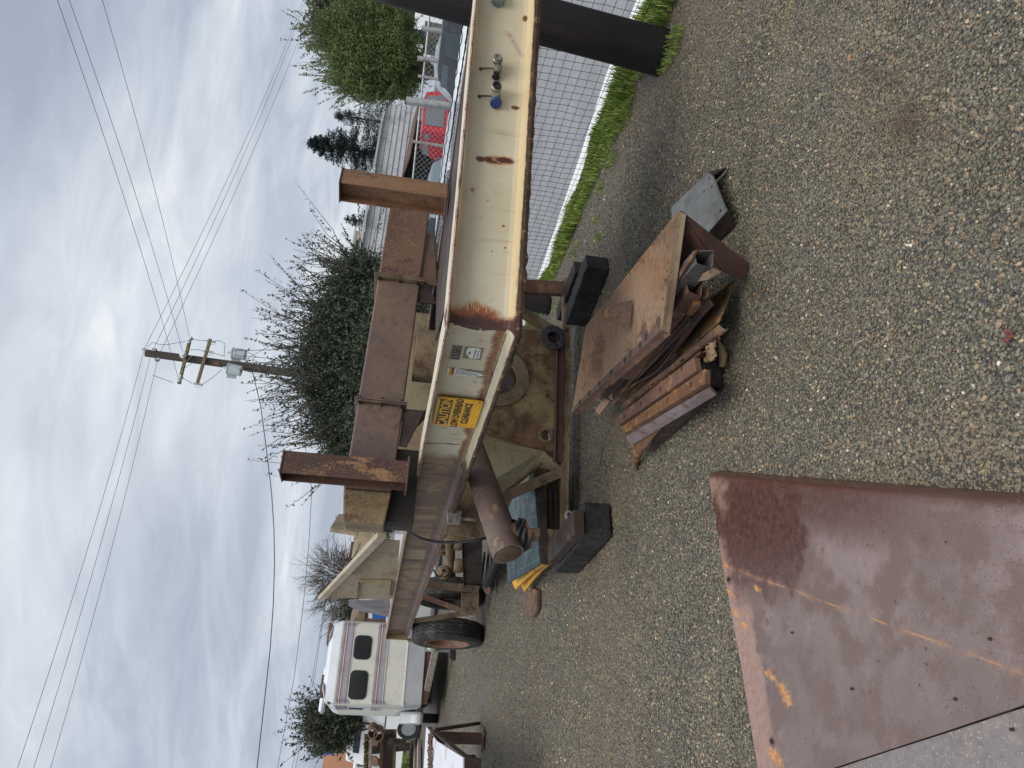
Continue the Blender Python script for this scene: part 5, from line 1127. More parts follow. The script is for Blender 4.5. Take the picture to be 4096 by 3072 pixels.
for _ in range(17000):
    y = rng.uniform(3.2, 9.6); xg = np.interp(y, fl[:, 1], fl[:, 0]); xr = np.interp(y, ey_[:, 1], ey_[:, 0])
    if xr < xg: continue
    t = rng.beta(1.1, 1.0); x = xg - .03 + t*(xr - xg + .03)
    d_ = nz(x*2.2, y*2.2, 11); 
    if d_ > -.35 or rng.uniform() < .3: pts.append((x, y, (.3+1.7*max(0, d_+.25))*(1 if y < 5.8 else .6)*(.5+.7*math.sin(math.pi*min(1, t*.95+.05)))))
blades('grass_verge', pts, .05, .17, .008, m_grass, 'bright green grass and weeds along the foot of the net fence')
pts = []
for px, py, r_, n_ in ((2680, 200, .16, 500), (2450, 640, .10, 120), (2500, 480, .12, 160), (2400, 750, .08, 90), (2390, 880, .05, 60), (2395, 950, .05, 60), (2300, 1000, .12, 90), (2240, 1230, .1, 90), (2265, 1180, .06, 60), (2340, 1200, .05, 30)):
    c = Z(px, py)
    for _ in range(n_): a = rng.uniform(0, 6.28); r = r_*math.sqrt(rng.uniform()); pts.append((c.x+math.cos(a)*r*.8, c.y+math.sin(a)*r*1.6, .5))
blades('weed_tufts', pts, .03, .09, .004, m_grass, 'sparse green weed tufts in the gravel near the net fence', .6)
# ================================================================== UTILITY POLE AND WIRES
pole = thing('utility_pole', 'tall weathered wooden utility pole with crossarms and two grey transformers', 'utility pole', (-.6, 26, 0))
pt, pb = Y(583, 1412, 26), Y(1250, 1503, 26); pdir = (pb-pt).normalized(); pbot = pt + pdir*(pt.z/abs(pdir.z)); 
obj('shaft', MB().tube([pt, pt.lerp(pbot, .5), pbot], [.13, .15, .18], 18), m_pole, pole, smooth=True)
m_arm = timber('crossarm_wood', (86, 74, 52), (130, 122, 84), .5, (3, 3, 3)); m_porc = plain('porcelain', (200, 204, 206), .25, var=.1)
def Yp(px, py): return Y(px, py, 25.8)
arms = []
for (a, b, nm) in (((762, 1350), (716, 1536), 'crossarm'), ((842, 1355), (790, 1532), 'crossarm')):
    arms.append(obj(nm, MB().bar(Yp(*a), Yp(*b), .12 if a[0] < 800 else .09, .10), m_arm, pole, bevel=.01))
obj('crossarm', MB().bar(Y(617, 1398, 25.9), Y(632, 1442, 26.2), .12, .12), m_pole, pole)
for (a, b) in (((766, 1425), (738, 1455)), ((722, 1480), (772, 1452))): obj('brace', MB().bar(Yp(*a), Yp(*b), .03, .02), m_galvrail, pole)
def ins(px, py, r=.07, par=None, y=25.7, ax=(0, 0, 1)):
    obj('insulator', MB().lathe([(-.07, .02), (-.05, r), (-.03, r*.6), (0, r), (.02, r*.6), (.05, r*.9), (.07, .02)], Y(px, py, y), ax, 12), m_porc, pole, smooth=True)
for q in ((578, 1398), (616, 1398), (632, 1436)): ins(*q, .06)
for q in ((757, 1357), (733, 1418), (717, 1512)): ins(*q, .13, ax=(.6, -.6, .5))
for px, py in ((842, 1366), (833, 1407), (791, 1537)):
    obj('fuse_cutout', MB().bar(Yp(px-18, py-3), Yp(px+20, py+3), .05, .07), m_galvrail, pole, bevel=.01); obj('fuse_tube', MB().tube([Yp(px-14, py+8), Yp(px, py+13), Yp(px+16, py+10)], .012, 6), m_porc, pole)
m_tr = plain('transformer_grey', (176, 188, 190), .4, .1, var=.1)
for (a, b, yy) in (((928, 1412), (983, 1420), 25.9), ((910, 1473), (966, 1485), 25.5)):
    p0, p1 = Y(*a, yy), Y(*b, yy); ax_ = (p0-p1).normalized(); h_ = (p0-p1).length; tr_ = obj('transformer', MB().lathe([(0, .0), (0, .17), (.02, .185), (h_*.9, .185), (h_*.92, .20), (h_, .20), (h_*1.05, .12), (h_*1.06, 0)], p1, ax_, 26), m_tr, pole, smooth=True)
    obj('bushing', MB().lathe([(h_*1.05, .04), (h_*1.1, .055), (h_*1.15, .03), (h_*1.2, .05), (h_*1.25, .03), (h_*1.32, .03), (h_*1.32, 0)], p1, ax_, 10), m_porc, tr_, smooth=True)
    obj('mount', MB().box(p1.lerp(p0, .6)+Vector((-.2, .1, .05)), (.22, .06, .3)), m_galvrail, tr_)
obj('tag', MB().box(Y(866, 1453, 25.72), (.10, .01, .16)), m_orange, pole)
for pts_ in (((590, 1388), (610, 1370), (640, 1378), (672, 1378), (745, 1365)), ((765, 1355), (800, 1362), (830, 1362)), ((760, 1400), (790, 1398), (832, 1410)), ((850, 1365), (880, 1362), (900, 1375), (896, 1425)), ((845, 1410), (880, 1420), (902, 1425)), ((610, 1500), (640, 1512), (692, 1530)), ((722, 1510), (745, 1520), (770, 1535)), ((812, 1537), (850, 1510), (888, 1478)), ((936, 1400), (960, 1395), (985, 1405), (1030, 1430))):
    obj('jumper_wire', MB().tube([Yp(*q) for q in pts_], .008, 4, False), m_black, pole)
def wire(p0, p1, sag, r, label, grp, mat=None):
    n_ = 26; mb = MB(); mb.tube([p0.lerp(p1, i/n_) - ezz*sag*4*(i/n_)*(1-i/n_) for i in range(n_+1)], r, 5)
    return tag(obj('power_line', mb, mat or m_wire), label, 'power line', grp)
m_wire = plain('wire_grey', (74, 78, 86), .5)
def ext(p0, p1, k=1.1): return p0 + (p1-p0)*k
for k, ((a, ya), (b, zb2)) in enumerate(((((757, 1345), 25.6), ((403, 0), 10)), (((730, 1404), 25.6), ((270, 0), 10)), (((712, 1510), 25.6), ((222, 0), 10)))):
    p0, p1 = Y(*a, ya), Z(*b, zb2); wire(p0, ext(p0, p1), .12, .007, ['lowest', 'middle', 'highest'][k] + ' of the three wires from the upper crossarm passing over the right side', 'overhead wires')
for k, ((a, ya), (b, zb2)) in enumerate(((((580, 1390), 25.8), ((1203, 0), 9.3)), (((617, 1390), 25.8), ((1212, 0), 9.3)), (((634, 1425), 25.8), ((1243, 0), 9.3)))):
    p0, p1 = Y(*a, ya), Z(*b, zb2); wire(p0, ext(p0, p1, 1.15), .3, .008, ['first', 'second', 'third'][k] + ' wire from the pole top towards the far right trees', 'overhead wires')
for k, ((a, ya), (b, zb2)) in enumerate(((((577, 1400), 25.8), ((62, 3072), 10)), (((606, 1410), 25.8), ((127, 3072), 10)), (((630, 1440), 25.8), ((195, 3072), 10)))):
    p0, p1 = Y(*a, ya), Z(*b, zb2); wire(p0, ext(p0, p1, 1.12), .12, .007, ['highest', 'middle', 'lowest'][k] + ' of the three wires from the pole top across the left of the sky', 'overhead wires')
def polywire(q, r, label, grp, mat=None):
    mb = MB().tube([Y(*p) for p in q], r, 6); return tag(obj('power_line', mb, mat or m_wire), label, 'power line', grp)
m_drop = plain('service_drop', (58, 84, 88), .5)
polywire([(1010, 1487, 25.8), (1042, 1620, 25), (1066, 1800, 24), (1086, 1970, 23.3), (1096, 2120, 22.8), (1098, 2250, 22.4), (1093, 2420, 22), (1080, 2600, 21.6), (1056, 2820, 21.2), (1028, 3072, 21), (1014, 3200, 21)], .017, 'thick sagging dark service cable from the pole to the left', 'overhead wires', m_drop)
polywire([(1180, 1505, 26), (1247, 1960, 28), (1235, 2180, 29), (1213, 2420, 30), (1178, 2700, 31), (1110, 3072, 32), (1085, 3200, 32)], .012, 'thinner sagging wire below the thick service cable at left', 'overhead wires')
for k in range(2): polywire([(1345, 2060, 60), (1318, 2300, 60), (1255+8*k, 2680, 60), (1168+14*k, 3072, 60), (1140+14*k, 3200, 60)], .02, ['left', 'right'][k] + ' strand of the faint far wire pair behind the camper', 'overhead wires')

# ================================================================== TREES
def tree(name, label, cat, base, trunk_r, height, blobs, n_leaf, leaf, mat, up_sprays=0, density_core=.5, nbr=60, spray_r=None, bare=False, twigs=0, group=None, br_mat=None, droop=0.0, minrel=.0):
    """blobs: [(centre, rx, ry, rz)] ellipsoids of foliage; branches run out to them, leaves cluster on twigs"""
    t_ = thing(name, label, cat, tuple(base), group)
    base = Vector(base); mb = MB(); top_ = base + Vector((0, 0, height*.55))
    mb.tube([base - ezz*.1, base.lerp(top_, .5) + Vector((.05*height*.2, 0, 0)), top_], [trunk_r*1.15, trunk_r*.8, trunk_r*.45], 10)
    tips = []
    for i in range(nbr):
        c, rx, ry, rz = blobs[rng.integers(len(blobs))]; d = Vector(rng.normal(0, 1, 3)).normalized(); r_ = rng.uniform(.45, .98)
        if up_sprays and rng.uniform() < up_sprays: d = (d + Vector((0, 0, 1.3))).normalized()
        e_ = Vector(c) + Vector((d.x*rx, d.y*ry, d.z*rz))*r_; s0 = base.lerp(top_, rng.uniform(.35, 1)); md_ = s0.lerp(e_, .5) + Vector(rng.normal(0, .06*height*.3, 3)) + ezz*.05*height
        mb.tube([s0, md_, e_], [trunk_r*.28, trunk_r*.16, trunk_r*.04], 5, False); tips.append((e_, d))
    obj('trunk', mb, br_mat or m_bark, t_, smooth='all')
    tw = MB()
    tb = []
    for i in range(twigs):
        c, rx, ry, rz = blobs[rng.integers(len(blobs))]; d = Vector(rng.normal(0, 1, 3)).normalized()
        if up_sprays and rng.uniform() < up_sprays: d = (d + Vector((0, 0, 1.1))).normalized()
        p = Vector(c) + Vector((d.x*rx, d.y*ry, d.z*rz))*rng.uniform(.55, 1.0); dd_ = (d + Vector(rng.normal(0, .35, 3)) + ezz*(.7 if up_sprays else -droop)).normalized(); ln_ = (spray_r or .2)*rng.uniform(.4, 1.35)
        q = p + dd_*ln_*.5 + Vector(rng.normal(0, .04*ln_, 3)); e_ = p + dd_*ln_ + Vector(rng.normal(0, .12*ln_, 3)); tw.tube([p, q, e_], [.012, .008, .003] if not bare else [.02, .012, .004], 3, False); tb.append((p, q, e_))
        if bare:
            for _ in range(4):
                s_ = p.lerp(e_, rng.uniform(.2, .9)); tw.tube([s_, s_ + (dd_ + Vector(rng.normal(0, .6, 3))).normalized()*ln_*rng.uniform(.2, .5)], [.007, .003], 3, False)
    if twigs: obj('twigs', tw, m_twig, t_)['kind'] = 'stuff'
    if n_leaf:
        nb = len(blobs); vol = np.array([b[1]*b[2]*b[3] for b in blobs])**.75; bi = rng.choice(nb, n_leaf, p=vol/vol.sum())
        C = np.array([list(b[0]) for b in blobs])[bi]; Rr = np.array([b[1:4] for b in blobs])[bi]
        d = rng.normal(0, 1, (n_leaf, 3)); d /= np.linalg.norm(d, axis=1)[:, None]
        nlump = max(30, n_leaf//350); LD = rng.normal(0, 1, (nlump, 3)); LD /= np.linalg.norm(LD, axis=1)[:, None]; li = np.argmax(d @ LD.T, 1); la = np.max(d @ LD.T, 1)
        lamp = rng.uniform(.75, 1.12, nlump)[li] * (1 - 1.3*(1-la)*(nlump/60)**.5*.8)
        rr = (density_core + (1-density_core)*rng.uniform(0, 1, n_leaf)**.6) * np.clip(lamp, .5, 1.15)
        Pp = C + d*Rr*rr[:, None] + rng.normal(0, leaf*.8, (n_leaf, 3))
        if tb:
            k = int(n_leaf*(.065 if leaf < .04 else .17)) if not bare else 0; ti = rng.integers(0, len(tb), k); T0 = np.array([list(a) for a, _, _ in tb])[ti]; T1 = np.array([list(c) for _, _, c in tb])[ti]
            tt = rng.uniform(0, 1, (k, 1)); Pp[:k] = T0 + (T1-T0)*tt + rng.normal(0, leaf*.45, (k, 3))
        Pp[:, 2] = np.maximum(Pp[:, 2], base.z + minrel)
        a = rng.normal(0, 1, (n_leaf, 3)); a /= np.linalg.norm(a, axis=1)[:, None]; b = rng.normal(0, 1, (n_leaf, 3)); b -= (b*a).sum(1)[:, None]*a; b /= np.linalg.norm(b, axis=1)[:, None]
        s_ = leaf*rng.uniform(.6, 1.3, (n_leaf, 1)); V4 = np.stack([Pp-a*s_, Pp+b*s_*.45, Pp+a*s_, Pp-b*s_*.45], 1).reshape(-1, 3)
        me = bpy.data.meshes.new('leaves'); me.vertices.add(n_leaf*4); me.vertices.foreach_set('co', V4.ravel()); me.loops.add(n_leaf*4); me.loops.foreach_set('vertex_index', np.arange(n_leaf*4, dtype=np.int32))
        me.polygons.add(n_leaf); me.polygons.foreach_set('loop_start', np.arange(0, n_leaf*4, 4, dtype=np.int32)); me.update()
        at = me.attributes.new('tint', 'FLOAT', 'FACE'); at.data.foreach_set('value', np.clip(.45 + .35*(rng.uniform(.0, 1, nlump)[li]-.5) + rng.normal(0, .16, n_leaf), 0, 1).astype(np.float32))
        me.materials.append(mat); o = bpy.data.objects.new('leaves', me); COL.objects.link(o); o.parent = t_; o.matrix_parent_inverse = Matrix.Translation(t_.location).inverted(); o['kind'] = 'stuff'
    return t_
def blob(px, py, y, rpx, rpy, ry=None):
    c = Y(px, py, y); s_ = y/FPX; return (c, rpy*s_, (ry if ry else rpy*s_), rpx*s_)
# big evergreen shrub behind the boom (pixel height axis = px)
yb = 15.0
tree('evergreen_bush', 'large dense dark green evergreen bush with long wispy top shoots behind the boom', 'bush', (Y(1600, 1430, yb).x, yb, 0), .22, 3.4,
     [blob(1410, 1250, yb, 165, 200), blob(1360, 1460, yb, 185, 190), blob(1400, 1640, yb, 170, 190), blob(1450, 1160, yb, 130, 150), blob(1450, 1770, yb, 140, 130), blob(1440, 1090, yb, 90, 110), blob(1370, 1760, yb, 90, 100), blob(1560, 1450, yb, 200, 460), blob(1340, 1370, yb, 130, 160), blob(1340, 1560, yb, 130, 150)], 190000, .033, m_leafbush, up_sprays=.6, density_core=.25, nbr=110, spray_r=1.05, twigs=420)
# fresh green willow-like tree at the right
yw = 30.0
tree('broadleaf_tree', 'round fresh green tree above the parked vehicles at the right', 'tree', (Y(1640, 280, yw).x, yw, 0), .22, 5.0,
     [blob(1440, 250, yw, 150, 150), blob(1370, 130, yw, 95, 110), blob(1560, 230, yw, 130, 160), blob(1500, 90, yw, 130, 100), blob(1470, 340, yw, 120, 70), blob(1600, 330, yw, 90, 70), blob(1600, 130, yw, 70, 90)], 150000, .048, m_leafwillow, up_sprays=.5, density_core=.15, nbr=90, spray_r=1.1, twigs=420)
tree('grey_tree', 'sparse grey-green tree standing behind the fresh green tree, top right', 'tree', (Y(1700, 60, 42).x, 42, 0), .3, 9.0,
     [blob(1300, 95, 42, 70, 80), blob(1310, 0, 42, 70, 90), blob(1420, 20, 42, 80, 80), blob(1560, 20, 42, 90, 60), blob(1450, -80, 42, 150, 90), blob(1300, 130, 42, 40, 50)], 15000, .12, m_leafoak, density_core=.1, nbr=70, spray_r=1.0, twigs=200)
def conifer(px_top, py, y, px_base, half, label, n_=16000, sparse=1.0):
    top_ = Y(px_top, py, y); bs = Vector((Y(px_base, py, y).x, y, 0)); h_ = top_.z; t_ = thing('conifer_tree', label, 'conifer', tuple(bs))
    obj('trunk', MB().tube([bs, Vector((bs.x, y, h_))], [.2, .03], 8), m_bark, t_)
    V_ = []; F_ = []; T_ = []; hw = half*y/FPX
    for i in range(int(330*sparse)):
        t = rng.uniform(.02, 1)**.9; z_ = h_*(1-t*.85); r_ = hw*(t**.8)*rng.uniform(.55, 1.15); a = rng.uniform(0, 6.28); d = Vector((math.cos(a), math.sin(a), -.22 + .45*(1-t)))
        for k in range(int(n_/240)):
            u_ = rng.uniform(.05, 1); p = Vector((bs.x, y, z_)) + d*r_*u_ + Vector(rng.normal(0, .05+.03*hw, 3))*(1.25-u_) + ezz*(-.10*u_*u_*r_); s_ = rng.uniform(.05, .13); q = Vector(rng.normal(0, 1, 3)).normalized(); q2 = (d + Vector(rng.normal(0, .5, 3))).normalized()
            o = len(V_); V_ += [tuple(p-q2*s_), tuple(p+q*s_*.35), tuple(p+q2*s_), tuple(p-q*s_*.35)]; F_.append((o, o+1, o+2, o+3)); T_.append(rng.uniform(0, 1))
    me = bpy.data.meshes.new('needles'); me.from_pydata(V_, [], F_); at = me.attributes.new('tint', 'FLOAT', 'FACE'); at.data.foreach_set('value', T_); o = obj('needles', me, m_conif, t_); o['kind'] = 'stuff'; return t_
conifer(1218, 635, 70, 1640, 215, 'pointed dark conifer tree beside the grey metal building', 46000)
conifer(1330, 500, 78, 1600, 170, 'broad dark conifer partly behind the fresh green tree', 11000)
conifer(1372, 905, 72, 1600, 150, 'smaller sparse conifer visible left of the right-hand post', 9000, .8)
for k, (px, py, y, px2, hf, lb) in enumerate(((1350, 2112, 80, 1560, 26, 'tiny dark conifer just left of the boom end'), (1364, 2250, 70, 1560, 30, 'tiny dark conifer above the hopper rim'), (1238, 3015, 70, 1500, 95, 'dark conifer at the far left behind the tan building'), (1326, 2672, 75, 1500, 16, 'small treetop poking above the camper roof'))):
    conifer(px, py, y, px2, hf, lb, 5000, .7)
tree('bare_tree', 'leafless round grey tree between the hopper and the camper', 'tree', (Y(1500, 2350, 40).x, 40, 0), .2, 4, [blob(1400, 2360, 40, 110, 140), blob(1330, 2300, 40, 60, 80), blob(1420, 2440, 40, 80, 90)], 0, .1, m_leafoak, nbr=160, spray_r=1.0, twigs=1100, bare=True)
tree('olive_shrub', 'dark scrubby evergreen with upright twigs behind the camper at left', 'shrub', (Y(1450, 2890, 20).x, 20, 0), .15, 3.3, [blob(1370, 2860, 20, 70, 90), blob(1300, 2880, 20, 75, 80), blob(1350, 2950, 20, 60, 60)], 13000, .055, m_leafbush, up_sprays=.8, density_core=.2, nbr=50, spray_r=.7, twigs=260)
tree('dark_shrub', 'dark leafy shrub beneath the bare tree, beside the hopper', 'shrub', (Y(1500, 2400, 34).x, 34, 0), .12, 2.8, [blob(1440, 2400, 34, 60, 70), blob(1420, 2450, 34, 50, 40)], 6000, .09, m_leafbush, density_core=.2, nbr=20, spray_r=.5, twigs=60)
# low hedge of distant trees closing the horizon
for k, (px, py, rp, rq, yy) in enumerate(((1640, 120, 50, 150, 75), (1600, 850, 40, 160, 90), (1560, 1900, 40, 260, 90), (1500, 2300, 40, 240, 90), (1440, 3000, 40, 160, 90))):
    tree('hedge_tree', ['far hazy green tree behind the white van', 'far low tree behind the metal building', 'far low tree behind the post', 'far low tree behind the camper', 'far low tree at the extreme left'][k], 'tree', (Y(px, py, yy).x, yy, 0), .25, 5, [blob(px-10, py-rq*.5, yy, rp, rq*.5, 4), blob(px, py+rq*.5, yy, rp*1.1, rq*.5, 4), blob(px+25, py, yy, rp, rq*.9, 4)], 7000, .22, m_leafoak if k == 0 else m_leafbush, density_core=.1, nbr=12)

# ================================================================== METAL BUILDING
bld = thing('metal_building', 'long grey building clad in horizontal metal boards beyond the car park', 'building', (12, 50, 0))
b0, b1 = Y(1545, 412, 55), Y(1445, 1090, 46); W0 = Vector((b0.x, 55, 0)); W1 = Vector((b1.x-3, 43, 0)); db = (W1-W0).normalized(); nb_ = Vector((-db.y, db.x, 0)); nb_ = nb_ if nb_.y < 0 else -nb_
h0 = b0.z; ln = (W1-W0).length
m_clad = steel('cladding_grey', (186, 188, 190), (176, 178, 182), (156, 154, 150), .25, (.45, .6), metal=.05, bias=.55, bs=.05, grime=.1)
nbd = 13
for k in range(nbd):
    z0_ = k*h0/nbd; z1_ = (k+1)*h0/nbd
    obj('wall_board', MB().poly([W0+ezz*z0_+nb_*.07, W0+ezz*(z1_-.03)+nb_*.01, W1+ezz*(z1_-.03)+nb_*.01, W1+ezz*z0_+nb_*.07], .05), m_clad, bld)
obj('wall', MB().poly([W0, W1, W1+ezz*h0, W0+ezz*h0], .2, nb_), m_clad, bld)
m_roofm = plain('metal_roof', (196, 198, 200), .4, .3, var=.1, scale=1)
obj('roof', MB().poly([W0+ezz*(h0)+nb_*.3-db*.4, W1+ezz*h0+nb_*.3, W1+ezz*(h0+1.0)-nb_*9, W0+ezz*(h0+1.0)-nb_*9-db*.4], .12), m_roofm, bld)
obj('end_wall', MB().poly([W0, W0-nb_*9, W0-nb_*9+ezz*(h0+.9), W0+ezz*h0], .1), m_clad, bld)
s0_, s1_ = V(1640, 480, W0[:2], W1[:2]), V(1640, 720, W0[:2], W1[:2])
mb = MB().poly([Vector((*s0_[:2], 0))+nb_*.12, Vector((*s1_[:2], 0))+nb_*.12, Vector((*s1_[:2], 2.9))+nb_*.12, Vector((*s0_[:2], 2.6))+nb_*.12], .05, nb_); obj('dark_opening', mb, m_black, bld)
obj('canopy', MB().poly([Vector((*s0_[:2], 2.75))+nb_*.1, Vector((*s1_[:2], 3.0))+nb_*.1, Vector((*s1_[:2], 2.6))+nb_*2, Vector((*s0_[:2], 2.4))+nb_*2], .08), m_rustbrown, bld)
ms = thing('rooftop_shed', 'small pale shed with louvres rising above the metal building', 'shed', (Y(1445, 1010, 60).x, 60, 4.2))
c = Y(1448, 1005, 58); obj('shed_wall', MB().box(c, (2.4, 2, 1.3), db), plain('shed_beige', (190, 178, 160), .7), ms)
for k in range(3): obj('louvre', MB().box(c+nb_*1.02+ezz*(.35-.35*k)+db*.4, (1.1, .05, .2), db), m_black, ms)
obj('shed_roof', MB().box(c+ezz*.7, (2.8, 2.4, .12), db), m_roofm, ms)

# ================================================================== CHAIN-LINK FENCE (far side of the road)
clf = thing('chain_link_fence', 'galvanised chain-link fence and gate in front of the parked vehicles', 'fence', (6, 14, 0))
ca_, cb_ = Vector((9.0, 15.0, 0)), Vector((2.2, 17.6, 0)); dcf = (cb_-ca_).normalized(); lcf = (cb_-ca_).length; HF = 1.75
mb = MB(); g_ = .085
i = -HF
while i < lcf:
    for s_ in (1, -1):
        a0_, a1_ = (i, i+HF) if s_ == 1 else (i+HF, i)
        lo, hi = 0, 1
        for t0_, t1_ in (((0-a0_)/(a1_-a0_), (lcf-a0_)/(a1_-a0_)),):
            lo = max(0, min(t0_, t1_)); hi = min(1, max(t0_, t1_))
        if hi > lo: mb.tube([ca_+dcf*(a0_+(a1_-a0_)*lo)+ezz*(HF*lo+.03), ca_+dcf*(a0_+(a1_-a0_)*hi)+ezz*(HF*hi+.03)], .0035, 3, False)
    i += g_*1.4
obj('chain_mesh', mb, m_galvrail, clf)['kind'] = 'stuff'
for z_ in (HF+.03, HF*.62): obj('rail', MB().tube([ca_+ezz*z_, cb_+ezz*z_], .024, 8), m_galvrail, clf)
for t in (0, .18, .36, .55, .74, 1): obj('fence_post', MB().tube([ca_.lerp(cb_, t), ca_.lerp(cb_, t)+ezz*(HF+.15)], .035, 8), m_galvrail, clf)
gp_ = V(1700, 415, ca_[:2], cb_[:2]); 
for k, (pp_, r_, h_) in enumerate(((gp_, .09, 2.1), (gp_+dcf*-.9, .05, 1.95), (gp_+dcf*-1.5, .05, 1.9))): obj('gate_post', MB().tube([Vector((*pp_[:2], 0))-nb_*-.1, Vector((*pp_[:2], h_))], r_, 12), m_galvrail, clf, smooth=True)

# ================================================================== VEHICLES
def vehicle(name, label, cat, c, yaw, L_, W_, H_, paint, hood=.28, bed=0.0, kind_='car', group=None):
    t_ = thing(name, label, cat, (c[0], c[1], 0), group); a = R_(yaw); X = Vector((math.cos(a), math.sin(a), 0)); Yv = Vector((-X.y, X.x, 0)); c = Vector((c[0], c[1], 0))
    def Pt(x, y_, z): return c + X*x + Yv*y_ + ezz*z
    belt = H_*.56; h = L_/2
    if kind_ == 'pickup': side = [(-h, .42), (-h, belt*.98), (-h*.12, belt), (.0-h*.08, H_*.97), (h*.02, H_), (h*.30, H_*.98), (h*.50, belt*1.02), (h*.97, belt*.9), (h, belt*.6), (h, .42)]
    elif kind_ == 'van': side = [(-h, .4), (-h*.99, H_*.9), (-h*.93, H_), (h*.55, H_), (h*.72, H_*.93), (h*.9, belt*1.05), (h*.99, belt*.85), (h, .4)]
    else: side = [(-h, .38), (-h*.99, belt*.95), (-h*.8, belt*1.03), (-h*.62, H_*.96), (-h*.45, H_), (h*.12, H_), (h*.25, H_*.97), (h*.5, belt*1.05), (h*.93, belt*.86), (h, belt*.6), (h, .38)]
    mb = MB(); rings = []
    for y_, k in ((-W_/2, .96), (-W_/2+.06, 1), (W_/2-.06, 1), (W_/2, .96)):
        rings.append([Pt(x*(.985 if k < 1 else 1), y_*(1 if z_ < belt*1.1 else .86), z_ if z_ < belt*1.1 else z_*(.99 if k < 1 else 1)) for x, z_ in side])
    loft(mb, rings); body = obj('body', mb, paint, t_, bevel=.05, seg=2, smooth=True)
    gl = m_carglass
    def quad(nm, pts, mat, par=t_, th=.01): return obj(nm, MB().poly([Pt(*p) for p in pts], th), mat, par)
    for s_ in (-1, 1):
        yo = s_*(W_/2*.93+.012); yt = s_*(W_/2*.87+.012)
        if kind_ == 'pickup': ws = [((-h*.05, 0), (h*.13, 0)), ((h*.16, 0), (h*.42, .0))]
        elif kind_ == 'van': ws = [((h*.35, 0), (h*.68, 0))]
        else: ws = [((-h*.68, 0), (-h*.38, 0)), ((-h*.34, 0), (-h*.02, 0)), ((h*.02, 0), (h*.36, 0))]
        for (x0, _), (x1, _) in ws: quad('window', [(x0, yo, belt*1.08), (x1, yo, belt*1.08), (x1-.06*h, yt, H_*.93), (x0+.02*h, yt, H_*.93)][::s_], gl)
    wsx = {'pickup': ((h*.50, h*.33)), 'van': ((h*.88, h*.70)), 'car': ((h*.50, h*.27))}[kind_]
    quad('windscreen', [(wsx[0]+.02, -W_*.40, belt*1.06), (wsx[0]+.02, W_*.40, belt*1.06), (wsx[1]+.02, W_*.36, H_*.95), (wsx[1]+.02, -W_*.36, H_*.95)], gl)
    if kind_ == 'car': quad('rear_window', [(-h*.80, -W_*.38, belt*1.07), (-h*.64, -W_*.36, H_*.94), (-h*.64, W_*.36, H_*.94), (-h*.80, W_*.38, belt*1.07)], gl)
    if kind_ == 'pickup': quad('rear_window', [(-h*.125, -W_*.36, belt*1.07), (-h*.095, -W_*.33, H_*.94), (-h*.095, W_*.33, H_*.94), (-h*.125, W_*.36, belt*1.07)], gl)
    for x_ in (-h*.62, h*.64):
        for s_ in (-1, 1):
            w_ = obj('wheel', MB().lathe([(-.1, .2), (-.11, .31), (-.08, .335), (.08, .335), (.11, .31), (.1, .2)], Pt(x_, s_*(W_/2-.1), .335), Yv, 24), m_blackrubber, t_, smooth=True)
            obj('rim', MB().lathe([(-.105, .2), (-.09, .05), (.09, .05), (.105, .2)], Pt(x_, s_*(W_/2-.1), .335), Yv, 16), m_chrome, w_)
    for s_ in (-1, 1):
        obj('headlight', MB().box(Pt(h*.985, s_*W_*.36, belt*.72), (.06, .26, .14), X), m_white, t_, bevel=.01); obj('taillight', MB().box(Pt(-h*.99, s_*W_*.42, belt*.82), (.05, .14, .26), X), plain('tail_red', (150, 20, 24), .3), t_, bevel=.01)
        obj('mirror', MB().box(Pt(h*.38, s_*(W_/2+.06), belt*1.12), (.1, .14, .14), X), paint, t_, bevel=.02)
    obj('bumper', MB().box(Pt(h*1.0, 0, .45), (.12, W_*.94, .2), X), m_galvrail, t_, bevel=.02); obj('bumper', MB().box(Pt(-h*1.0, 0, .45), (.12, W_*.94, .2), X), m_galvrail, t_, bevel=.02)
    return t_
m_red = plain('paint_red', (178, 34, 46), .3, var=.08); m_silver = plain('paint_silver', (186, 190, 194), .3, .3, var=.05); m_whitep = plain('paint_white', (232, 234, 234), .3, var=.04); m_greyp = plain('paint_grey', (128, 134, 138), .3, .3, var=.06)
def at(px, py, y): p = Y(px, py, y); return (p.x, p.y)
vehicle('red_pickup', 'red pickup truck parked behind the chain-link fence', 'pickup truck', at(1760, 470, 24), 112, 5.2, 1.85, 1.80, m_red, kind_='pickup')
vehicle('silver_car', 'silver-grey car nearest the road, right of the standing post', 'car', at(1800, 760, 13.0), 116, 4.5, 1.8, 1.24, m_silver)
vehicle('white_car', 'white car parked in front of the red pickup by the beam', 'car', at(1830, 400, 12.8), 118, 4.3, 1.75, 1.16, m_whitep)
vehicle('grey_car', 'grey car seen beneath the boom between the gusset and post', 'car', at(1740, 950, 15.5), 120, 4.5, 1.8, 1.45, m_greyp)
vehicle('white_truck', 'white pickup farther back under the green tree', 'pickup truck', at(1720, 165, 34), 100, 5.4, 1.9, 1.9, m_whitep, kind_='pickup')
vehicle('white_van', 'tall white van at the far end of the yard, top right', 'van', at(1710, 70, 40), 20, 6.5, 2.1, 2.9, m_whitep, kind_='van')
vehicle('dark_suv', 'dark covered vehicle behind the fence by the leaning post', 'car', at(1790, 130, 15), 112, 4.6, 1.8, 1.5, plain('paint_dark', (92, 94, 98), .4))
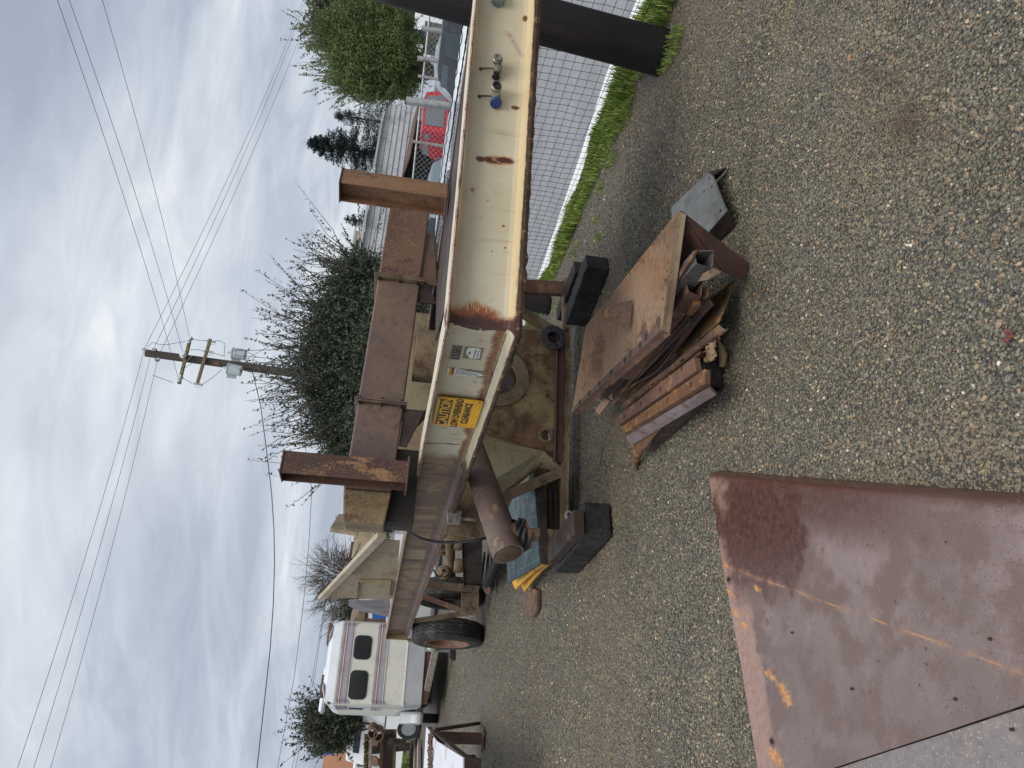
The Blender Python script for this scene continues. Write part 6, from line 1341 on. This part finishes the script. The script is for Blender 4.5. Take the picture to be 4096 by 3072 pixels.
# silver tarpaulin draped over a parked vehicle
m_tarp = steel('tarp_silver', (190, 194, 196), (160, 164, 168), (210, 214, 216), 3, (.3, .45), metal=.5, bs=.3)
tc_ = Vector((*at(1790, 250, 17), 0)); tx = Vector((.35, .93, 0)).normalized(); ty_ = Vector((-tx.y, tx.x, 0))
def tarpf(a, b):
    x = (a-.5)*4.6; t = (b-.5)*2; h_ = 1.55*(1-abs(t)**3.5)*(1-.35*abs((a-.5)*2)**4) ; return tc_ + tx*x + ty_*(t*1.15) + ezz*(max(.05, h_) + .05*nz(a*16, b*9) + .03*nz(a*40, b*5, 2)) + ty_*.05*nz(a*14, b*3, 7)
tag(obj('tarpaulin', MB().grid(tarpf, 60, 30), m_tarp, smooth='all'), 'crumpled silver tarpaulin thrown over a parked vehicle behind the fence', 'tarpaulin')
bd = thing('blue_drum', 'small blue plastic drum standing on a pallet under the green tree', 'drum', (Y(1670, 145, 32).x, 32, 2.2))
dc_ = Y(1672, 146, 32); obj('drum_body', MB().lathe([(0, 0), (0, .26), (.1, .3), (.25, .28), (.4, .3), (.5, .26), (.5, 0)], dc_-ezz*.25, ezz, 20), plain('drum_blue', (36, 84, 150), .4), bd, smooth=True)
obj('stack', MB().box((dc_.x, dc_.y, (dc_.z-.25)/2), (1.0, 1.0, dc_.z-.25)), plain('stack_grey', (110, 108, 104), .8), bd)

# ================================================================== CAMPER TRAILER
rv = thing('camper_trailer', 'old cream camper trailer with red and blue pinstripes and two dark windows', 'camper', (-5.8, 14.4, 0))
A0 = Vector((-6.52, 13.95, 0)); fd = Vector((.885, .465, 0)).normalized(); sdv = Vector((-.465, .885, 0)).normalized(); RW = 1.58
m_rvc = plain('camper_cream', (216, 214, 202), .6, var=.10, scale=2.0, dirt=(196, 188, 170)); m_rvs = plain('camper_skirt_grey', (186, 188, 192), .4, .15, var=.12, scale=2); m_rvr = plain('camper_roof', (214, 216, 220), .5, var=.08, scale=3)
outl = [(0, 0), (.06, -.05), (RW-.12, -.05), (RW, .06)]      # rounded plan corners
def vface(x0, x1, z0, z1, off, th, mat, nm, par=rv, bev=0):
    return obj(nm, MB().poly([A0+fd*x0-sdv*off+ezz*z0, A0+fd*x1-sdv*off+ezz*z0, A0+fd*x1-sdv*off+ezz*z1, A0+fd*x0-sdv*off+ezz*z1], th, -sdv), mat, par, bevel=bev)
zA, zB_, zC, zD = .50, .86, 2.20, 2.42
def shell(z0, z1, mat, nm, in0=0, in1=0, L_=4.6, push=0.0):
    def ring(z, i_): 
        p = [(0+i_, .10), (.04+i_, .02), (.12+i_, -.02+i_), (RW-.12-i_, -.02+i_), (RW-.04-i_, .02), (RW-i_, .10), (RW-i_, L_), (0+i_, L_)]
        return [A0+fd*a+sdv*(b-push)+ezz*z for a, b in p]
    mb = MB(); loft(mb, [ring(z0, in0), ring(z1, in1)]); return obj(nm, mb, mat, rv, smooth=True)
shell(zA, zB_, m_rvs, 'skirt', .03, 0); shell(zB_, zC, m_rvc, 'body'); shell(zC, zC+.16, m_rvr, 'roof_edge', 0, .05); shell(zC+.16, zD+.02, m_rvr, 'roof', .05, .30)
cols = [(156, 166, 182), (170, 146, 150), (146, 92, 100), (190, 196, 204), (140, 84, 94), (176, 140, 146), (160, 170, 186)]
mst = [plain('pinstripe_%s' % n_, c_, .45, var=.15, scale=6, dirt=None) for n_, c_ in zip('abcdefg', cols)]
for zs, n_ in ((2.17, 11), (1.47, 9)):
    for k in range(n_): vface(.02, RW-.02, zs-.023*k-.010, zs-.023*k+.004, .024, .012, mst[k % 7], 'pinstripe')
    for k in range(n_): obj('pinstripe', MB().poly([A0-fd*.012+sdv*.1+ezz*(zs-.023*k-.010), A0-fd*.012+sdv*1.6+ezz*(zs-.023*k-.010), A0-fd*.012+sdv*1.6+ezz*(zs-.023*k+.004), A0-fd*.012+sdv*.1+ezz*(zs-.023*k+.004)], .012, -fd), mst[k % 7], rv)
vface(.01, RW-.01, 1.245, 1.262, .030, .012, m_rvs, 'trim_strip'); vface(.01, RW-.01, zB_-.012, zB_+.012, .028, .012, m_white, 'trim_strip')
def rvwin(px0, px1, py0, py1):
    a = V(px1, py1, (A0-sdv*.02)[:2], (A0-sdv*.02+fd)[:2]); b = V(px0, py0, (A0-sdv*.02)[:2], (A0-sdv*.02+fd)[:2]); x0 = (a-A0).dot(fd); x1 = (b-A0).dot(fd)
    z0, z1 = a.z, b.z; w_, h_ = x1-x0, z1-z0
    fr = obj('window_frame', MB().poly([A0+fd*(x0+p)-sdv*.034+ezz*(z0+q) for p, q in rrect(w_, h_, .09)], .02, -sdv), m_blackrubber, rv); obj('window_pane', MB().poly([A0+fd*(x0+.025+p)-sdv*.040+ezz*(z0+.025+q) for p, q in rrect(w_-.05, h_-.05, .07)], .008, -sdv), m_glassdark, fr)
rvwin(1422, 1480, 2540, 2640); rvwin(1404, 1462, 2680, 2800)
obj('side_window', MB().poly([A0-fd*.012+sdv*.75+ezz*1.62, A0-fd*.012+sdv*1.3+ezz*1.62, A0-fd*.012+sdv*1.3+ezz*1.9, A0-fd*.012+sdv*.75+ezz*1.9], .02, -fd), m_glassdark, rv)
obj('door_panel', MB().poly([A0-fd*.010+sdv*.16+ezz*.8, A0-fd*.010+sdv*.62+ezz*.8, A0-fd*.010+sdv*.62+ezz*1.92, A0-fd*.010+sdv*.16+ezz*1.92], .012, -fd), m_rvs, rv)
fm = MB(); fm.grid(lambda a, b: A0 - fd*(.02+.22*math.sin(b*math.pi*.5)) + sdv*(1.75-.62*math.cos(a*math.pi)) + ezz*(.36+.46*math.sin(a*math.pi)+.0), 18, 5); fo = obj('wheel_fender', fm, m_rvs, rv, smooth='all'); md = fo.modifiers.new('s', 'SOLIDIFY'); md.thickness = .03
fo2 = obj('fender_face', MB().poly([A0 - fd*.24 + sdv*(1.75-.62*math.cos(a)) + ezz*(.36+.46*math.sin(a)) for a in [math.pi*k/14 for k in range(15)]], .02, -fd), m_rvs, rv)
obj('wheel', MB().lathe([(-.09, 0), (-.09, .33), (.09, .33), (.09, 0)], A0+sdv*1.75-fd*.12+ezz*.33, fd, 24), m_blackrubber, rv, smooth=True)
obj('chassis_and_shade', MB().box(A0+fd*RW/2+sdv*.1+ezz*.44, (RW*.9, .1, .12), fd), m_darkplate, rv); obj('chassis_and_shade', MB().box(A0+fd*RW*.5+sdv*2.4+ezz*.40, (RW*.86, 4.2, .26), fd), m_dark, rv)  # the wide lower box is added to darken the shadowed gap beneath
for sx in (.22, RW-.25): obj('tongue_rail', MB().bar(A0+fd*sx+sdv*.3+ezz*.40, A0+fd*RW*.62-sdv*1.1+ezz*.38, .08, .12), m_greywood, rv, bevel=.004)
cp = A0+fd*RW*.62-sdv*1.15
obj('coupler', MB().lathe([(0, .05), (.05, .07), (.12, .06), (.16, .03)], cp+ezz*.38, ezz, 14), m_galvrail, rv, smooth=True)
obj('jack', MB().tube([cp+sdv*.25+ezz*.58, cp+sdv*.25+ezz*.10], .035, 10), m_galvrail, rv); obj('jack_foot', MB().box(cp+sdv*.25+ezz*.055, (.26, .26, .03), fd), m_black, rv)
chp = []
for k in range(14): t = k/13; chp.append(cp+sdv*.05+fd*(.25*math.sin(t*3.14))+ezz*(.42-.9*t*(1-t)))
ch = MB()
for k in range(13): ch.tube([chp[k]+Vector((.008*(k % 2), 0, 0)), chp[k+1]], .013, 5)
obj('safety_chain', ch, m_dark, rv)
for x_, z_ in ((.25, 0), (1.25, 0)): obj('roof_vent', MB().box(A0+fd*(x_+.12)+sdv*.75+ezz*(zD+.05), (.42, .4, .07), fd), m_rustbrown, rv, bevel=.01)
obj('air_conditioner', MB().box(A0+fd*.35+sdv*1.5+ezz*(zD+.05), (.9, .7, .10), fd), m_rvr, rv, bevel=.04)
obj('marker_light', MB().box(A0+fd*.04+sdv*.06+ezz*2.28, (.06, .06, .05), fd), m_orange, rv)
tag(obj('jack_pad', MB().box(cp+sdv*.25+ezz*.02, (.34, .3, .04), fd), m_tie), 'dark wooden pad on the gravel under the camper jack', 'block')

# ================================================================== BOTTOM-LEFT: steel deck with chain, legs, racks, pickup with canopy, building
dk = thing('white_deck', 'white painted steel deck plate on brown legs with a rusty chain on it', 'steel deck', (-4.2, 8, 0))
m_deck = plain('deck_white', (222, 222, 226), .4, var=.08, dirt=(176, 160, 160), scale=2.5)
dkq = [Z(1708, 2907, .72), Z(1752, 2965, .72), Z(1857, 3030, .72), Z(1857, 3200, .72), Z(1690, 3200, .72)]
obj('deck_plate', MB().poly(dkq, .012), m_deck, dk); obj('deck_edge', MB().poly([dkq[2], dkq[3], dkq[3]-ezz*.14, dkq[2]-ezz*.14], .012), m_dark, dk)
obj('deck_edge', MB().poly([dkq[0], dkq[2], dkq[2]-ezz*.06, dkq[0]-ezz*.06], .012), m_dark, dk)
l_a = Z(1932, 2955, .0); obj('leg', MB().box((l_a.x, l_a.y, .36), (.11, .11, .70)), m_darkplate, dk, bevel=.004); obj('leg_foot', MB().box((l_a.x, l_a.y, .012), (.26, .2, .022)), m_tandark, dk)
obj('brace', MB().bar(Z(1915, 2893, .0), Z(1735, 2920, .68), .04, .04), m_darkplate, dk)
obj('deck_beam', MB().bar(Z(1870, 3040, .55), Z(1930, 3200, .5), .10, .14), m_dark, dk)
ck = thing('chain', 'heap of rusty chain lying along the white deck plate', 'chain', tuple(Z(1722, 3010, .735)))
lk = mesh_of(MB().tube([Vector((.030*math.cos(q), .018*math.sin(q), .006*math.sin(q*2))) for q in [j*math.pi/5 for j in range(11)]], .008, 5, False), 'link'); lk.materials.append(m_rustbrown)
for k in range(46):
    t = k/45; p = Z(1722+6*math.sin(k*1.7), 2935+150*t, .738+.012*(k % 2)); o = bpy.data.objects.new('link', lk); COL.objects.link(o); o.parent = ck; o.matrix_parent_inverse = Matrix.Translation(ck.location).inverted(); o.location = p; o.rotation_euler = (.5*math.sin(k*2.3), .4*(k % 2), k*1.1)
# concrete/wood planks and weeds beyond the deck
for k in range(4):
    p, q = Z(1640+15*k, 2975, .0), Z(1632+18*k, 3200, 0); p.z = q.z = .06; tag(obj('grey_plank', MB().bar(p, q, .30, .08), m_greywood, bevel=.006), ['farthest', 'second farthest', 'third farthest', 'nearest'][k] + ' weathered grey plank on the ground beyond the deck', 'plank', 'grey planks')
pts = []
for _ in range(1500): p = Z(rng.uniform(1600, 1640), rng.uniform(2960, 3090)); pts.append((p.x, p.y, 1))
blades('weeds', pts, .2, .75, .016, m_grass, 'tall green weeds growing beneath the pipe rack', .5)
rk = thing('pipe_rack', 'brown pipe rack with steel beams and moss on its top rail', 'rack', tuple(Z(1640, 2990, 0)))
for k, (px, mt, wd) in enumerate(((1532, m_rustred, .09), (1546, m_dark, .10), (1560, m_dark, .14), (1580, m_tandark, .06))): obj('rail', MB().bar(Y(px, 2925, 13.2), Y(px-8, 3200, 13.2), .16, wd), mt, rk, bevel=.004)
for py_ in (2985, 3150): obj('upright', MB().bar(Y(1640, py_, 13.2), Y(1470, py_+18, 13.2), .1, .1), m_dark, rk)
for k in range(2): obj('short_pipe', MB().lathe([(-.2, .09), (.2, .09), (.2, .07), (-.2, .07)], Y(1492+22*k, 2922+10*k, 12.8), Vector((.2, -1, 0)), 20, True), m_rustred, rk, smooth=True)
obj('grate', MB().poly([Y(1560, 2955, 13.0), Y(1550, 2975, 13.0), Y(1620, 2990, 13.0), Y(1625, 2962, 13.0)], .05), m_tandark, rk)
for k in range(7): obj('grate_bar', MB().bar(Y(1558+9*k, 2955, 12.93), Y(1556+9*k, 2990, 12.93), .025, .02), m_dark, rk)
pts = []; V_ = []; F_ = []; T_ = []
for _ in range(2600):
    p = Y(rng.uniform(1458, 1484), rng.uniform(2945, 3090), 12.9) + Vector((0, rng.uniform(-.12, .12), 0)); p.z = min(p.z, 99); s_ = rng.uniform(.012, .035); a = Vector(rng.normal(0, 1, 3)).normalized(); b = Vector(rng.normal(0, 1, 3)).normalized(); o = len(V_); V_ += [tuple(p-a*s_), tuple(p+b*s_*.6), tuple(p+a*s_), tuple(p-b*s_*.6)]; F_.append((o, o+1, o+2, o+3)); T_.append(rng.uniform(0, .8))
me = bpy.data.meshes.new('moss'); me.from_pydata(V_, [], F_); at_ = me.attributes.new('tint', 'FLOAT', 'FACE'); at_.data.foreach_set('value', T_); o = obj('moss', me, leafmat('moss', (74, 66, 36), (98, 92, 52), (132, 126, 74)), keep=True); kind(o, 'stuff', 'brown-green moss and leaf litter along the rack top')
obj('top_board', MB().bar(Y(1483, 2945, 12.9), Y(1476, 3200, 12.9), .25, .05), m_greywood, rk)
wp = thing('white_panel_fence', 'white panel behind chain-link wire above the pipe rack', 'panel', (Y(1510, 3000, 14).x, 14, 0))
obj('panel', MB().poly([Y(1488, 2950, 14), Y(1478, 3200, 14), Y(1530, 3200, 14), Y(1540, 2950, 14)], .04), m_white, wp)
mb = MB()
for k in range(-6, 40):
    for s_ in (1, -1):
        a_ = 2950+8*k; mb.tube([Y(1488, a_+s_*24, 13.8), Y(1538, a_, 13.8)], .006, 3, False)
obj('wire', mb, m_galvrail, wp)['kind'] = 'stuff'
for k, py_ in enumerate((2972, 3045)):
    v_ = thing('valve', ['brass-grey valve nearer the camper on the white panel', 'brass-grey valve nearer the picture corner on the white panel'][k], 'valve', tuple(Y(1520, py_, 13.4)))
    obj('valve_body', MB().tube([Y(1528, py_+12, 13.4), Y(1512, py_+4, 13.4), Y(1500, py_-2, 13.4)], [.05, .07, .05], 12), m_alu, v_, smooth=True); obj('handle', MB().lathe([(0, .09), (.02, .10), (.04, .09)], Y(1498, py_-3, 13.3), Vector((0, -1, .4)), 14), m_rustred, v_)
pu = vehicle('canopy_pickup', 'white pickup truck with a canopy shell behind the rack at lower left', 'pickup truck', at(1470, 3040, 21), 172, 5.4, 1.9, 1.75, m_whitep, kind_='pickup')
cnp = V(1, 1, (0, 0), (1, 0)) if False else None
pc = Vector((*at(1470, 3040, 21), 0)); Xp = Vector((math.cos(R_(172)), math.sin(R_(172)), 0)); Yp_ = Vector((-Xp.y, Xp.x, 0))
mb = MB(); loft(mb, [[pc+Xp*x+Yp_*(s_*w_)+ezz*z_ for s_, w_, z_ in ((-1, .9, 1.0), (-1, .86, 1.5), (-1, .7, 1.98), (1, .7, 1.98), (1, .86, 1.5), (1, .9, 1.0))] for x in (-2.6, -.45)]); cn = obj('canopy_shell', mb, m_whitep, pu, bevel=.06, seg=3)
for s_ in (-1, 1): obj('canopy_window', MB().poly([pc+Xp*x+Yp_*(s_*(w_+.012))+ezz*z_ for x, w_, z_ in ((-2.3, .855, 1.25), (-.8, .855, 1.25), (-.8, .77, 1.8), (-2.3, .77, 1.8))][::s_], .01), m_glassdark, cn)
tb_ = thing('tan_building', 'flat terracotta-tan building at the far left edge', 'building', (Y(1400, 3010, 48).x, 48, 0))
m_terra = plain('terracotta_render', (206, 150, 118), .8, var=.08, scale=1)
bx0, bx1 = Y(1390, 2962, 48), Y(1380, 3300, 44); obj('wall', MB().poly([Vector((bx0.x, 48, 0)), Vector((bx1.x, 44, 0)), Vector((bx1.x, 44, Y(1340, 3080, 46).z+.6)), Vector((bx0.x, 48, Y(1332, 2962, 48).z))], 6), m_terra, tb_)
obj('door', MB().box(Y(1440, 3052, 46.6), (1.0, .1, 2.0)), m_white, tb_)
bt_ = Y(1322, 2996, 40); tpst = thing('tarp_bundle', 'blue tarp bundle tied on a post before the tan building', 'tarp', (bt_.x, 40, 0))
mb = MB().lathe([(0, .05), (.02, .28), (.2, .33), (.24, .27), (.42, .33), (.5, .28), (.52, 0)], bt_-ezz*.26, ezz, 20); obj('bundle', mb, plain('tarp_blue', (34, 96, 190), .45), tpst, smooth=True); obj('post', MB().tube([Vector((bt_.x, 40, 0)), Vector((bt_.x, 40, bt_.z-.25))], .06, 8), m_pole, tpst)
fp = thing('utility_pole', 'thin distant utility pole beside the dark conifer at far left', 'utility pole', (Y(1400, 2992, 60).x, 60, 0)); p_ = Y(1226, 2990, 60); obj('shaft', MB().tube([Vector((p_.x, 60, 0)), p_], .12, 8), m_pole, fp)
# white trailer box and blue-white banner beyond the bogie
wt = thing('white_trailer', 'white box trailer glimpsed behind the axle and brake chambers', 'trailer', (Y(1740, 2280, 20).x, 20, 0))
q_ = [Y(1795, 2150, 19.5), Y(1795, 2345, 20.5), Y(1640, 2345, 20.5), Y(1640, 2150, 19.5)]; zt2 = min(1.15, q_[2].z); lo_ = Vector((q_[0].x, q_[0].y, .18)); ro_ = Vector((q_[1].x, q_[1].y, .18))
obj('box', MB().poly([lo_, ro_, Vector((*ro_[:2], 1.28)), Vector((*lo_[:2], 1.28))], 1.8), m_whitep, wt); obj('seam', MB().box(lo_.lerp(ro_, .55)+Vector((0, -.02, .55)), (.015, .015, 1.0)), m_galvrail, wt)
bn = thing('blue_banner', 'blue and white banner panel with a post between the hopper and camper', 'banner', (Y(1530, 2490, 20).x, 20, 0))
obj('blue_half', MB().poly([Y(1490, 2450, 20), Y(1490, 2525, 20.3), Y(1545, 2525, 20.3), Y(1545, 2450, 20)], .04), plain('banner_blue', (44, 104, 196), .5), bn); obj('white_half', MB().poly([Y(1474, 2450, 20), Y(1474, 2525, 20.3), Y(1489, 2525, 20.3), Y(1489, 2450, 20)], .04), m_white, bn)
obj('post', MB().bar(Y(1465, 2482, 19.6), Y(1560, 2484, 19.6), .09, .09), m_darkplate, bn)
sh = thing('small_house', 'small grey gabled roof behind the banner', 'house', (Y(1480, 2470, 30).x, 30, 0))
hc = Y(1490, 2485, 30); obj('wall', MB().box((hc.x, 30, 1.0), (2.2, 2, 2.0)), plain('house_grey', (120, 116, 108), .8), sh); mb = MB(); loft(mb, [[Vector((hc.x-1.3, 28.8, 2.0)), Vector((hc.x, 28.8, 2.6)), Vector((hc.x+1.3, 28.8, 2.0))], [Vector((hc.x-1.3, 31.2, 2.0)), Vector((hc.x, 31.2, 2.6)), Vector((hc.x+1.3, 31.2, 2.0))]]); obj('roof', mb, m_tandark, sh)
# ------------------------------------------------------------------ little things on the gravel
pts = []
dc0 = Z(3640, 560)
V_ = []; F_ = []; T_ = []
for _ in range(650):
    k = rng.integers(3); cx, cy = ((3620, 470), (3600, 520), (3480, 300))[k]; p = Z(cx + rng.normal(0, 70 if k else 30), cy + rng.normal(0, 45), .012+rng.uniform(0, .008)); a = rng.uniform(0, 6.28); l_ = rng.uniform(.008, .03); w_ = .0010
    d = Vector((math.cos(a), math.sin(a), rng.normal(0, .15))); s_ = Vector((-d.y, d.x, 0)); o = len(V_); V_ += [tuple(p-d*l_/2-s_*w_), tuple(p+d*l_/2-s_*w_), tuple(p+d*l_/2+s_*w_), tuple(p-d*l_/2+s_*w_)]; F_.append((o, o+1, o+2, o+3)); T_.append(rng.uniform(0, 1))
me = bpy.data.meshes.new('dry_litter'); me.from_pydata(V_, [], F_); at_ = me.attributes.new('tint', 'FLOAT', 'FACE'); at_.data.foreach_set('value', T_); kind(obj('dry_litter', me, leafmat('dry_needles', (80, 66, 54), (112, 96, 80), (150, 134, 112)), keep=True), 'stuff', 'patch of dry brown needles and twigs on the gravel')
rb = Z(4050, 1346); tag(obj('red_rag', MB().grid(lambda a, b: rb + Vector((.035*(a-.5), .02*(b-.5), .012+.008*math.sin(a*9)+.006*nz(a*6, b*6))), 12, 8), plain('rag_red', (128, 74, 62), .7), smooth='all'), 'small dull red scrap lying on the gravel near the bottom edge', 'scrap')
